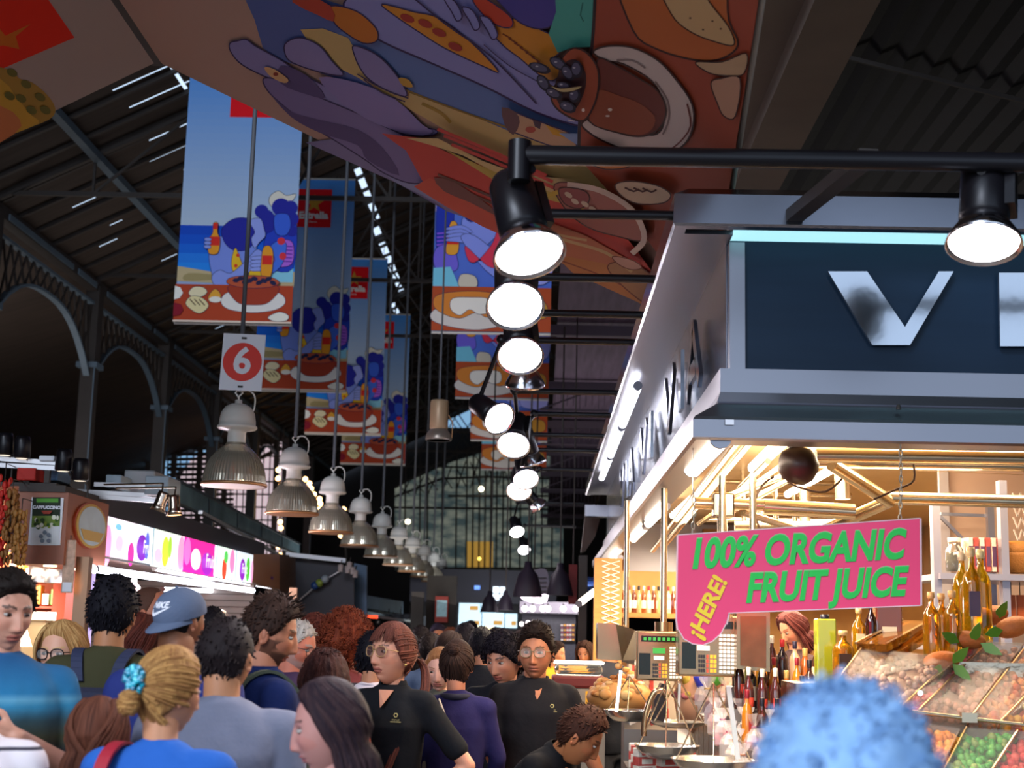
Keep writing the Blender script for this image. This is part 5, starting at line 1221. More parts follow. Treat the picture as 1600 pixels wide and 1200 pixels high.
for i in range(6):
    for j in range(5): x = a.x + i * .05; z = a.z - j * .075; mb.bar((x, 8.9, z), (x + .025, 8.9, z - .07), .008, .008); mb.bar((x + .025, 8.9, z - .07), (x + .05, 8.9, z), .008, .008)
props(mb.build('wire_mesh_panel', mat('white wire', '#d8d0cc', .4)), 'white zigzag wire mesh above the rack at the right edge', 'mesh panel')
p = at(1590, 830, Y=9.0); 

# rear shelf with bottles, deep in the stall
a, b = at(958, 957, Y=15.5), at(1075, 958, Y=15.5)
sh = thing('rear_shelf', 'orange wooden shelf of small bottles at the back of the stall', 'shelf', a)
mb = MB(); mb.box((a.x, 15.3, a.z - .05), (b.x + .3, 15.7, a.z)); mb.build('board', M_wood, sh, True)
mb = MB(); mb.box((a.x, 15.65, a.z - .05), (b.x + .3, 15.7, a.z + .45)); mb.build('back_board', mat('warm rear wall'), sh, True)
for x in (a.x + .05, b.x + .2): mb = MB(); mb.box((x - .04, 15.55, 0), (x + .04, 15.65, a.z)); mb.build('leg', M_wood, sh, True)
for i in range(16):
    k = [0, 2, 4, 6][i % 4]; kd, lq, cp, lb = kinds[k]; bottle((a.x + .06 + i * .052, 15.45, a.z), 'small %s on the orange rear shelf' % names_k[k], 'wine', ['#c9a06c', '#8c4a1c', '#e0c9a0', '#6a2c14'][i % 4], ['#1b1820', '#e9dcc0', '#8c1c2a', '#d9d4ca'][i % 4], '#efe4cf', s=.9, group='rear shelf bottles %d' % (i % 4))
# heavy lattice post and lit glass case past the corner
p = at(948, 1060, Y=11.5); t = thing('lattice_post', 'wooden post clad with white lattice beside the left scale', 'post', (p.x, 11.5, 0)); mb = MB(); mb.box((-.11, -.05, 0), (.11, .05, 2.3)); mb.build('timber', M_wood, t); mb = MB()
for j in range(24): z = 1.2 + j * .045; mb.bar((-.05, -.056, z), (.09, -.056, z + .045), .007, .006); mb.bar((.09, -.056, z), (-.05, -.056, z + .045), .007, .006)
mb.build('lattice', M_wh, t)
p = at(903, 1075, Y=10.5); t = thing('glass_case', 'brightly lit glass case on a dark red base, beside the man in glasses', 'display case', (p.x, 10.5, p.z))
mb = MB(); mb.box((-.19, -.15, .0), (.19, .15, .09), .02); mb.build('base', mat('dark red base', '#5c1c1c', .4), t)
mb = MB(); mb.box((-.17, -.14, .09), (.17, .14, .17), .03); mb.build('glass_body', M_glassc, t); mb = MB(); mb.box((-.18, -.15, .17), (.18, .15, .19), .008); mb.build('light_top', mat('lit case top', '#fff8ea', emit=2.2, ecol='#fff2dc'), t)
mb = MB(); mb.box((-.19, -.15, -p.z), (.19, .15, 0)); mb.build('cabinet', M_counter, t)
p = at(923, 1092, Y=9.8); t = thing('price_card', 'small yellow card with a dark figure by the dried snacks', 'sign', p); mb = MB(); mb.box((-.035, -.004, -.05), (.035, .004, .05)); mb.build('card', mat('yellow card', '#e8a81c', .6), t); mb = MB(); mb.prism([(-.01, -.005, -.03), (.012, -.005, -.02), (.0, -.005, .03)], (0, -.001, 0)); mb.build('mark', M_black, t); mb = MB(); mb.tube([(0, .01, -.05), (0, .01, 1.06 - p.z)], .005); mb.build('stake', M_wh, t)
# more wrapped packs seen under the scales
for i in range(14):
    k = i % 8; x = 1.1 + (i % 4) * .12; y = 9.0 + (i // 5) * .35
    bag((x, y, 1.25 if y < 9.6 else 1.4), k, 1.3, 'tied clear bag of %s sweets far back under the scales' % bagnames[k], 'far bags %d' % k)
# ================================================================ LEFT HAND STALLS
M_tan = mat('brown pink laminate', '#9a5f48', .5, noise_amt=.08, noise_scale=2); M_tan2 = mat('beige laminate', '#c78d62', .5)
M_navy = mat('dark navy fascia', '#120f1e', .55, noise_amt=.2, noise_scale=3); M_alu = mat('light aluminium', '#b9b6b8', .3, .8)
XS = -3.64
ls = thing('juice_stall', 'left hand juice stall with glowing fruit light box and brown corner cabinet', 'market stall', (XS, 11, 0))
def L_(px, py, d=0): return at(px, py, X=XS + d)
# corner cabinet (front face + side face)
zt2, zb2 = 2.68, 2.13
mb = MB(); mb.box((XS - .40, 10.95, zb2), (XS, 12.0, zt2)); mb.build('corner_cabinet', M_tan, ls, True)
mb = MB(); mb.box((XS - .38, 10.93, zt2), (XS - .02, 12.0, zt2 + .05)); mb.build('cabinet_top', M_ironD, ls, True)
for px, py in ((80, 863), (135, 873)):
    p = at(px, py, Y=11.1); mb = MB(); mb.lathe([(.05, 0), (.05, -.012), (0, -.012)], 18, (p.x if px == 80 else XS - .1, 11.1 if px == 80 else 11.7, zb2)); mb.build('downlight', mat('warm downlight', '#fff0d0', emit=6, ecol='#ffe6b8'), ls, True)
area('left_down_light', (XS - .2, 11.5, 2.1), (XS - .2, 11.5, 0), .3, .8, 40, (1, .85, .66))
# poster
M_v = vcol_mat('printed poster', .6)
p = at(47, 775, Y=10.94)
t = thing('poster', 'green and white food poster on the brown corner cabinet', 'poster', at(70, 812, Y=10.94))
mb = MB(); a, b = at(50, 777, Y=10.94), at(94, 852, Y=10.94); mb.box((a.x, 10.935, b.z), (b.x, 10.948, a.z)); mb.build('board', M_white, t, True)
P = Print(lambda x, y, d: at(x, y, Y=10.933 - d), .0006)
P.poly('#22301f', [(51, 777), (95, 777), (94, 806), (50, 806)]); P.poly('#5aa03c', [(57, 779), (91, 779), (91, 785), (57, 785)]); P.poly('#6f8a3c', [(50, 806), (94, 806), (93, 822), (49, 824)]); P.poly('#dfe6ea', [(49, 824), (93, 822), (92, 852), (47, 852)])
r2 = random.Random(5)
for i in range(26): P.ell(r2.choice(['#3c6428', '#8aa03c', '#e8ead8', '#2c4420']), r2.uniform(54, 90), r2.uniform(806, 824), r2.uniform(2, 4), r2.uniform(2, 4), 8)
for x, y in ((64, 838), (70, 832), (76, 836), (66, 845), (76, 845)): P.ell('#7c8c9c', x, y, 3.5, 3.5, 10)
P.poly('#9c3c2c', [(64, 798), (82, 798), (78, 803), (68, 803)]); P.build('printed_picture', M_v, t, True)
mb = MB(); text_mb(mb, 'CAPPUCCINO', .034, Matrix.Translation(at(73, 793, Y=10.927)) @ Matrix.Rotation(PI / 2, 4, 'X'), bold=.002); mb.build('lettering', M_white, t, True)
# oval sign on side face
t = thing('oval_sign', 'oval framed sign with pale sky and gold rim on the side of the brown cabinet', 'sign', L_(139, 822, .03))
def oval(rz_, ry_, d, th, m, nm):
    c = L_(139, 822); mb = MB(); pts = [(XS + d, c.y + ry_ * math.cos(a), c.z + rz_ * math.sin(a)) for a in [2 * PI * i / 40 for i in range(40)]]; mb.prism(pts, (th, 0, 0)); mb.build(nm, m, t, True)
oval(.185, .42, .0, .02, mat('red rim', '#a8401c', .4), 'red_rim'); oval(.175, .39, .02, .006, mat('gold rim', '#c9a23c', .35, .3), 'gold_rim'); oval(.155, .34, .026, .004, mat('oval sky', '#b9cfe2', .5, noise_amt=.2, noise_scale=6), 'field')
c = L_(139, 822); mb = MB(); mb.prism([(XS + .032, c.y - .3, c.z - .04), (XS + .032, c.y + .3, c.z - .04), (XS + .032, c.y + .2, c.z - .12), (XS + .032, c.y - .2, c.z - .12)], (.003, 0, 0)); mb.build('gold_band', mat('gold rim'), t, True)
# light box with fruit pictures
y0, y1 = 12.0, 18.1; za, zb3 = 2.585, 2.235
lb = thing('light_box', 'long glowing light box of magenta, white and green fruit pictures', 'light box', (XS, y0, zb3))
mb = MB(); mb.box((XS - .12, y0, zb3), (XS - .01, y1, za)); mb.build('casing', M_alu, lb, True)
P = Print(lambda y, z, d: (XS - .008 + d, y0 + y, zb3 + z), .001)
HH = za - zb3; P.poly('#f6ecff', [(0, 0), (y1 - y0, 0), (y1 - y0, HH), (0, HH)])
def seg(a, b, col, parts=()):
    P.poly(col, [(a, 0), (b, 0), (b, HH), (a, HH)])
    for c_, u, v, ru, rv in parts: P.ell(c_, a + (b - a) * u, HH * v, (b - a) * ru, HH * rv, 16)
seg(0, .95, '#fdeeff', (('#ff9ad0', .05, .3, .12, .5), ('#e0309a', .8, .2, .1, .3), ('#7ac0f0', .35, .8, .1, .08), ('#ffc0dc', .4, .4, .12, .2)))
seg(.95, 1.35, '#e4f4ff', (('#7c1fb0', .35, .42, .45, .34), ('#5a64d8', .75, .5, .18, .36)))
seg(1.4, 2.6, '#f2fff0', (('#cfe23c', .42, .45, .11, .42), ('#a8d83c', .55, .6, .06, .3), ('#f4a0c8', .92, .5, .12, .5), ('#f0c0da', .2, .3, .12, .2)))
seg(2.6, 4.0, '#e61ba0', (('#fff2ee', .38, .42, .16, .32), ('#9c1cb0', .75, .35, .2, .36), ('#ff78d0', .1, .6, .1, .4)))
seg(4.05, 5.05, '#eafff0', (('#e84a2c', .45, .3, .12, .36), ('#f088c0', .85, .6, .15, .4), ('#5ad05a', .5, .7, .1, .2)))
seg(5.05, 6.1, '#e6f4ff', (('#8a1cb0', .42, .4, .16, .38), ('#58c83c', .72, .45, .12, .42), ('#ffb0d8', .95, .4, .08, .4)))
for a in (1.37, 4.02, 5.05): P.poly('#5c8cb0', [(a, 0), (a + .03, 0), (a + .03, HH), (a, HH)])
P.build('printed_picture', vcol_mat('lit film', .4, emit=1.05), lb, True)
for yy, s_ in ((y0 + 1.14, .16), (y0 + 3.65, .2), (y0 + 5.5, .16)):
    mb = MB(); text_mb(mb, 'Fruit', s_, Matrix.Translation((XS + .04, yy, zb3 + HH * .42)) @ Matrix.Rotation(PI / 2, 4, 'Z') @ Matrix.Rotation(PI / 2, 4, 'X'), bold=.004); mb.build('lettering', mat('lit white letters', '#ffffff', emit=1.0, ecol='#ffffff'), lb, True)
for i in range(3): area('light_box_glow', (XS + .12, y0 + 1 + i * 2, 2.4), (XS + 3, y0 + 1 + i * 2, 1.6), 1.8, .3, 26, (1, .86, .97))
mb = MB(); mb.box((XS - .35, y0, za), (XS - .02, y1 + .9, za + .2)); mb.build('navy_fascia', M_navy, ls, True)
mb = MB(); mb.prism([L_(392, 866), L_(437, 866), L_(437, 920), L_(392, 912)], (-.2, 0, 0)); mb.build('end_cabinet', M_tan2, ls, True)
mb = MB(); mb.prism([L_(437, 866), L_(466, 868), L_(466, 940), L_(437, 935)], (-.2, 0, 0)); mb.build('corner_cladding', mat('brown cladding', '#6a5040', .7, noise_amt=.5, noise_scale=14), ls, True)
mb = MB(); p = L_(425, 903, .01); mb.box((p.x, p.y - .08, p.z - .02), (p.x + .002, p.y + .08, p.z + .02)); mb.build('violet_mark', mat('violet print', '#7c2c9c', .5), ls, True)
# canopy underside: cool tubes in steel trays
def tl(a, b, lab, r=.035): tube_light('t', tuple(a), tuple(b), r, M_tubeW, lab, 'cool tubes of the left juice stall')
tl(at(150, 889, X=XS + .05), at(395, 923, X=XS + .05), 'long cool tube nearest under the light box of the left stall', .03)
tl(at(242, 888, X=XS - .12), at(455, 922, X=XS - .12), 'upper cool tube directly beneath the fruit light box', .025)
tl(at(255, 921, X=XS - .6), at(352, 924, X=XS - .6), 'short inner cool tube behind the grey cap', .025)
tl(at(358, 924, X=XS - .6), at(396, 926, X=XS - .6), 'second short inner cool tube behind the grey cap', .025)
area('left_tube_light', (XS - .1, 14.5, 2.12), (XS - .1, 14.5, 0), .2, 5, 120, (.93, .93, 1.0)); area('left_tube_light', (XS - 1.6, 14, 2.6), (XS - 1.8, 15.5, 0), 1, 3, 160, (1, .93, .9))

mb = MB(); mb.prism([(XS, y0, zb3 - .005), (XS, y1 + .6, zb3 - .005), (XS - 1.2, y1 + .6, zb3 + .05), (XS - 1.2, y0, zb3 + .05)], (0, 0, .02)); mb.build('steel_soffit', M_alu, ls, True)
mb = MB(); mb.box((XS - 2.8, 18.6, 0), (XS - .05, 18.7, 2.25)); mb.build('tiled_wall', mat('tiled wall', '#8a8078', .3, .1), ls, True)
M_dot = mat('tile joint', '#3c342e', .6)
mb = MB(); 
for j in range(12):
    z = 1.3 + j * .08; mb.box((XS - 2.8, 18.592, z), (XS - .05, 18.6, z + .008))
mb.build('tile_joints', M_dot, ls, True)
mb = MB(); mb.box((XS - 3.0, 11.0, 0), (XS - 2.9, 18.7, 3.0)); mb.build('rear_wall', mat('rose wall', '#b5767c', .6, noise_amt=.2, noise_scale=2), ls, True)
mb = MB(); mb.box((XS - 3.0, 10.95, 2.72), (XS - .1, 18.7, 2.75)); mb.build('roof_deck', M_ironD, ls, True)
mb = MB(); mb.box((XS - .6, 11.2, 0), (XS - .02, 18.6, 1.05)); mb.box((XS - 2.9, 10.98, 0), (XS - .02, 11.3, 1.05)); mb.build('counter', M_tan, ls, True)
for px, Y in ((126, 11.15), (457, 18.5)): p = at(px, 960, Y=Y); mb = MB(); mb.box((p.x - .05, Y - .05, 0), (p.x + .05, Y + .05, 2.2)); mb.build('post', mat('bronze post', '#8c6c54', .35, .6), ls, True)
p = at(140, 950, Y=11.3); t = thing('lit_column', 'slim lilac lit plastic column beside the bronze post', 'lamp', (p.x, 11.3, 1.05)); mb = MB(); mb.tube([(0, 0, 0), (0, 0, at(140, 890, Y=11.3).z - 1.05)], .028, 12); mb.build('tube', mat('lilac glow', '#b8a8e8', emit=1.0, ecol='#c0b0f0'), t); mb = MB(); mb.ball((0, 0, at(140, 890, Y=11.3).z - 1.05), .04); mb.build('top_cap', M_tubeW, t)
# upper glass balustrade band running along the stall roof
def G_(px, py): return at(px, py, X=XS - .5)
gb = thing('roof_glazing', 'blue glass band with steel edges running along the roof of the left stall', 'glass band', G_(270, 760))
q = [G_(272, 748), G_(468, 850), G_(468, 868), G_(272, 785)]
M_bl = mat('blue glass painted reflection', '#7fa8ba', .2, .1, noise_amt=.7, noise_scale=2.2)  # bright patchy reflection put into the glass colour
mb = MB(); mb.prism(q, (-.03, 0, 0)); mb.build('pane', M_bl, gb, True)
for a, b in ((q[0], q[1]), (q[3], q[2])): mb = MB(); mb.bar(a, b, .04, .03); mb.build('edge_rail', mat('dark steel edge', '#3c4c58', .4, .6), gb, True)
for u in (.0, .2, .4, .6, .8, 1.0): mb = MB(); mb.bar(q[0].lerp(q[1], u), q[3].lerp(q[2], u), .02, .02); mb.build('post', mat('dark steel edge'), gb, True)
mb = MB(); mb.bar(G_(300, 800) + Vector((.1, 0, 0)), G_(450, 880) + Vector((.1, 0, 0)), .05, .04); mb.build('lower_rail', M_alu, gb, True)
# ducts, boxes and trays on the stall roof
def pbox(name, px0, py0, px1, py1, Y, dy, label, cat, m):
    a, b = at(px0, py1, Y=Y), at(px1, py0, Y=Y); t = thing(name, label, cat, (a.x, Y, a.z)); mb = MB(); mb.box((0, 0, 0), (b.x - a.x, dy, b.z - a.z), .01); mb.build('housing', m, t)
    mb = MB(); mb.box((.04, .04, 2.75 - a.z), (.08, .08, .01)); mb.build('support', M_ironD, t) if a.z > 2.76 else None; return t
M_gry = mat('grey duct paint', '#8d8f92', .5, .2, noise_amt=.15, noise_scale=3); M_pal = mat('pale blue box', '#9fb0bc', .5)
pbox('air_duct', 192, 735, 242, 770, 12.5, .8, 'grey duct box on the left stall roof, left of the pale cube', 'duct', M_gry)
pbox('junction_cube', 225, 744, 264, 773, 11.6, .4, 'pale grey cube standing on the left stall roof', 'box', M_pal)
pbox('duct_box', 164, 742, 190, 762, 12.2, .5, 'small pale blue box on the left stall roof', 'box', M_pal)
pbox('white_box', 60, 712, 85, 720, 10.9, .3, 'white box on the rails among the black spots', 'box', M_white)
pbox('blue_box', 57, 730, 92, 750, 11.1, .3, 'blue box behind the rails above the brown cabinet', 'box', mat('blue box paint', '#5a7aa0', .5))
pbox('red_cloth_bale', 25, 731, 56, 750, 10.9, .3, 'red bundle above the brown cabinet', 'bundle', mat('red cloth', '#b02820', .7))
for k, (a, b, lab) in enumerate((((0, 717), (92, 724), 'upper pale rail at the left edge'), ((0, 727), (92, 732), 'lower pale rail at the left edge'), ((148, 757), (265, 760), 'pale rail behind the pale cube'), ((105, 767), (250, 775), 'upper white cable tray over the navy fascia'), ((150, 776), (250, 783), 'lower white cable tray over the navy fascia'))):
    Y = 10.95 if k < 2 else 11.8; mb = MB(); mb.bar(at(*a, Y=Y), at(*b, Y=Y), .04, .035); props(mb.build('cable_tray', M_alu), lab, 'rail')
for px, py, lab in ((8, 695, 'black can spotlight at the far left edge above the rails'), (35, 700, 'black can spotlight second from the left edge'), (100, 720, 'large black can spotlight over the brown cabinet'), (126, 735, 'round black spotlight right of the large black can')):
    p = at(px, py, Y=10.9); t = thing('can_spotlight', lab, 'spotlight', p, 0, 'black can spotlights at the left'); mb = MB(); mb.lathe([(0, .09), (.05, .09), (.06, .06), (.065, -.07), (.05, -.08), (0, -.075)], 18); mb.build('housing', M_black, t)
    mb = MB(); mb.lathe([(.045, -.082), (0, -.085)], 16); mb.build('lens', mat('dim warm lens', '#f0e6d0', emit=1.2, ecol='#fff0d8'), t); mb = MB(); mb.tube([(0, 0, -.02), (.05, .05, -.12), (.05, .05, 2.73 - p.z if p.z > 2.9 else -.2)], .008, 6); mb.build('bracket', M_ironD, t)
for px, py, tx, lab in ((252, 782, -.3, 'left one of the two chrome spotlights over the fruit light box'), (272, 788, .1, 'right one of the two chrome spotlights over the fruit light box')):
    p = at(px, py, Y=10.9); t = thing('chrome_spotlight', lab, 'spotlight', p, 0, 'chrome spotlights over the light box'); mb = MB(); mb.lathe([(0, .07), (.04, .07), (.045, .05), (.045, -.02), (.05, -.05), (.062, -.085), (.055, -.08), (0, -.05)], 20); o = mb.build('housing', mat('chrome lamp', '#c9b8a8', .18, 1.0), t); o.rotation_euler = (0, -tx, 0)
    mb = MB(); mb.lathe([(.052, -.083), (0, -.07)], 16); o = mb.build('lens', mat('amber lens', '#ffd9a0', emit=3, ecol='#ffcf90'), t); o.rotation_euler = (0, -tx, 0)
    mb = MB(); mb.tube([(0, 0, .06), (-.02, .1, .14), (-.6, .5, .16)], .008, 6); mb.build('arm', M_chrome, t)
# hanging chains of dried peppers at the left edge
for px, y0_, y1_, col, lab in ((8, 745, 885, '#c0281c', 'red garland of dried peppers hanging at the far left edge'), (20, 770, 880, '#8a5a28', 'brown garland of dried herbs hanging beside the red one'), (34, 800, 880, '#9c6a30', 'short brown garland of dried herbs nearest the poster')):
    a, b = at(px, y0_, Y=10.5), at(px, y1_, Y=10.5); t = thing('garland', lab, 'garland', a, 0); mb = MB(); r2 = random.Random(px)
    for i in range(90):
        u = r2.random(); mb.ball((r2.uniform(-.04, .04), r2.uniform(-.04, .04), (b.z - a.z) * u), (r2.uniform(.01, .02), .012, r2.uniform(.02, .035)), 6, 5)
    mb.build('bunch', mat('dried ' + col, col, .6), t); mb = MB(); mb.tube([(0, 0, b.z - a.z), (0, 0, .1), (-.1, .5, .12)], .004, 5); mb.build('string', M_ironD, t)
# interior: shelves with colourful goods, lamps, dispensers
isf = thing('back_shelves', 'shelves of bright goods inside the left stall', 'shelf', at(60, 930, Y=13.5))
for py in (905, 945, 985): a, b = at(-30, py, Y=13.5), at(118, py, Y=13.5); mb = MB(); mb.box((a.x, 13.4, a.z - .02), (b.x, 13.75, a.z)); mb.build('shelf_board', mat('red orange board', '#b8401c', .5), isf, True)
a = at(118, 900, Y=13.5); mb = MB(); mb.box((a.x - 1.2, 13.75, 0), (a.x + .02, 13.8, 2.5)); mb.build('back_board', mat('orange board', '#c9602c', .6), isf, True)
mb = MB(); mb.box((a.x - .1, 13.2, 0), (a.x + .02, 13.8, 2.5)); mb.build('side_board', mat('red orange board'), isf, True)
pc = ['#e8c23c', '#d9d4d0', '#e04a34', '#f0e0b0', '#7ab04c', '#3c6ab0', '#e8902c', '#f4f0e8']; pn = ['yellow', 'grey', 'red', 'cream', 'green', 'blue', 'orange', 'white']
for j, py in enumerate((905, 945, 985)):
    for i in range(8):
        p = at(8 + i * 13, py, Y=13.5); k = (i * 3 + j * 2) % 8; h = .10 + .08 * ((i + j) % 3) / 2
        t = thing('carton', '%s carton on the %s shelf inside the left stall' % (pn[k], ['upper', 'middle', 'lower'][j]), 'carton', (p.x, 13.5, p.z), 0, '%s cartons %d' % (pn[k], j)); mb = MB(); mb.box((-.03, -.05, 0), (.03, .05, h), .004); mb.build('box', mat('goods ' + pc[k], pc[k], .5, emit=.0), t)
for px, py, lab in ((65, 892, 'left steel ring lamp shade above the shelves of the left stall'), (87, 893, 'right steel ring lamp shade above the shelves of the left stall')):
    p = at(px, py, Y=12.6); t = thing('ring_lamp', lab, 'lamp', p); mb = MB(); mb.lathe([(.11, -.10), (.11, .08), (.02, .12), (0, .12)], 24); mb.build('shade', M_alu, t); mb = MB(); mb.lathe([(.10, -.09), (0, -.09)], 20); mb.build('diffuser', mat('warm downlight'), t); mb = MB(); mb.tube([(0, 0, .12), (0, 0, 2.72 - p.z)], .01); mb.build('stem', M_ironD, t)
area('left_shelf_light', (-4.6, 12.4, 2.4), (-4.6, 13.6, 1.6), 1.2, .4, 60, (1, .82, .6))
p = at(107, 885, Y=11.0); t = thing('hanging_menu', 'narrow hanging strip of food photos left of the bronze post', 'menu strip', p); mb = MB(); mb.box((-.045, 0, -.20), (.045, .01, .20)); mb.build('strip', mat('photo strip', '#c9a58c', .5, noise_amt=.7, noise_scale=22), t); mb = MB(); mb.box((-.035, -.002, -.19), (.035, 0, -.12)); mb.build('price_tag', M_tubeW if False else M_white, t)
mb = MB(); mb.tube([(0, .005, .2), (0, .005, .24)], .004); mb.build('hook', M_ironD, t)
for i, (px, lab) in enumerate(((162, 'first'), (181, 'second'), (194, 'third'), (209, 'fourth'))):
    p = at(px, 915, Y=13.2); t = thing('juice_dispenser', '%s glass juice dispenser with domed lid behind the backs of the queue' % lab, 'dispenser', (p.x, 13.2, p.z - .25), 0, 'juice dispensers in the left stall'); mb = MB(); mb.lathe([(0, 0), (.06, 0), (.065, .2), (.06, .24), (.03, .27), (.03, .28)], 18); mb.build('jar', mat('orange juice ' + str(i % 2), ['#d9802c', '#c9a0a0'][i % 2], .15, 0), t); mb = MB(); mb.ball((0, 0, .29), .03); mb.build('lid', M_cap, t)
    mb = MB(); mb.box((-.03, -.03, 1.05 - (p.z - .25)), (.03, .03, 0)); mb.build('stand', M_alu, t)
mb = MB(); p = at(185, 940, Y=13.3); mb.box((p.x - .5, 13.05, 0), (p.x + .45, 13.4, 1.05)); mb.build('inner_counter', M_alu, ls, True)
p = at(345, 965, Y=16); t = thing('globe_lamp', 'clear glass globe lamp against the tiled wall', 'lamp', p); mb = MB(); mb.ball((0, 0, 0), .085, 18, 12); mb.build('globe', M_glassc, t); mb = MB(); mb.lathe([(.05, -.10), (.05, -.05), (.03, -.02), (0, -.02)], 14); mb.build('lit_base', mat('warm downlight'), t); mb = MB(); mb.tube([(0, 0, -.1), (0, 0, -p.z + 1.05)], .01); mb.build('stem', M_alu, t)
p = at(58, 965, Y=12.3); t = thing('cash_register', 'beige box shaped till on the left stall counter behind the glasses woman', 'till', (p.x - .05, 12.3, 1.05)); mb = MB(); mb.box((-.16, -.1, 0), (.16, .15, p.z - 1.05), .02); mb.build('housing', mat('beige plastic', '#a08a68', .5), t); mb = MB(); mb.box((-.13, -.14, p.z - 1.05 - .02), (.18, .1, p.z - 1.0)); mb.build('lid', M_wh, t)
p = at(30, 1010, Y=11.9); t = thing('desk_lamp', 'glaring white cone shaded lamp between the two left heads', 'lamp', (p.x, 11.9, p.z)); mb = MB(); mb.lathe([(.10, 0), (.05, .14), (.02, .18), (0, .18)], 20); mb.build('shade', mat('lit shade', '#fff6e0', emit=3.5, ecol='#fff0c8'), t); mb = MB(); mb.tube([(0, 0, 0), (0, 0, 1.05 - p.z)], .012); mb.build('stem', M_alu, t)

# ---- next stall: dark with navy board and cluster of pale cups
XQ = -3.55
ns = thing('dark_stall', 'dark blue closed stall beyond the juice stall', 'market stall', (XQ, 20, 0))
q = [at(a, b, Y=21) for a, b in ((462, 872), (553, 886), (553, 1010), (462, 1010))]
mb = MB(); mb.prism(q, (0, .1, 0)); mb.build('navy_board', M_navy, ns, True); mb = MB(); mb.box((q[0].x, 21, 0), (q[1].x, 27, 1.6)); mb.build('body', M_navy, ns, True)
mb = MB(); mb.bar(at(447, 866, Y=20.8), at(540, 876, Y=20.8), .05, .06); mb.build('white_rail', M_white, ns, True)
mb = MB(); mb.tube([at(465, 940, Y=20.9), at(500, 910, Y=20.9), at(530, 893, Y=20.9)], .012, 6); mb.build('pole', M_alu, ns, True)
for px, py, col, lab in ((508, 905, '#8f969c', 'pale grey ball on the slanting pole'), (499, 911, '#7a8a34', 'yellow green ball on the slanting pole'), (492, 915, '#1c3c70', 'blue ball on the slanting pole')):
    o = MB(); o.ball((0, 0, 0), .06, 14, 10); ob = o.build('float_ball', mat('ball ' + col, col, .4)); ob.location = at(px, py, Y=20.85); props(ob, lab + ' before the dark navy board', 'ball')
for i, (px, py) in enumerate(((532, 888), (543, 890), (551, 892), (546, 884), (555, 897))):
    t = thing('spot_cup', 'pale cup shaped lamp in the small cluster above the navy board, %s' % ['leftmost', 'second', 'middle', 'uppermost', 'lowest right'][i], 'lamp', at(px, py, Y=20.6), 0, 'cluster of pale cup lamps'); mb = MB(); mb.lathe([(.035, -.05), (.04, .05), (0, .06)], 14); mb.build('cup', mat('pale cup', '#a89a96', .5), t); mb = MB(); mb.tube([(0, 0, .05), (0, .1, .12)], .008); mb.build('arm', M_ironD, t)
q = [at(a, b, Y=21.5) for a, b in ((553, 880), (573, 884), (573, 1010), (553, 1010))]; mb = MB(); mb.prism(q, (0, .1, 0)); mb.build('blue_pillar', mat('muted blue', '#3f5a78', .5, noise_amt=.4, noise_scale=4), ns, True)
ms = thing('meat_stall', 'dim stall with slanting glass canopy and red lit front, left of the aisle end', 'market stall', at(600, 960, Y=24))
mb = MB(); mb.prism([at(573, 955, Y=23), at(573, 962, Y=23), at(650, 972, Y=32), at(650, 968, Y=32)], (-1.2, 0, .3)); mb.build('glass_canopy', mat('dim teal glass', '#3a5560', .3, .3), ms, True)
mb = MB(); mb.prism([at(573, 930, Y=25), at(630, 940, Y=30), at(630, 960, Y=30), at(573, 950, Y=25)], (-.1, 0, 0)); mb.build('fascia', mat('dim blue fascia', '#445a72', .5, noise_amt=.5, noise_scale=3), ms, True)
mb = MB(); mb.bar(at(557, 963, Y=22.5), at(590, 964, Y=22.5), .04, .05); mb.build('red_light', mat('red glow', '#ff5030', emit=2.0, ecol='#ff4a28'), ms, True)
mb = MB(); mb.bar(at(590, 964, Y=22.5), at(645, 971, Y=27), .03, .04); mb.build('pale_edge', M_alu, ms, True)
mb = MB(); mb.bar(at(556, 948, Y=22.4), at(570, 948, Y=22.4), .06, .09); mb.build('lit_sign', mat('warm lit sign', '#ffb060', emit=1.4, ecol='#ffb060'), ms, True)
mb = MB(); p = at(600, 985, Y=27); mb.box((p.x - 2.5, 27, 0), (p.x + .5, 33, 2.0)); mb.build('body', M_navy, ms, True)
r2 = random.Random(9)
for i in range(10):
    p = at(572 + r2.random() * 75, 970 + r2.random() * 18, Y=26.8); t = thing('hanging_pot', 'small glinting utensil hung in the dim stall at the aisle end', 'utensil', p, 0, 'glinting utensils in the dim stall'); mb = MB(); mb.lathe([(0, -.06), (.05, -.03), (.05, .03), (0, .06)], 10); mb.build('pot', M_alu, t); mb = MB(); mb.tube([(0, 0, .05), (0, 0, .3)], .006, 5); mb.build('hook', M_ironD, t)
# ================================================================ END OF THE AISLE
def fbox(name, px0, py0, px1, py1, Y, dy, label, cat, m, part='body', tofloor=False):
    a, b = at(px0, py1, Y=Y), at(px1, py0, Y=Y); t = thing(name, label, cat, (a.x, Y, a.z)); mb = MB(); mb.box((0, 0, -a.z if tofloor else 0), (b.x - a.x, dy, b.z - a.z)); mb.build(part, m, t); return t
M_screen = mat('menu screen light', '#d4ecf8', emit=1.0, ecol='#c4e4f4')
far = fbox('far_stall', 640, 893, 870, 940, 34, .3, 'dark stall closing the end of the aisle under the glazed gable', 'market stall', mat('dark plum board', '#1f1a28', .6, noise_amt=.4, noise_scale=2), 'upper_board')
mb = MB(); a, b = at(640, 985, Y=34), at(880, 940, Y=34); mb.box((a.x, 34.2, 0), (b.x, 34.5, b.z)); mb.build('back_wall', M_wall, far, True)
mb = MB(); a, b = at(716, 1040, Y=32.5), at(858, 990, Y=32.5); mb.box((a.x, 32.5, 0), (b.x, 33.2, b.z)); mb.build('counter', mat('dim counter', '#4a4038', .6), far, True)
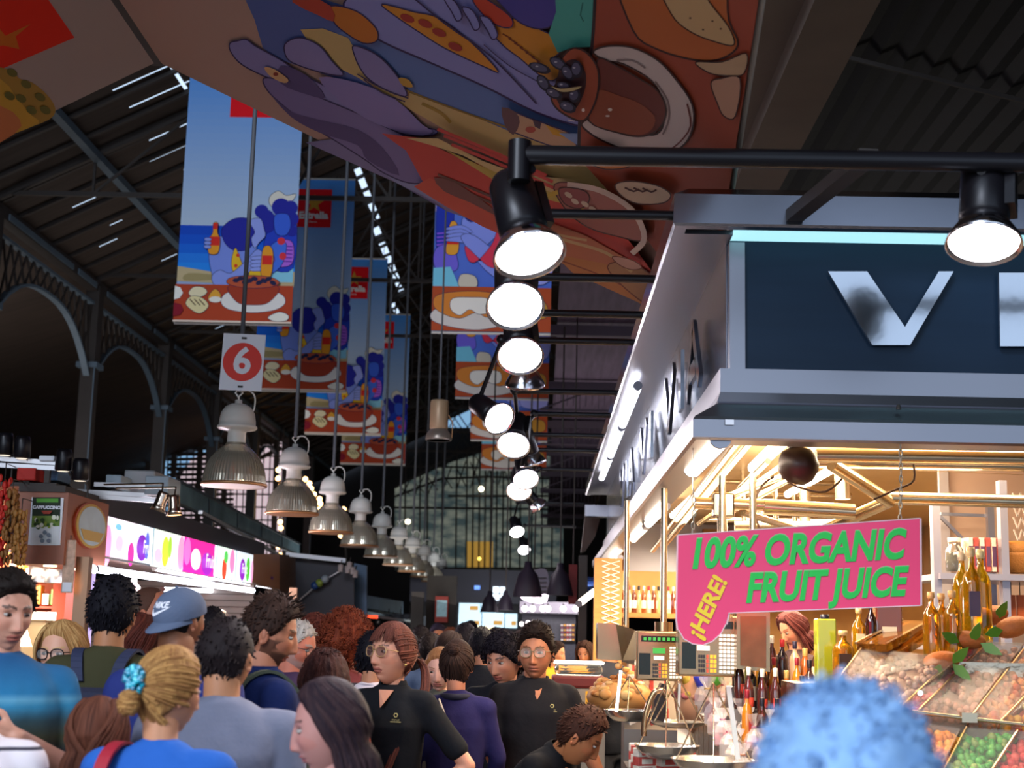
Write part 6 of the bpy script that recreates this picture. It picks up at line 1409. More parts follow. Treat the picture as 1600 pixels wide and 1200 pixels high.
mb = MB(); mb.box(tuple(at(742, 988, Y=32.4)), tuple(at(772, 979, Y=32.3))); mb.build('counter_lamp', mat('counter lamp glow', '#fff0b0', emit=1.6, ecol='#f0e2a0'), far, True)
for i, (x0, x1, y0_, y1_, lab) in enumerate(((716, 752, 958, 980, 'lower left bright menu screen at the aisle end'), (753, 788, 958, 980, 'lower middle bright menu screen at the aisle end'), (789, 808, 959, 981, 'lower right bright menu screen at the aisle end'), (717, 750, 942, 957, 'upper left bright menu screen with a food photo'), (751, 775, 943, 957, 'upper middle menu screen half hidden by the hanging lamps'))):
    t = fbox('menu_screen', x0, y0_, x1, y1_, 34.1, .1, lab, 'screen', M_screen, 'panel'); t['group'] = 'menu screens at the aisle end'
    w_ = (x1 - x0) * 34.1 / 2250
    mb = MB(); mb.box((w_ * .5, -.01, .06), (w_ * .9, 0, .16)); mb.build('food_photo', mat('food photo', '#d9a24c', emit=.5, ecol='#d9a24c'), t)
t = fbox('lit_window', 770, 917, 790, 938, 33.8, .1, 'small bright four paned window above the menu screens', 'window', mat('bright window', '#eaf6ff', emit=1.6, ecol='#e4f2ff'), 'pane'); a = at(770, 938, Y=33.8); w_ = 20 * 33.8 / 2250
mb = MB(); mb.box((w_ * .47, -.03, 0), (w_ * .53, 0, .32)); mb.box((0, -.03, .15), (w_, 0, .17)); mb.build('glazing_bar', M_ironD, t)
t = fbox('blue_monitor', 741, 915, 750, 921, 33.8, .1, 'tiny blue screen left of the four paned window', 'screen', mat('blue screen', '#7aa8ff', emit=1.0, ecol='#6a98f0'), 'panel')
# dark bell lamps and shell-like fan near the right
for px, py, Y, s, lab in ((825, 905, 19, 1.15, 'big dark bell lamp hanging before the pale rounded sign'), (765, 940, 22, .8, 'small dark bell lamp hanging over the menu screens'), (790, 938, 24, .8, 'dark bell lamp hanging right of the four paned window'), (875, 905, 20, 1.1, 'dark bell lamp hanging near the red banner')):
    p = at(px, py, Y=Y); t = thing('bell_lamp', lab, 'pendant lamp', p, 0, 'dark bell lamps at the aisle end'); mb = MB(); mb.lathe([(.17 * s, -.2 * s), (.15 * s, -.1 * s), (.11 * s, .05 * s), (.05 * s, .12 * s), (.04 * s, .2 * s), (0, .2 * s)], 20); mb.build('shade', mat('dark plum enamel', '#2a2230', .5), t); mb = MB(); mb.tube([(0, 0, .2 * s), (0, 0, 6.0 - p.z)], .012, 6); mb.build('suspension_pole', M_ironD, t)
p = at(835, 925, Y=22); t = thing('rounded_sign', 'pale rounded sign with stripes beyond the last spotlights', 'sign', p); mb = MB(); mb.prism([at(a, b, Y=22) for a, b in smooth_pts([(808, 905), (812, 930), (825, 940), (854, 940), (857, 900), (845, 888)], 3)], (0, .06, 0)); mb.build('panel', mat('pale grey lilac', '#8c8290', .6), t, True)
mb = MB()
for i in range(5): mb.bar(at(835, 903 + i * 7, Y=21.95), at(854, 903 + i * 7, Y=21.95), .02, .015)
mb.build('stripe', M_ironD, t, True)
mb = MB(); mb.tube([at(835, 890, Y=22.03), at(835, 890, Y=22.03) + Vector((0, 0, 3.0))], .012, 6); mb.build('suspension_pole', M_ironD, t, True)
t = fbox('red_banner', 888, 882, 902, 944, 20, .05, 'narrow dark red hanging banner right of the aisle end', 'banner', mat('dark red cloth', '#6c1c1c', .7), 'cloth')
mb = MB(); mb.tube([(.06, .02, .5), (.06, .02, 4.2)], .01, 6); mb.build('suspension_pole', M_ironD, t)
t = fbox('dark_post', 903, 868, 918, 1000, 19.5, .2, 'dark steel post right of the red banner', 'post', M_ironD, 'shaft', True)
# steel bracket and brown bag shape at the far end of the canopy
p = at(935, 798, Y=17.7); mb = MB(); mb.box(tuple(at(914, 806, Y=17.7)), tuple(at(955, 792, Y=17.9))); props(mb.build('steel_bracket', M_steelB), 'short bright steel beam end past the far corner of the canopy', 'beam end')
mb = MB(); mb.prism([at(a, b, Y=18.3) for a, b in ((914, 808), (938, 808), (930, 838), (915, 860), (908, 862), (912, 830))], (0, .4, 0)); props(mb.build('brown_duct', M_brown), 'brown rounded duct below the steel beam end', 'duct')
# right far stall, dark grey front with bright spot row and colour swatches
rs = fbox('grey_stall', 815, 948, 900, 1010, 24, .2, 'dark speckled grey stall front right of the menu screens', 'market stall', mat('speckled grey board', '#3c3c4a', .5, noise_amt=.5, noise_scale=30), 'front_board', True)
mb = MB(); mb.box(tuple(at(812, 957, Y=23.5)), tuple(at(908, 943, Y=24.2))); mb.build('canopy', mat('grey canopy edge', '#6c6874', .4, .4), rs, True)
for i, px in enumerate((820, 832, 848, 856, 880, 900)):
    t = thing('down_spot', 'tiny bright spot in the canopy of the grey stall, %s from left' % ['first', 'second', 'third', 'fourth', 'fifth', 'sixth'][i], 'spotlight', at(px, 951, Y=23.47), 0, 'tiny spots of the grey stall'); mb = MB(); mb.ball((0, 0, 0), .05, 10, 8); mb.build('bulb', mat('pinkish white glow', '#ffffff', emit=5, ecol='#fff0f0'), t); mb = MB(); mb.tube([(0, 0, .03), (0, .05, .1)], .01); mb.build('neck', M_ironD, t)
for i, (px, py) in enumerate(((815, 975), (825, 973), (833, 973))):
    t = thing('pink_bulb', 'pink white round bulb low at the left of the grey stall, %s' % ['left', 'middle', 'right'][i], 'light bulb', at(px, py, Y=23.3), 0, 'pink white bulbs of the grey stall'); mb = MB(); mb.ball((0, 0, 0), .035, 10, 8); mb.build('bulb', mat('pinkish white glow'), t); mb = MB(); mb.tube([(0, 0, .03), (0, .6, .06)], .006); mb.build('arm', M_ironD, t)
cols = ['#d9d0cc', '#b03a4a', '#e0a040', '#8a4a6a', '#e8c8c0', '#6a3038']
sw = thing('goods_rack', 'rack of tiny coloured boxes on the grey stall', 'rack', at(888, 1000, Y=23.9)); mb = MB(); a, b = at(877, 1003, Y=23.9), at(899, 975, Y=23.9); mb.box((a.x, 23.9, a.z), (b.x, 24, b.z)); mb.build('back', M_ironD, sw, True)
for i in range(5):
    for j in range(7):
        c_ = cols[(i * 2 + j * 3) % 6]; p = at(878 + i * 4.4, 1001 - j * 3.8, Y=23.88); t = thing('small_box', 'tiny coloured box in the rack on the grey stall', 'box', p, 0, 'tiny boxes in the grey stall rack'); mb = MB(); mb.box((-.018, -.03, 0), (.018, .01, .028)); mb.build('box', mat('rack ' + c_, c_, .5), t)
area('far_stall_light', (.2, 22, 2.3), (.3, 24, 1.2), 1.5, .3, 60, (1, .92, .9)); area('far_stall_light', (-1, 30, 2.6), (-1, 33, 1), 2, .5, 80, (.9, .95, 1))
# left strip of dim stalls between the lamps and the aisle end
for i, (x0, y0_, x1, y1_, Y, c_, lab) in enumerate(((640, 925, 662, 1010, 26, '#4a4440', 'dim brown pillar left of the menu screens'), (664, 900, 714, 1010, 27, '#39342f', 'dark greyish partition left of the menu screens'))):
    fbox('partition_panel', x0, y0_, x1, y1_, Y, .15, lab, 'partition', mat('dim part ' + c_, c_, .7, noise_amt=.4, noise_scale=3), 'board', True)
t = fbox('red_frame_case', 679, 932, 700, 972, 26.8, .2, 'red framed glass case of pale packages left of the menu screens', 'display case', mat('red lit frame', '#8a2a1c', .5, emit=.15, ecol='#a0301c'), 'frame', False)  # faint glow added to the frame so it looks lit
mb = MB(); mb.box((.03, -.02, .1), (.22, 0, .40)); mb.build('contents', mat('pale blue packages', '#8fb0b8', .5, noise_amt=.5, noise_scale=20, emit=.25, ecol='#8fb0b8'), t); mb = MB(); mb.box((.05, .05, -.6), (.08, .1, 0)); mb.build('leg', M_ironD, t)  # packages glow too, their lighting put into the material
# ================================================================ PEOPLE
def sstep(a, b, x):
    t = max(0.0, min(1.0, (x - a) / (b - a))); return t * t * (3 - 2 * t)
def gs(x, s): return math.exp(-(x / s) ** 2)
M_skin = vcol_mat('skin', .5, spec=.35, sss=.08)
M_hair = vcol_mat('hair', .62, spec=.12, bump=.35, bump_scale=220, aniso=(1, 1, .12))
M_lens = mat('spectacle lens', '#ffffff', .05, 0, alpha=.12, spec=.9)

def remeshed(mb, voxel, smooth=3):
    o = mb.build('tmp_shape', M_skin)
    r = o.modifiers.new('r', 'REMESH'); r.mode = 'VOXEL'; r.voxel_size = voxel
    if smooth: s = o.modifiers.new('s', 'SMOOTH'); s.iterations = smooth; s.factor = .5
    me = bpy.data.meshes.new_from_object(o.evaluated_get(bpy.context.evaluated_depsgraph_get()))
    vs = [v.co.copy() for v in me.vertices]; fs = [tuple(p.vertices) for p in me.polygons]
    old = o.data; bpy.data.objects.remove(o); bpy.data.meshes.remove(old); bpy.data.meshes.remove(me)
    return vs, fs
def capsule(mb, a, b, r0, r1, n=12):
    a, b = Vector(a), Vector(b)
    d = (b - a); L = d.length
    if L < 1e-6: mb.ball(a, r0, n, 8); return
    d /= L; pts = []; rs = []
    for i in range(5): t = -PI / 2 + PI / 2 * i / 4; pts.append(a + d * r0 * math.sin(t)); rs.append(max(1e-4, r0 * math.cos(t)))
    for i in range(5): t = PI / 2 * i / 4; pts.append(b + d * r1 * math.sin(t)); rs.append(max(1e-4, r1 * math.cos(t)))
    mb.tube(pts, 0, n, True, rs)
def loft(mb, rings, n=28, pw=2.3):
    vs = []
    for z, rx, ry, cy in rings:
        for k in range(n):
            a = 2 * PI * k / n; c, s = math.cos(a), math.sin(a)
            vs.append((rx * math.copysign(abs(c) ** (2 / pw), c), cy + ry * math.copysign(abs(s) ** (2 / pw), s), z))
    m = len(rings); fs = [(i * n + k, i * n + (k + 1) % n, (i + 1) * n + (k + 1) % n, (i + 1) * n + k) for i in range(m - 1) for k in range(n)]
    fs += [tuple(range(n))[::-1], tuple((m - 1) * n + k for k in range(n))]; mb.add(vs, fs)

def head_pt(d, sp):
    dx, dy, dz = d
    fy = abs(dy) ** (.86 if dy < 0 else 1.0)
    wide = sp.get('wide', 1.0)
    x = .0765 * dx * wide; z = .120 * dz; y = (.098 if dy > 0 else .092) * math.copysign(fy, dy)
    if z < .01:
        t = min(1, (.01 - z) / .13); x *= 1 - (.34 if not sp.get('fem') else .42) * t ** 1.6
        y *= (1 - .62 * t ** .9) if dy > 0 else (1 - .10 * t ** 2)
    if dy < .25:
        w = sstep(.25, -.15, dy); ax = abs(x)
        t = max(0, min(1, (.024 - z) / .055)); s = sstep(-.050, -.038, z) * sstep(.055, .01, z)
        k = .88 if sp.get('fem') else 1.0
        nose = (.003 + .022 * k * t) * gs(x, .008 + .005 * t) * s + .0065 * gs(ax - .012, .006) * gs(z + .036, .007)
        e = -.010 * gs(ax - .031, .017) * gs(z - .012, .012)
        br = (.0045 if not sp.get('fem') else .002) * gs(ax - .028, .022) * gs(z - .031, .009)
        ck = .0045 * gs(ax - .046, .018) * gs(z + .020, .02)
        lp = .0062 * gs(x, .019) * (gs(z + .058, .0052) + .95 * gs(z + .0695, .006)) - .005 * gs(x, .022) * gs(z + .0635, .0026)
        mz = .004 * gs(x, .026) * gs(z + .062, .018)
        ch = .0085 * gs(x, .022) * gs(z + .100, .016) - .003 * gs(x, .02) * gs(z + .083, .006)
        y -= (nose + e + br + ck + lp + mz + ch) * w
    return Vector((x, y, z))
def hairline(az, sp):
    """elevation (degrees) of the hair edge at azimuth az (0 front, 180 back)"""
    pts = sp.get('hairline', [(0, 40), (35, 36), (58, 24), (72, 6), (84, -4), (100, 2), (112, -22), (140, -36), (180, -40)])
    for (a, e), (b, f) in zip(pts[:-1], pts[1:]):
        if a <= az <= b: return e + (f - e) * (az - a) / (b - a)
    return pts[-1][1]
def dir_of(az, el):      # degrees; az 0 = front (-Y), positive to +X
    a, e = math.radians(az), math.radians(el); return Vector((math.sin(a) * math.cos(e), -math.cos(a) * math.cos(e), math.sin(e)))
def mixc(a, b, t): return tuple(x * (1 - t) + y * t for x, y in zip(a, b))

def add_head(mb, sp, M, hi=True):
    nu, nv = (132, 104) if hi else (72, 56)
    skin = rgb(sp['skin']); lip = mixc(skin, rgb(sp.get('lip', '#a8483c')), .6); brow = mixc(skin, rgb(sp['hair']), .8); beardc = mixc(skin, rgb(sp.get('beardc', sp['hair'])), sp.get('beard', 0))
    red = mixc(skin, rgb('#c0563c'), .25); vs = []
    for j in range(nv + 1):
        el = -90 + 180 * j / nv
        for i in range(nu): vs.append(head_pt(dir_of(360 * i / nu, el), sp))
    for j in range(nv):
        for i in range(nu):
            ids = (j * nu + i, j * nu + (i + 1) % nu, (j + 1) * nu + (i + 1) % nu, (j + 1) * nu + i)
            c = (vs[ids[0]] + vs[ids[2]]) / 2; col = skin; ax = abs(c.x)
            if c.y < -.03:
                if sp.get('beard', 0): w_ = max(sstep(-.036, -.056, c.z + .3 * max(0, .05 - ax) * (1 if c.z > -.05 else 0)), sstep(.052, .066, ax) * sstep(.005, -.02, c.z)); col = mixc(skin, beardc, w_)
                if ax < .024 * (1 - ((c.z + .063) / .016) ** 2 * .8) and -.0765 < c.z < -.0515: col = lip if abs(c.z + .0635) > .0018 else mixc(lip, (.05, .01, .01), .6)
                elif .012 < ax < .050 and abs(c.z - (.031 + .006 * (ax - .012) / .02 * (1 if ax < .035 else .4))) < (.0045 if not sp.get('fem') else .003): col = brow
                elif gs(ax - .045, .02) * gs(c.z + .022, .018) > .3 or (ax < .014 and -.045 < c.z < -.025): col = mixc(skin, red, .6)
            elif sp.get('beard', 0) and c.y < .012 and c.z < -.012 and c.z > -.115: col = mixc(skin, beardc, .9)
            mb.c = col; mb.add([M @ vs[k] for k in ids] if False else [], []); mb.fc.append(col); mb.mi.append(mb.m); mb.smooth.append(True)
            mb.f.append([k + len(mb.v) for k in ids])
    mb.v += [M @ v for v in vs]
    # eyes
    for s in (-1, 1):
        c = Vector((s * .031, -.0765, .011)); r = (.0140, .0105, .0074)
        n, m = 22, 16; ev = []; base = len(mb.v)
        for j in range(m + 1):
            t = -PI / 2 + PI * j / m
            for i in range(n): a = 2 * PI * i / n; ev.append(c + Vector((r[0] * math.cos(a) * math.cos(t), r[1] * math.sin(t), r[2] * math.sin(a) * math.cos(t))))
        for j in range(m):
            for i in range(n):
                ids = (j * n + i, j * n + (i + 1) % n, (j + 1) * n + (i + 1) % n, (j + 1) * n + i); q = (ev[ids[0]] + ev[ids[2]]) / 2 - c
                rr = math.hypot(q.x, q.z)
                col = (.02, .015, .012) if rr < .0028 else (rgb(sp.get('iris', '#3a2418')) if rr < .0066 else (.40, .36, .33))
                if q.z > r[2] * .55: col = mixc(skin, (.02, .01, .01), .75)
                mb.f.append([k + base for k in ids]); mb.fc.append(col); mb.mi.append(mb.m); mb.smooth.append(True)
        mb.v += [M @ v for v in ev]
        # ear
        mb.c = mixc(skin, red, .5); X0 = mb.xf; er = MB(); er.c = mb.c
        er.ball((0, 0, 0), (.009, .019, .031), 14, 10); er.c = mixc(skin, (.25, .06, .03), .35); er.ball((s * .005, -.001, .003), (.006, .011, .020), 12, 8); er.c = mb.c; er.ball((s * .004, .004, -.024), (.007, .008, .009), 8, 6)
        R = Matrix.Translation((s * .0765 * sp.get('wide', 1), .010, -.004)) @ Matrix.Rotation(s * .28, 4, 'Z') @ Matrix.Rotation(-.18, 4, 'X')
        base = len(mb.v); mb.v += [M @ (R @ v) for v in er.v]
        for f, cc in zip(er.f, er.fc): mb.f.append([k + base for k in f]); mb.fc.append(cc); mb.mi.append(mb.m); mb.smooth.append(True)

def hair_shell(mb, sp, M, thick, rr, top=.0, nz=.15):
    nu, nv = 84, 60; hc = rgb(sp['hair']); hc2 = rgb(sp.get('hair2', sp['hair'])); vs = []; ms = []
    for j in range(nv + 1):
        el = -90 + 180 * j / nv
        for i in range(nu):
            az = 360 * i / nu; aa = az if az <= 180 else 360 - az; d = dir_of(az, el); m = sstep(-3, 9, el - hairline(aa, sp)); p = head_pt(d, sp)
            n_ = Vector((d.x, d.y, d.z * .9)).normalized(); t = (thick + top * max(0, d.z) ** 1.5) * (1 + nz * noise.noise(Vector((d.x * 9, d.y * 9, d.z * 3 + rr))) + nz * noise.noise(Vector((d.x * 24, d.y * 24, d.z * 5 + rr))))
            vs.append(p + n_ * (m * t - .006 * (1 - m))); ms.append(m)
    base = len(mb.v); mb.v += [M @ v for v in vs]
    for j in range(nv):
        for i in range(nu):
            ids = (j * nu + i, j * nu + (i + 1) % nu, (j + 1) * nu + (i + 1) % nu, (j + 1) * nu + i)
            if max(ms[k] for k in ids) < .02: continue
            q = noise.noise(Vector((i * .9, j * .08, rr))); mb.f.append([k + base for k in ids]); mb.fc.append(mixc(hc, hc2, max(0, min(1, .5 + q)))); mb.mi.append(0); mb.smooth.append(True)
def lock(mb, pts, r, col, n=4):
    rs = [r * (1 - .75 * (i / (len(pts) - 1)) ** 2) for i in range(len(pts))]; mb.c = col; mb.tube(pts, r, n, True, rs)
def make_hair(sp, M, R):
    """M head matrix; returns list of (name, MB)"""
    st = sp['style']; hc = rgb(sp['hair']); hc2 = rgb(sp.get('hair2', sp['hair'])); mb = MB(); out = [('hair', mb)]
    col = lambda: mixc(hc, hc2, R.random())
    def scalp(lo=0, hi=180, emin=None):
        while True:
            az = R.uniform(-180, 180); el = math.degrees(math.asin(R.uniform(-.6, 1)))
            if lo <= abs(az) <= hi and el > (hairline(abs(az), sp) if emin is None else emin): return az, el
    rr = R.uniform(0, 50)
    if st == 'bald': sp2 = dict(sp); sp2['hairline'] = [(0, 60), (60, 50), (80, 20), (90, 0), (112, -15), (180, -36)]; hair_shell(mb, sp2, M, .003, rr); return out
    if st == 'short':
        t = sp.get('thick', .012); hair_shell(mb, sp, M, t, rr, sp.get('top', .012))
        for i in range(sp.get('n', 260)):
            az, el = scalp(); d = dir_of(az, el); p = head_pt(d, sp); fl = Vector(sp.get('flow', (0, .6, -.8))); fl = (fl - d * fl.dot(d)).normalized()
            if el > 35 and sp.get('quiff') and d.y < -.1: fl = Vector((0, -.9, .5))
            L = sp.get('len', .017) * R.uniform(.6, 1.3); tt = t + sp.get('top', .012) * max(0, d.z) ** 1.5 - .006
            lock(mb, [M @ (p + d * (tt + .004 * k * R.random()) + fl * L * k / 3 + d * .0022 * k) for k in range(4)], .0045, col())
    elif st in ('long', 'ponytail', 'bun'):
        hl = sp.get('hairline2', [(0, 44), (35, 38), (58, 22), (72, 0), (84, -12), (100, -14), (112, -26), (140, -38), (180, -42)]); sp = dict(sp); sp['hairline'] = hl
        t = .014; hair_shell(mb, sp, M, t, rr, .006, .06)
        part = sp.get('part', .15)
        if st == 'long':
            L = sp.get('length', .34); amin = sp.get('amin', 62)
            def strand(az, off):
                pts = []; s0 = 60 if abs(az) > 90 else 52
                for k in range(6): el = s0 + (-18 - s0) * k / 5; d = dir_of(az * (.55 + .45 * k / 5), el); pts.append(head_pt(d, sp) + d * (t + off + .004))
                p = pts[-1].copy(); hz = Vector((p.x, p.y, 0)); 
                for k in range(1, 9):
                    q = k / 8; o = hz.normalized() * (off * 2 + .016 * q + .02 * math.sin(q * 3) * sp.get('wave', 0)) ; pts.append(Vector((hz.x * (1 + .05 * q), hz.y * (1 + .05 * q) + (.02 * q if hz.y > 0 else 0), p.z - L * q)) + o)
                return pts
            cur = [strand(-180 + 6 * i, -.002) for i in range(61) if abs(-180 + 6 * i) >= amin]
            na = [i for i in range(61) if -180 + 6 * i <= -amin]; nb = [i for i in range(61) if -180 + 6 * i >= amin]
            for grp in (cur[:len(na)], cur[len(na):]):
                for a, b in zip(grp[:-1], grp[1:]):
                    mb.c = mixc(hc, hc2, R.uniform(.2, .5)); mb.add([M @ p for p in a + b], [(i, i + 1, len(a) + i + 1, len(a) + i) for i in range(len(a) - 1)], True)
            for i in range(sp.get('n', 200)):
                az = R.choice((-1, 1)) * R.uniform(amin, 180); ps = strand(az, R.uniform(0, .008)); w_ = sp.get('wave', 0)
                if w_: 
                    ph = R.uniform(0, 6); ps = [p + Vector((math.sin(k * 1.7 + ph), math.cos(k * 1.7 + ph), 0)) * .012 * w_ * (k / 13) for k, p in enumerate(ps)]
                ps = [p + Vector((R.gauss(0, .0012), R.gauss(0, .0012), 0)) for p in ps]
                lock(mb, [M @ p for p in ps], .0062, col(), 5)
            if sp.get('bangs'):
                for i in range(60): az = R.uniform(-50, 50); lock(mb, [M @ (head_pt(dir_of(az, e), sp) + dir_of(az, e) * (.014 + (58 - e) * .0001)) for e in (62, 50, 38, 28, 22)], .005, col())
        else:
            tie = Vector(sp.get('tie', (0, .108, .015)))
            for i in range(190):
                az = R.uniform(-180, 180); e0 = hairline(abs(az), sp) + 4; d = dir_of(az, e0 + (R.random() ** 1.6) * (75 - e0)); p = head_pt(d, sp) + d * (t - .002); pts = []
                for k in range(7):
                    q = k / 6; m_ = p.lerp(tie, q); dd = m_.normalized(); s_ = head_pt(dd, sp); pts.append(s_ + dd * (t + .002) if q < .85 else m_.lerp(s_ + dd * (t + .004), .4))
                lock(mb, [M @ x for x in pts], .0048, col())
            if sp.get('bangs'):
                for i in range(70): az = R.uniform(-55, 55); lock(mb, [M @ (head_pt(dir_of(az, e), sp) + dir_of(az, e) * (.014 + (58 - e) * .00012)) for e in (62, 50, 40, 30, 24 - R.random() * 4)], .005, col())
            if st == 'ponytail':
                path = [Vector(p) for p in sp.get('tail', [(0, .11, .01), (.0, .15, .0), (.01, .155, -.08), (.01, .14, -.2), (.0, .13, -.32)])]
                path = smooth_curve(path, 3)
                for i in range(80):
                    a = R.uniform(0, 6.28); q = math.sqrt(R.random()) * .026; w = [q * min(1, .35 + k * .12) * (1 - .4 * k / len(path)) for k in range(len(path))]
                    lock(mb, [M @ (p + Vector((math.cos(a) * w[k], math.sin(a) * w[k] * .7, R.gauss(0, .001)))) for k, p in enumerate(path)], .006, col(), 5)
            else:
                b = MB(); c0 = tie + Vector(sp.get('bunoff', (0, .028, -.01))); 
                for i in range(70):
                    a = R.uniform(0, 6.28); bz = R.uniform(-1, 1); rad = sp.get('bunr', .036); pts = []
                    for k in range(7): th = a + k * .5; q = math.sqrt(1 - (bz * .9) ** 2); pts.append(M @ (c0 + Vector((rad * q * math.cos(th), rad * .8 * q * math.sin(th), rad * bz * .9 + .004 * math.sin(k)))))
                    lock(b, pts, .0062, col(), 5)
                b.c = hc; b.ball(M @ c0, .03 * M.to_scale().x, 12, 8); out.append(('hair_bun', b))
    elif st in ('curly', 'afro'):
        vol = sp.get('vol', .035); hair_shell(mb, sp, M, vol * .6, rr, vol * .3, .25)
        for i in range(sp.get('n', 300)):
            az, el = scalp(); d = dir_of(az, el); p = head_pt(d, sp) + d * vol * .35; L = sp.get('length', .0); a0 = R.uniform(0, 6); tx = d.orthogonal().normalized(); ty = d.cross(tx); rad = R.uniform(.006, .011); pts = []
            steps = 11; 
            for k in range(steps):
                q = k / (steps - 1); o = d * (vol * .75 * q); 
                if L and el < 60: o = d * vol * .5 * min(1, q * 3) + Vector((0, .02 * q, -L * q)); 
                pts.append(M @ (p + o + (tx * math.cos(a0 + k * 1.15) + ty * math.sin(a0 + k * 1.15)) * rad))
            lock(mb, pts, .0048, col())
        if L_ := sp.get('length', 0):
            for i in range(170):
                az = R.choice((-1, 1)) * R.uniform(60, 180); d = dir_of(az, -10); p = head_pt(d, sp) + d * vol * R.uniform(.1, .9); a0 = R.uniform(0, 6); z0 = R.uniform(0, .08)
                pts = [M @ (p + Vector((d.x * .05 * k / 12 + .012 * math.cos(a0 + k * 1.3), d.y * .03 * k / 12 + .012 * math.sin(a0 + k * 1.3), .04 - z0 - L_ * k / 12))) for k in range(13)]; lock(mb, pts, .007, col())
            mb.c = hc; mb.ball(M @ Vector((0, .075, -.12)), (.085, .05, L_ * .5), 14, 10)
    return out

def hand(mb, wrist, d, n, side, curl=.5, s=1.0, hold=None):
    """d hand direction, n palm normal, side +1 for thumb on the (n x d) side"""
    d = Vector(d).normalized(); n = Vector(n); n = (n - d * n.dot(d)).normalized(); t = n.cross(d) * side; w = Vector(wrist)
    for k in range(4):
        o = t * (.030 - .020 * k) * s; capsule(mb, w + d * .012 * s + o * .6, w + d * .082 * s + o, .0155 * s, .0125 * s, 8)
        L = [.074, .082, .076, .060][k] * s; a = 0.0; p = w + d * (.088 - .004 * abs(k - 1)) * s + o; r = [.0085, .0088, .0083, .0075][k] * s
        for j, fr in enumerate((.45, .32, .23)):
            a += curl * (.55 if j == 0 else .75) * (1 + .12 * k); dd = d * math.cos(a) + n * math.sin(a) + t * (.08 - .05 * k) ; q = p + dd.normalized() * L * fr; capsule(mb, p, q, r, r * .9, 8); p = q; r *= .9
    p = w + d * .025 * s + t * .028 * s; 
    for L, dd in ((.040, d * .55 + t * .75 + n * .25), (.032, d * .8 + t * .35 + n * (.3 + curl * .3)), (.026, d * .85 + t * .05 + n * (.3 + curl * .5))):
        q = p + dd.normalized() * L * s; capsule(mb, p, q, .0115 * s, .010 * s, 8); p = q

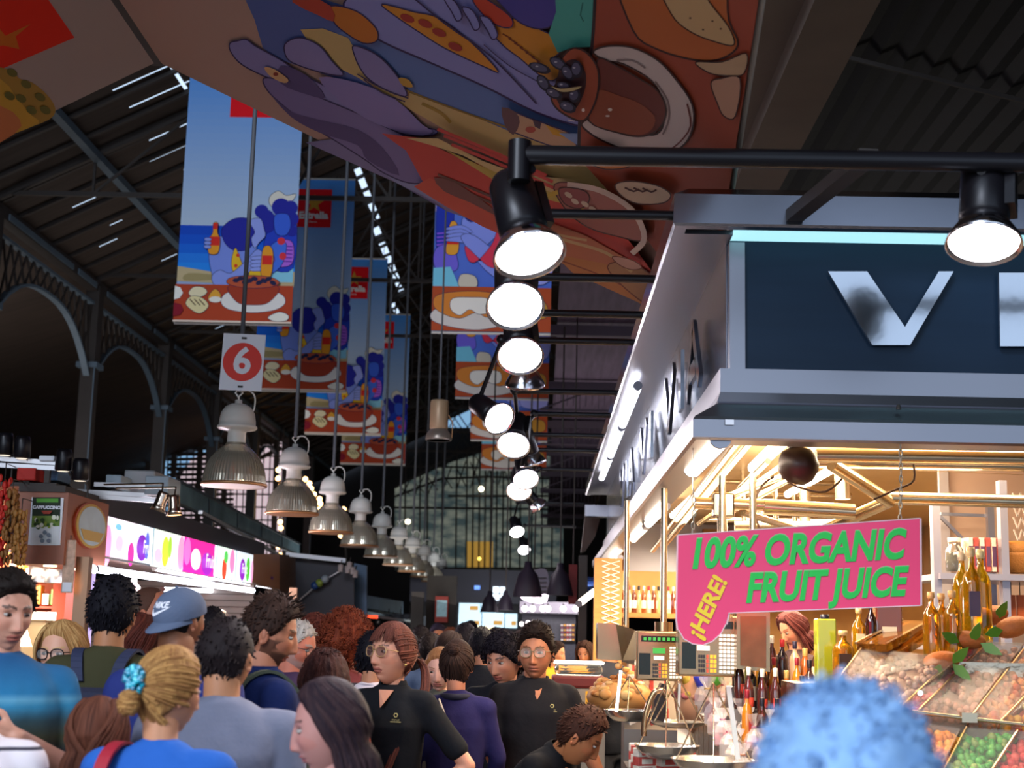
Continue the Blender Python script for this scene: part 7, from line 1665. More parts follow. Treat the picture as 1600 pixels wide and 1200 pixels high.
PEOPLE = []
def person(label, px, py, Y, hpx, skin='#c98f6c', yaw=0, hyaw=None, pitch=0, roll=0, hair='#1c1412', style='short', shirt='#222', trousers='#23252e', female=False, arms=None, sleeve=.55, lean=0, leandir=0,
           collar=None, collarc=None, girth=1.0, shoulders=1.0, hi=None, shirtmat=None, hands=False, glasses=None, extra=None, skirt=None, seed=None, tall=1.0, **kw):
    c = at(px, py, Y=Y); hs = hpx * Y / FPX / .240; hi = Y < 9 if hi is None else hi
    R = random.Random(seed or int(px * 7 + py)); sp = dict(skin=skin, hair=hair, style=style, fem=female, **kw)
    H0 = 1.608
    bs = c.z / H0 / tall if not lean else kw.get('bscale', 1.0)
    hyaw = yaw if hyaw is None else hyaw
    yr = math.radians(yaw); Ry = Matrix.Rotation(yr, 4, 'Z')
    # lean: rotate upper body forward about the hips
    def warp(p):
        if not lean: return p
        w_ = sstep(.88, 1.08, p.z); a = math.radians(lean) * w_; pz = .95; y, z = p.y, p.z - pz
        return Vector((p.x, y * math.cos(a) - z * math.sin(a), pz + y * math.sin(a) + z * math.cos(a)))
    hc = Vector((0, -.012, H0)); hcw = warp(hc)
    # object origin on the floor so that the head centre lands on c
    off = Ry @ (hcw * bs)
    loc = Vector((c.x - off.x, c.y - off.y, 0))
    if lean: bs = c.z / hcw.z; off = Ry @ (hcw * bs); loc = Vector((c.x - off.x, c.y - off.y, 0))
    t = thing('person', label, 'person', loc, 0)
    B = lambda p: Ry @ (warp(Vector(p)) * bs)       # body-local point -> object-local
    Mh = Matrix.Translation(Ry @ (hcw * bs)) @ Matrix.Rotation(math.radians(hyaw), 4, 'Z') @ Matrix.Rotation(math.radians(pitch), 4, 'X') @ Matrix.Rotation(math.radians(roll), 4, 'Y') @ Matrix.Scale(hs, 4)
    sw = (.158 if female else .180) * shoulders; g = girth; f = female
    A = {'L': ((.24, .02, 1.13), (.25, -.07, .90)), 'R': ((-.24, .02, 1.13), (-.25, -.07, .90))}
    if arms: A.update(arms)
    def torso(mb, gr):
        if f: rings = [(.84, .165, .115, .0), (.93, .175 * g, .125 * g, .005), (1.07, .130 * g, .095 * g, 0), (1.20, .145 * g, .105 * g, -.005), (1.29, .155 * g, .125 * g, -.015), (1.37, .150 * shoulders, .095, 0), (1.43, .115, .070, .005), (1.475, .055, .05, .012)]
        else: rings = [(.84, .16, .115, .0), (.93, .165 * g, .118 * g, .0), (1.06, .150 * g, .110 * g, 0), (1.20, .165 * g, .118 * g, -.003), (1.31, .180 * g, .125 * g, -.005), (1.385, .175 * shoulders, .105, 0), (1.44, .135, .078, .008), (1.485, .060, .055, .014)]
        loft(mb, [(z, rx + gr, ry + gr, cy) for z, rx, ry, cy in rings])
    ra, re, rw = (.046, .036, .025) if f else (.054, .043, .030)
    def arm(mb, k, gr, upto=2.0, n=12):
        s = 1 if k == 'L' else -1; sh = Vector((s * sw, .008, 1.385)); el, wr = Vector(A[k][0]), Vector(A[k][1]); 
        capsule(mb, sh - Vector((s * .05, 0, -.008)), sh, .055 + gr, .056 + gr)
        if upto >= 1: capsule(mb, sh, el, ra + .004 + gr, re + gr); 
        else: capsule(mb, sh, sh.lerp(el, upto), ra + .004 + gr, ra * (1 - upto) + re * upto + gr * 1.35)
        if upto >= 2: m = el.lerp(wr, .3); capsule(mb, el, m, re + gr, re * 1.0 + gr); capsule(mb, m, wr, re + gr, rw + gr)
        elif upto > 1: capsule(mb, el, el.lerp(wr, upto - 1), re + gr, re * (2 - upto) + rw * (upto - 1) + gr * 1.2)
    # ---- skin
    b = MB(); torso(b, -.012)
    for k in 'LR':
        arm(b, k, 0); el, wr = Vector(A[k][0]), Vector(A[k][1]); s = 1 if k == 'L' else -1; dd = (wr - el).normalized(); hn = A[k][2] if len(A[k]) > 2 else (-s * 1.0, .0, 0.0); hand(b, wr, A[k][4] if len(A[k]) > 4 else dd, hn, s if True else -s, A[k][3] if len(A[k]) > 3 else .45, .95 if f else 1.05)
    nr = .047 if f else .057
    capsule(b, (0, .018, 1.40), (0, .006, 1.54), nr * 1.08, nr)
    capsule(b, (0, .02, 1.43), (.10, .015, 1.405), .045, .04); capsule(b, (0, .02, 1.43), (-.10, .015, 1.405), .045, .04)
    for s in (-1, 1): capsule(b, (s * .085, 0, .90), (s * .10, 0, .50), .075, .05); capsule(b, (s * .10, 0, .50), (s * .10, .01, .09), .05, .035)
    vs, fs = remeshed(b, .0062 if hands else (.009 if hi else .013), 2)
    mb = MB(); mb.c = rgb(skin); mb.add([B(v) for v in vs], fs, True)
    # neck bridge following the turned head
    nb_ = MB(); 
    add_head(mb, sp, Mh, hi)
    q = MB(); p0 = B((0, .016, 1.44)); p1 = Mh @ Vector((0, .022, -.055)); mb.c = rgb(skin); capsule(mb, p0, p1, nr * bs * 1.0, nr * bs * .98, 20)
    mb.build('body', M_skin, t)
    t2 = None
    # ---- clothing
    vx = .010 if hi else .015
    sm = shirtmat or mat('cloth ' + shirt, shirt, .85, noise_amt=.10, noise_scale=9, bump=.25, bump_scale=35, spec=.15)
    b = MB(); torso(b, .010 + (.006 if not f else .003)); 
    for k in 'LR': arm(b, k, .013, sleeve)
    capsule(b, (0, .018, 1.42), (0, .014, 1.440 if collar == 'polo' else 1.455), nr * 1.28, nr * 1.22)
    capsule(b, (0, .022, 1.42), (.13, .015, 1.40), .052, .05); capsule(b, (0, .022, 1.42), (-.13, .015, 1.40), .052, .05)
    vs, fs = remeshed(b, vx, 9); cx = R.uniform(0, 30)
    def fold(v):
        a = .009 * noise.noise(Vector((v.x * 6 + cx, v.y * 6, v.z * 4 + v.x * 5))) + .006 * noise.noise(Vector((v.x * 16, v.y * 16 + cx, v.z * 9))); n_ = Vector((v.x, v.y, 0)); n_ = n_.normalized() if n_.length > 1e-4 else n_; return v + n_ * a
    vs = [fold(v) for v in vs]
    mb = MB(); mb.add([B(v) for v in vs], fs, True); so = mb.build('shirt', sm, t)
    if collar == 'polo':
        cm = mat('cloth ' + (collarc or shirt), collarc or shirt, .85, bump=.2); mb = MB(); n = 26; ra_ = []
        for z, r, dy in ((1.455, nr * 1.35, .02), (1.492, nr * 1.22, .014), (1.495, nr * 1.3, .014), (1.455, nr * 1.62, .012), (1.445, nr * 1.6, .012)):
            for k in range(n): a = -PI / 2 + .25 + (2 * PI - .5) * k / (n - 1); ra_.append(B((r * math.cos(a), dy + r * math.sin(a) * 1.02, z - .018 * (1 - abs(a - PI / 2) / PI) * 0 - (.02 if math.sin(a) < -.6 else 0))))
        mb.add(ra_, [(i * n + k, i * n + k + 1, (i + 1) * n + k + 1, (i + 1) * n + k) for i in range(4) for k in range(n - 1)], True); mb.build('collar', cm, t)
        mb = MB(); mb.prism([B(p) for p in ((-.036, -.068, 1.452), (.036, -.068, 1.452), (.010, -.122, 1.395), (-.004, -.132, 1.375))], Ry @ Vector((0, -.004, .001)) * bs); part_label(mb.build('neck_opening', mat('skin ' + skin, skin, .5), t), 'bare skin in the open collar')
    elif collar == 'round':
        mb = MB(); n = 30; mb.tube([B((nr * 1.28 * math.cos(a), .014 + nr * 1.22 * math.sin(a), 1.470 + .012 * math.sin(a))) for a in [2 * PI * k / n for k in range(n + 1)]], .006 * bs, 6, False); mb.build('neckband', mat('cloth ' + (collarc or shirt), collarc or shirt, .85), t)
    tm = mat('cloth ' + trousers, trousers, .85, noise_amt=.1, noise_scale=12, bump=.2, bump_scale=50); b = MB()
    loft(b, [(.80, .15 * g, .11 * g, 0), (.90, .168 * g, .125 * g, 0), (1.0, .155 * g, .115 * g, 0)])
    for s in (-1, 1): capsule(b, (s * .085, 0, .86), (s * .10, 0, .50), .092, .066); capsule(b, (s * .10, 0, .50), (s * .10, .01, .12), .066, .052)
    if skirt: loft(b, [(.35, .24, .20, 0), (.7, .20, .16, 0), (1.0, .15, .11, 0)])
    vs, fs = remeshed(b, .018, 2); mb = MB(); mb.add([B(v) for v in vs], fs, True); mb.build('trousers' if not skirt else 'skirt', tm, t)
    for s in (-1, 1):
        mb = MB(); capsule(mb, (s * .10, .03, .035), (s * .105, -.13, .03), .036, .032); mb.box((s * .10 - .04, -.165, 0), (s * .10 + .04, .07, .018)); mb.v = [Ry @ (v * bs) for v in mb.v]; mb.build('shoe', mat('dark shoe', '#1c1a1a', .5), t)
    # ---- hair
    if style != 'none':
        for nm, h in make_hair(sp, Mh, R): 
            if h.v: h.build(nm, M_hair, t, fix=False)
    # ---- glasses
    if glasses:
        gm = mat('frame ' + glasses, glasses, .3, .3); mb = MB(); gy = -.100 if not kw.get('gup') else -.1; gz = .010
        for s in (-1, 1):
            ring = [Mh @ Vector((s * .033 + .026 * math.copysign(abs(math.cos(a)) ** .8, math.cos(a)), gy + .010 * abs(s * .033 + .026 * math.cos(a)) / .06 , gz + .021 * math.copysign(abs(math.sin(a)) ** .8, math.sin(a)))) for a in [2 * PI * k / 22 for k in range(23)]]
            mb.tube(ring, .0019 * hs if glasses != '#15131a' else .0026 * hs, 6, False)
            mb.tube([Mh @ Vector((s * .059, gy + .010, gz + .008)), Mh @ Vector((s * .076, -.06, gz + .006)), Mh @ Vector((s * .079, .0, gz + .002)), Mh @ Vector((s * .078, .018, gz - .012))], .0018 * hs, 6)
        mb.tube([Mh @ Vector((-.009, gy - .003, gz + .006)), Mh @ Vector((0, gy - .005, gz + .009)), Mh @ Vector((.009, gy - .003, gz + .006))], .0018 * hs, 6)
        gl = mb.build('glasses', gm, t)
        for s in (-1, 1):
            mb = MB(); mb.add([Mh @ Vector((s * .033 + .025 * math.cos(a), gy + .002 + .008 * abs(s * .033 + .025 * math.cos(a)) / .06, gz + .020 * math.sin(a))) for a in [2 * PI * k / 18 for k in range(18)]], [tuple(range(18))]); mb.build('lens', M_lens if not kw.get('dark') else mat('tinted lens', '#6a4a44', .08, alpha=.5, spec=.8), gl)
    if extra: extra(t, B, Mh, bs, hs, sp, R)
    return t
# ---------------------------------------------------------------- who stands where
def strap_backpack(col, strapc, label, bagside='back'):
    """backpack worn on the back: a thing of its own"""
    def f(t, B, Mh, bs, hs, sp, R):
        O = t.location
        bp = thing('backpack', label, 'backpack', O + B((0, .16, 1.0)))
        M_b = mat('bag ' + col, col, .8, bump=.3, bump_scale=60)
        mb = MB(); mb.box((-.14, .12, .92), (.14, .25, 1.34), .05); mb.v = [O + B(v) for v in mb.v]; mb.build('sack', M_b, bp, True)
        mb = MB(); mb.box((-.10, .24, .96), (.10, .29, 1.14), .03); mb.v = [O + B(v) for v in mb.v]; mb.build('pocket', M_b, bp, True)
        for s in (-1, 1):
            mb = MB(); pts = [(s * .07, .13, 1.36), (s * .085, .11, 1.43), (s * .10, .06, 1.470), (s * .105, .0, 1.475), (s * .11, -.06, 1.44), (s * .12, -.115, 1.36), (s * .13, -.14, 1.25), (s * .15, -.10, 1.08), (s * .14, .12, .98)]
            P_ = smooth_curve(pts, 3); 
            for a, b in zip(P_[:-1], P_[1:]):
                w_ = .022; u = Vector((1, 0, 0)); n_ = Vector((a.x * .2, a.y, (a.z - 1.28) * .6)).normalized() * .006
                vs = [a - u * w_, a + u * w_, b + u * w_, b - u * w_]; mb.add([O + B(v + n_) for v in vs] + [O + B(v - n_) for v in vs], [(0, 1, 2, 3), (7, 6, 5, 4), (0, 4, 5, 1), (2, 6, 7, 3), (1, 5, 6, 2), (3, 7, 4, 0)])
            mb.build('shoulder_strap', mat('strap ' + strapc, strapc, .8), bp, True)
    return f
def badge(t, B, Mh, bs, hs, sp, R):
    mb = MB(); 
    for s_, z, sz in (('mercat', 1.325, .013),): text_mb(mb, s_, sz, Matrix.Translation((.075, -.138, z)) @ Matrix.Rotation(PI / 2, 4, 'X'))
    mb.box((.05, -.141, 1.314), (.10, -.136, 1.317)); mb.tube([(.075 + .009 * math.cos(a), -.138, 1.345 + .009 * math.sin(a)) for a in [2 * PI * k / 6 for k in range(7)]], .0022, 5, False)
    mb.v = [B(v) for v in mb.v]; mb.build('chest_badge', mat('pale gold print', '#c9b878', .6), t)

# striped sleeve at the left edge, nearest
def stripes_mat(name, base, line, sc):
    m = mat(name, base, .85); nt = m.node_tree; b = nt.nodes['Principled BSDF']; tc = nt.nodes.new('ShaderNodeTexCoord'); wv = nt.nodes.new('ShaderNodeTexWave'); wv.bands_direction = 'Z'; wv.inputs['Scale'].default_value = sc
    cr = nt.nodes.new('ShaderNodeValToRGB'); cr.color_ramp.interpolation = 'CONSTANT'; cr.color_ramp.elements[0].color = (*rgb(line), 1); cr.color_ramp.elements[1].color = (*rgb(base), 1); cr.color_ramp.elements[1].position = .06
    nt.links.new(tc.outputs['Object'], wv.inputs[0]); nt.links.new(wv.outputs[0], cr.inputs[0]); nt.links.new(cr.outputs[0], b.inputs['Base Color']); return m
def ramp_mat(name, stops, z0, z1):
    m = mat(name, '#888', .85, bump=.25, bump_scale=35); nt = m.node_tree; b = nt.nodes['Principled BSDF']; tc = nt.nodes.new('ShaderNodeTexCoord'); sp = nt.nodes.new('ShaderNodeSeparateXYZ'); mr = nt.nodes.new('ShaderNodeMapRange'); mr.inputs[1].default_value = z0; mr.inputs[2].default_value = z1
    cr = nt.nodes.new('ShaderNodeValToRGB'); e = cr.color_ramp.elements; e[0].position = stops[0][0]; e[0].color = (*rgb(stops[0][1]), 1); e[1].position = stops[-1][0]; e[1].color = (*rgb(stops[-1][1]), 1)
    for p, c in stops[1:-1]: x = e.new(p); x.color = (*rgb(c), 1)
    nt.links.new(tc.outputs['Object'], sp.inputs[0]); nt.links.new(sp.outputs[2], mr.inputs[0]); nt.links.new(mr.outputs[0], cr.inputs[0]); nt.links.new(cr.outputs[0], b.inputs['Base Color']); return m
tee = ramp_mat('dyed t-shirt', [(0, '#1c4c68'), (.30, '#256a86'), (.40, '#163c5c'), (.52, '#111a30'), (.62, '#42452f'), (.70, '#345058'), (.77, '#28789c'), (.80, '#5592ae'), (.83, '#1b6c98'), (1, '#0f4a78')], .90, 1.58)

person('young man with dark short hair in a blue striped T-shirt, left edge, hand raised', 8, 960, 4.9, 116, '#c48d76', yaw=28, hyaw=48, pitch=8, hair='#1c1512', style='short', thick=.012, top=.022, shirt='#1f6ea0', shirtmat=tee, sleeve=.62,
       arms={'L': ((.27, -.02, 1.10), (.03, -.25, 1.245), (-.2, .9, .0), .35, (-1, -.1, .15)), 'R': ((-.25, -.05, 1.12), (-.10, -.27, 1.12))}, hands=True, collar='round', collarc='#0f4f88', lip='#a0403c', shoulders=1.0)
person('person cut off at the bottom left corner in a white T-shirt with thin dark stripes', -62, 1065, 3.85, 120, '#b5805f', yaw=10, hair='#2a1c14', style='short', shirt='#e8dfe0', shirtmat=stripes_mat('white striped cloth', '#ded2d6', '#3a3440', 5.5), sleeve=.55, seed=5)
person('blonde woman in dark framed glasses and light blue top, behind the young man', 97, 1022, 6.75, 92, '#d09a80', yaw=5, hyaw=-12, pitch=6, female=True, hair='#c9a06a', hair2='#8c6238', style='long', length=.30, amin=66, shirt='#5d7fc0', glasses='#15131a', n=240, lip='#b05a50')
person('man seen from behind with thick black hair, olive T-shirt and navy backpack', 176, 962, 6.1, 100, '#a8714e', yaw=178, hair='#141218', style='short', thick=.014, top=.02, n=320, shirt='#3c3a26', sleeve=.5, extra=strap_backpack('#1c2038', '#262c48', 'navy backpack worn by the man in the olive T-shirt'), shoulders=1.05)
person('balding man in profile with sunglasses pushed up, behind the grey cap', 232, 962, 7.6, 86, '#9c6048', yaw=100, hyaw=96, hair='#4a3026', style='bald', shirt='#6e4038', glasses=None)
person('woman with dark reddish brown hair half hidden behind the olive T-shirt man', 214, 1000, 7.15, 74, '#9c6048', yaw=150, female=True, hair='#3c1c18', hair2='#5a2a20', style='long', length=.22, shirt='#8a5a50', n=140)

def cap_fn(t, B, Mh, bs, hs, sp, R):
    m = mat('grey blue cap cloth', '#525e76', .85, noise_amt=.06, noise_scale=12, bump=.2, bump_scale=90); mb = MB(); nu, nv = 60, 18; vs = []
    Mc = Mh @ Matrix.Rotation(math.radians(184), 4, 'Z') @ Matrix.Rotation(math.radians(15), 4, 'X')
    for j in range(nv + 1):
        el = 2 + 88 * j / nv
        for i in range(nu):
            d = dir_of(360 * i / nu, el); sq = 1 + .10 * math.sin(math.radians(el) * 2); vs.append(Mc @ Vector((d.x * .094 * sq, d.y * .108 * sq, .018 + d.z * .118)))
    n0 = len(vs); mb.add(vs, [(j * nu + i, j * nu + (i + 1) % nu, (j + 1) * nu + (i + 1) % nu, (j + 1) * nu + i) for j in range(nv) for i in range(nu)], True); o = mb.build('cap', m, t)
    mb = MB(); n = 16; top = []
    for k in range(n + 1): a = -1.05 + 2.1 * k / n; top.append(((.092 * math.sin(a), -.106 * math.cos(a) + .002, .024), (.098 * math.sin(a) * 1.0, -.106 * math.cos(a) - .068 * math.cos(a * 1.45) ** 1 if abs(a) < 1.05 else 0, .012 - .010 * math.cos(a))))
    vs = [Mc @ Vector(p) for ab in top for p in ab] + [Mc @ (Vector(p) - Vector((0, 0, .004))) for ab in top for p in ab]; N = 2 * (n + 1)
    mb.add(vs, [(2 * k, 2 * k + 1, 2 * k + 3, 2 * k + 2) for k in range(n)] + [(N + 2 * k, N + 2 * k + 2, N + 2 * k + 3, N + 2 * k + 1) for k in range(n)] + [(2 * k + 1, N + 2 * k + 1, N + 2 * k + 3, 2 * k + 3) for k in range(n)], True); mb.build('cap_brim', m, o)
    mb = MB(); mb.ball(Mc @ Vector((0, 0, .137)), .006); mb.build('cap_button', m, o)
    # white emblem: word and swoosh, wrapped on the crown above the brim
    wh = mat('white stitching', '#e8e8f0', .7); mb = MB()
    def crown(u, v): el = 14 + v * 50 / .1; az = math.degrees(u / .098); el = max(4, min(60, el)); d = dir_of(az, el); sq = 1 + .10 * math.sin(math.radians(el) * 2); return Mc @ (Vector((d.x * .094 * sq, d.y * .108 * sq, .018 + d.z * .118)) * 1.022)
    sw_ = smooth_pts([(-.036, .018), (-.040, .006), (-.030, .000), (-.010, .006), (.040, .028), (-.012, .013), (-.026, .012), (-.030, .020)], 3); P_ = [Vector((a, b, 0)) for a, b in sw_]
    mb.add([crown(p.x * 1.3, p.y * 1.3) for p in P_], [tuple(x) for x in tessellate_polygon([P_])])
    cu = MB(); text_mb(cu, 'NIKE', .030, Matrix.Identity(4), bold=.001, shear=.3); mb.add([crown(v.x * 1.3 - .004, v.y * 1.1 + .044) for v in cu.v], cu.f); mb.build('emblem', wh, o)
person('man in a backward grey blue cap with a white swoosh emblem, seen from behind', 283, 972, 5.1, 96, '#8c5a40', yaw=165, hyaw=146, hair='#1a1412', style='short', thick=.005, top=.0, n=60, shirt='#27306a', sleeve=.55, extra=cap_fn)
def scrunch(t, B, Mh, bs, hs, sp, R):
    mb = MB(); c = Vector((0, .118, .030)); r2 = random.Random(4)
    for i in range(90):
        a = r2.uniform(0, 6.28); b = r2.uniform(0, 6.28); p = c + Vector(((.026 + .013 * math.cos(b)) * math.cos(a), .012 * math.sin(b), (.026 + .013 * math.cos(b)) * math.sin(a))); mb.c = rgb(r2.choice(['#0f8aa8', '#1aa0b8', '#0a6a8c', '#3cc0d0'])); mb.ball(Mh @ p, .0085 * hs, 6, 4, False)
    mb.build('scrunchie', vcol_mat('shiny teal fabric', .3), t, fix=False)
    mb = MB(); P_ = smooth_curve([(.125, .15, 1.15), (.13, .135, 1.33), (.125, .10, 1.425), (.12, .03, 1.462), (.12, -.05, 1.44), (.12, -.12, 1.36), (.13, -.14, 1.2)], 4)
    for a, b in zip(P_[:-1], P_[1:]): mb.add([B(a + Vector((-.02, 0, 0))), B(a + Vector((.02, 0, 0))), B(b + Vector((.02, 0, 0))), B(b + Vector((-.02, 0, 0))), B(a * 1.0 + Vector((-.02, .008, .008))), B(a + Vector((.02, .008, .008))), B(b + Vector((.02, .008, .008))), B(b + Vector((-.02, .008, .008)))], [(0, 1, 2, 3), (7, 6, 5, 4), (0, 4, 5, 1), (2, 6, 7, 3), (1, 5, 6, 2), (3, 7, 4, 0)])
    mb.build('bag_strap', mat('red strap', '#a0182c', .7), t)
person('woman with blonde hair in a shiny teal scrunchie, bright blue blouse and red strap', 262, 1084, 4.05, 128, '#c58a68', yaw=168, hyaw=138, pitch=4, female=True, hair='#b88a52', hair2='#7c5230', style='bun', tie=(.0, .105, .012), bunoff=(-.005, .022, -.045), bunr=.034, shirt='#2a5cac', sleeve=.75, extra=scrunch, shoulders=1.12, girth=1.1, seed=31)
person('child with long straight brown hair seen from behind at the bottom left', 152, 1152, 4.42, 108, '#a8714e', yaw=175, female=True, hair='#4a2a20', hair2='#6c4030', style='long', length=.30, shirt='#5a7aa0', amin=50, n=260, shoulders=.85)
person('man seen from behind with cropped dark hair and heathered grey T-shirt', 352, 1030, 4.7, 118, '#b07a58', yaw=182, hyaw=168, hair='#221b1c', style='short', thick=.007, top=.006, n=240, shirt='#6c6f80', sleeve=.6, shoulders=1.15, girth=1.1, len=.016, wide=1.05)
person('bearded man in profile with a dark navy polo and olive backpack strap', 420, 992, 5.65, 106, '#b5765a', yaw=120, hyaw=96, pitch=14, hair='#221612', hair2='#3c2820', style='short', thick=.010, top=.020, quiff=True, beard=.85, beardc='#2a1812', shirt='#14204a', collar='polo', sleeve=.68, shoulders=1.1, extra=strap_backpack('#3a4034', '#4a5040', 'olive grey backpack worn by the bearded man'), n=340, len=.015)
person('older man with short grey hair, thin glasses and grey stubble, looking down right', 462, 1012, 7.15, 78, '#c0725c', yaw=80, hyaw=72, pitch=16, hair='#8c8480', hair2='#b0a8a0', style='short', thick=.005, top=.006, n=200, beard=.5, beardc='#a8a09a', shirt='#3c2c48', glasses='#3a3030', len=.014)
person('person with a big frizzy reddish brown mane seen from behind', 540, 1008, 8.0, 74, '#9c6048', yaw=190, female=True, hair='#5a2418', hair2='#7c3a24', style='afro', vol=.075, n=420, shirt='#7c3c3c')
person('person with dull reddish hair hidden between the grey haired man and the frizzy mane', 492, 1000, 8.7, 64, '#8c4c40', yaw=170, female=True, hair='#4c2420', hair2='#6a3428', style='curly', vol=.04, shirt='#6a3038')
person('woman with very long curly dark brown hair and orange red top, seen from behind', 506, 1078, 6.15, 100, '#8c5a40', yaw=190, female=True, hair='#2c1818', hair2='#4a2a24', style='curly', vol=.035, length=.36, n=320, shirt='#b8401c')
person('woman in left profile with long straight dark brown hair and a pearl earring, bottom centre', 516, 1140, 3.9, 138, '#b58078', yaw=-80, hyaw=-84, pitch=10, female=True, hair='#241a22', hair2='#3c2a2c', style='long', length=.34, amin=92, n=300, shirt='#2a2228', lip='#a04a50',
       hairline2=[(0, 44), (35, 40), (58, 26), (74, 12), (84, 2), (100, -8), (112, -26), (140, -38), (180, -42)],
       extra=lambda t, B, Mh, bs, hs, sp, R: [(lambda mb: (mb.ball(Mh @ Vector((-.083, .0, -.040)), .006), mb.build('earring', M_white, t)))(MB())])
person('man seen from behind with neat black hair, white T-shirt and dark backpack', 586, 1030, 7.45, 78, '#b07a5c', yaw=160, hair='#121118', style='short', thick=.010, top=.008, n=200, shirt='#d6c8ce', collar='round', collarc='#d6c8ce', extra=strap_backpack('#23222e', '#2c2a38', 'dark backpack worn by the man in the white T-shirt'))
def band(t, B, Mh, bs, hs, sp, R):
    badge(t, B, Mh, bs, hs, sp, R)
    mb = MB(); mb.ball(Mh @ Vector((.080, .004, -.036)), .006); mb.build('earring', mat('gold earring', '#e0c070', .3, .8), t)
person('woman in black polo with tinted glasses and long auburn ponytail, hand on hip', 613, 1024, 6.7, 90, '#cd8f74', yaw=-15, hyaw=-42, pitch=-4, female=True, hair='#4a2a24', hair2='#6c3c30', style='ponytail', bangs=True, tail=[(.0, .11, .0), (.03, .15, -.03), (.085, .12, -.12), (.10, .06, -.22), (.085, -.01, -.36), (.07, -.04, -.46)],
       shirt='#17181c', collar='polo', sleeve=.72, glasses='#c9a070', dark=True, arms={'L': ((.36, .06, 1.12), (.17, -.02, .96), (0, 0, -1), .5), 'R': ((-.25, .04, 1.13), (-.22, -.12, .92))}, extra=band, lip='#8c2c30', hands=True)
person('pale faced woman with light brown hair tied back, behind the purple dress', 688, 1048, 8.95, 64, '#d9a492', yaw=0, hyaw=-10, pitch=12, female=True, hair='#8c5c3c', hair2='#a87850', style='bun', shirt='#5a5a52', lip='#b05050', seed=8)
def cross_strap(t, B, Mh, bs, hs, sp, R):
    mb = MB(); P_ = [Vector(p) for p in [(.085, .085, 1.44), (.05, .125, 1.36), (0, .138, 1.25), (-.06, .135, 1.13), (-.13, .11, 1.0)]]; P_ = smooth_curve(P_, 4); mb.tube([B(p + Vector((0, .012, 0))) for p in P_], .006, 6); mb.build('bag_strap', mat('cream strap', '#cdbfae', .6), t)
    mb = MB(); mb.tube([B((.07 * math.cos(a), .014 + .075 * math.sin(a), 1.452)) for a in [2 * PI * k / 24 for k in range(25)]], .016, 8, False); mb.build('neckline', mat('cloth #1a1a2c', '#1a1a2c', .85), t)
person('woman seen from behind in a purple dress with thin cream strap and hair knot', 714, 1040, 7.3, 70, '#b5755a', yaw=182, hyaw=170, female=True, hair='#241816', hair2='#3c2820', style='bun', tie=(0, .085, .06), bunr=.03, bunoff=(0, .01, .02), shirt='#26224c', sleeve=1.5, trousers='#231f46', skirt=True, girth=1.0, shoulders=.92, extra=cross_strap, arms={'L': ((.215, -.03, 1.14), (.19, -.14, .95)), 'R': ((-.22, -.03, 1.14), (-.20, -.14, .95))})
def print_shirt(t, B, Mh, bs, hs, sp, R):
    mb = MB(); w = mat('white print', '#c9d4de', .7); bl = mat('light blue print', '#6f9cc0', .7); fy = lambda x, z: -(.163 - .9 * x * x)
    for rx, rz_, z0, a0, a1 in ((.085, .05, 1.345, .3, 2.9), (.095, .055, 1.335, 3.3, 6.0), (.075, .04, 1.345, 3.6, 5.9), (.05, .03, 1.285, 3.4, 6.0)):
        mb.tube([B((rx * math.cos(a), fy(rx * math.cos(a), 0), z0 + rz_ * math.sin(a))) for a in [a0 + (a1 - a0) * k / 14 for k in range(15)]], .0028, 5)
    mb.build('print_rings', w, t); cu = MB(); text_mb(cu, 'MANHATTAN', .034, Matrix.Identity(4), bold=.002); mb = MB(); mb.add([B((v.x * .72, fy(v.x * .72, 0) - .002, 1.345 + v.y + .3 * v.x * v.x)) for v in cu.v], cu.f); mb.build('print_lettering', bl, t)
    O = t.location; fl = thing('pink_pouch', 'crumpled pink paper bag in the hand of the curly haired youth', 'bag', O + B((.20, -.20, .93)))
    mb = MB(); mb.lathe([(0, -.14), (.05, -.10), (.03, -.03), (.015, 0), (.03, .06), (.045, .11), (.02, .09), (0, .05)], 9, O + B((.20, -.20, .93)), smooth=False); mb.build('paper', mat('pink tissue', '#c83c90', .6), fl, True)
person('youth with a mop of black curls and a black T-shirt with white and blue print', 788, 1032, 8.3, 76, '#b87e66', yaw=-12, hyaw=-32, pitch=16, hair='#17121a', style='curly', vol=.034, n=420, shirt='#15161c', sleeve=.7, extra=print_shirt, lip='#a84848', arms={'L': ((.25, -.02, 1.13), (.20, -.17, .98), (-1, 0, 0), .9), 'R': ((-.24, 0, 1.13), (-.2, -.16, .95))}, hands=True,
       hairline=[(0, 30), (35, 26), (58, 14), (72, 0), (84, -6), (100, -4), (112, -22), (140, -36), (180, -40)])
person('man in a black polo with round glasses looking at the camera, arm on the stall', 837, 1022, 7.75, 78, '#a86c4e', yaw=8, hyaw=-8, pitch=2, hair='#1c120e', style='short', thick=.012, top=.024, n=300, shirt='#19181c', collar='polo', sleeve=.7, glasses='#7a6a50', extra=badge, beard=.22, lip='#8c4a40',
       arms={'L': ((.29, .05, 1.13), (.40, .10, .92)), 'R': ((-.23, -.02, 1.12), (-.17, -.14, .93), (1, 0, 0), .8)}, hands=True)
person('stall worker with short dark brown hair in a black shirt bending over the counter', 905, 1152, 6.7, 84, '#a0643f', yaw=60, hyaw=82, pitch=34, hair='#2a1610', hair2='#3c2218', style='short', thick=.012, top=.018, n=260, shirt='#131316', collar='polo', sleeve=.9, lean=42, arms={'L': ((.26, -.14, 1.14), (.22, -.28, 1.0)), 'R': ((-.25, -.14, 1.14), (-.22, -.28, 1.0))}, female=False)
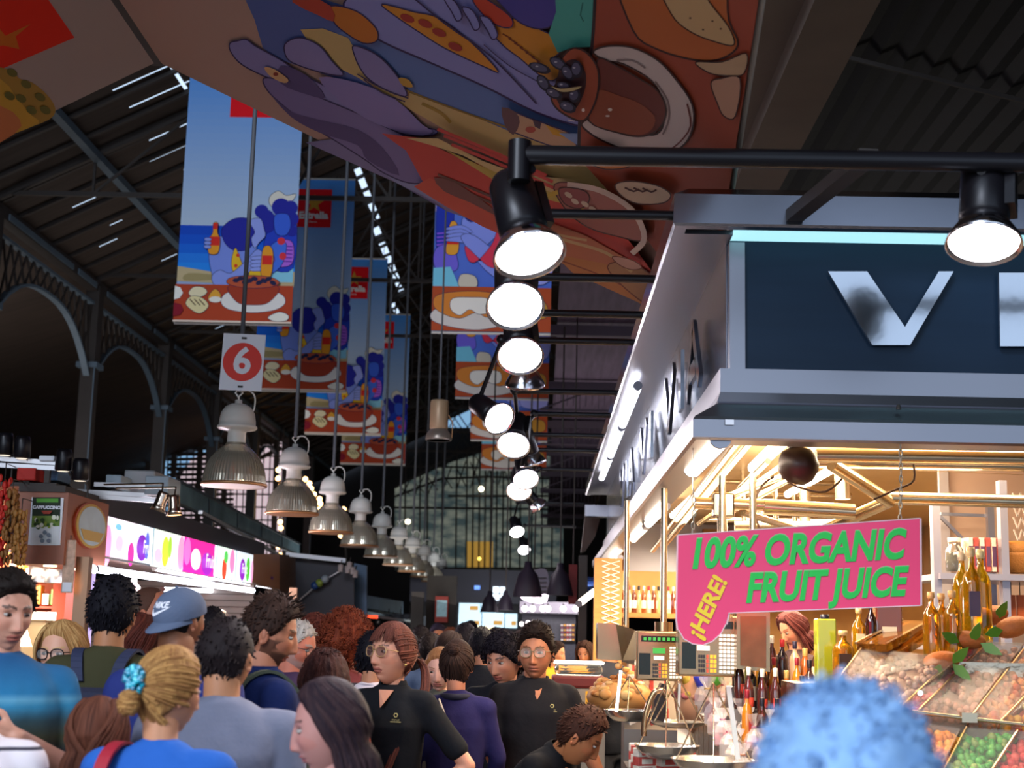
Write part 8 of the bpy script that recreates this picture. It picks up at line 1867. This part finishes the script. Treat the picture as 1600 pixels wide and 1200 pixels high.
person('stall woman with straight dark red brown hair looking down among the bottles', 1240, 984, 10.4, 54, '#c98468', yaw=-60, hyaw=-66, pitch=26, female=True, hair='#3c1a1c', hair2='#5a2c28', style='long', length=.12, amin=80, n=220, shirt='#3a2a2c', glasses=None, seed=12)
person('stall worker in black with orange apron strap behind the scales, arm forward', 957, 1008, 10.8, 50, '#b8805c', yaw=50, hyaw=60, pitch=20, hair='#2c1c18', style='short', shirt='#1a1c24', sleeve=.7, arms={'L': ((.24, -.1, 1.15), (.12, -.32, 1.17)), 'R': ((-.22, -.12, 1.16), (.0, -.34, 1.17))})
person('small figure in yellow top with dark tied hair, right of the man in glasses', 868, 1022, 14, 36, '#c98c68', yaw=50, hyaw=70, pitch=10, female=True, hair='#2a1c18', style='bun', shirt='#e8a030', seed=3)
person('small figure in yellow with sunglasses on her hair behind the lit glass case', 914, 1020, 14.5, 34, '#c98c68', yaw=30, hyaw=-20, pitch=20, female=True, hair='#3c2820', style='long', length=.15, shirt='#f0b040', seed=4)
far_folk = [(672, 1018, 11, 50, '#1c1618', 'short', 190, '#3a4a6a', 'dark haired man seen from behind left of the pale faced woman'), (702, 1016, 10.5, 52, '#241818', 'long', 120, '#4a3038', 'dark haired woman in profile above the pale faced woman'),
            (727, 1003, 12, 50, '#17141c', 'short', 175, '#2c3040', 'tall black haired man in the crowd above the hair knot'), (752, 1012, 9.9, 54, '#15131a', 'short', 185, '#181a22', 'black haired man in black seen from behind, left of the curls'),
            (657, 1003, 14, 42, '#201a1c', 'short', 160, '#2c2c34', 'distant dark head in the crowd, leftmost beside the ponytail woman'), (684, 997, 16, 38, '#262030', 'short', 10, '#3c4658', 'distant head with bluish sheen in the crowd behind'),
            (704, 1003, 15, 38, '#54301f', 'short', -30, '#6a3c30', 'distant orange lit face in the crowd'), (640, 1015, 12.5, 44, '#1c181c', 'long', 200, '#23242c', 'distant dark long haired head just right of the ponytail woman'),
            (735, 990, 19, 34, '#1a161c', 'short', 185, '#2c2430', 'farthest dark head in the middle of the crowd'), (775, 1010, 12.6, 46, '#1a1418', 'curly', 190, '#241c24', 'dark curly head between black haired man and curly youth'),
            (812, 1010, 13.5, 42, '#2a1c1c', 'short', 170, '#4a2430', 'dim reddish head between the youth and the man in glasses'), (452, 985, 9.5, 56, '#3c2c28', 'short', 160, '#3c3438', 'brown haired head just behind the bearded man'),
            (330, 985, 8.5, 62, '#181418', 'short', 185, '#2a2430', 'black haired head between the grey cap and the bearded man')]
for px, py, Y, h, hr, st, yw, shc, lab in far_folk:
    person(lab, px, py, Y, h, '#a06a50', yaw=yw, hair=hr, style=st, shirt=shc, female=st == 'long', n=110, length=.2 if st == 'long' else 0, hi=False, seed=int(px))
# out of focus fuzzy blue hair in the bottom right foreground
def fuzz(t, B, Mh, bs, hs, sp, R):
    mb = MB(); cols = [rgb(c) for c in ('#7da2cc', '#7096c4', '#8aaed6', '#668cba', '#80a6d0')]
    for i in range(2200):
        az = R.uniform(-180, 180); el = math.degrees(math.asin(R.uniform(-.75, 1)))
        if abs(az) < 60 and el < 30: continue
        d = dir_of(az, el); p = head_pt(d, sp) + d * R.uniform(.02, .05); tx = d.orthogonal().normalized(); ty = d.cross(tx); a0 = R.uniform(0, 6); L = R.uniform(.008, .024)
        mb.c = R.choice(cols); mb.tube([Mh @ (p + d * L * k / 4 + (tx * math.cos(a0 + k * 1.1) + ty * math.sin(a0 + k * 1.1)) * .008) for k in range(5)], .0022, 3, False, smooth=False)
    mb.build('hair_fringe', vcol_mat('fuzzy blue hair', .8, spec=.2), t, fix=False)
    mb = MB(); nu, nv = 80, 50; vs = []
    for j in range(nv + 1):
        for i in range(nu): d = dir_of(360 * i / nu, -60 + 150 * j / nv); back = sstep(-.75, .1, d.y + d.z * 1.2); vs.append(Mh @ (head_pt(d, sp) + d * ((.055 + .008 * noise.noise(d * 4) + .003 * noise.noise(d * 14) - .02 * gs(d.x - .12, .22) * sstep(.8, 1, d.z)) * back - .01 * (1 - back))))
    mb.c = cols[0]
    for j in range(nv):
        for i in range(nu): mb.f.append([j * nu + i, j * nu + (i + 1) % nu, (j + 1) * nu + (i + 1) % nu, (j + 1) * nu + i]); mb.fc.append(mixc(cols[1], cols[2], max(0, min(1, .5 + .6 * noise.noise(Vector((i * .25, j * .3, 0))))))); mb.mi.append(0); mb.smooth.append(True)
    mb.v = vs; mb.build('hair', vcol_mat('fuzzy blue hair'), t, fix=False)
person('person seen from behind with fuzzy light blue hair, blurred in the bottom right foreground', 1325, 1263, 1.85, 262, '#c08a6c', yaw=180, hair='#5b8fd0', style='none', shirt='#6a7890', extra=fuzz, hi=False)
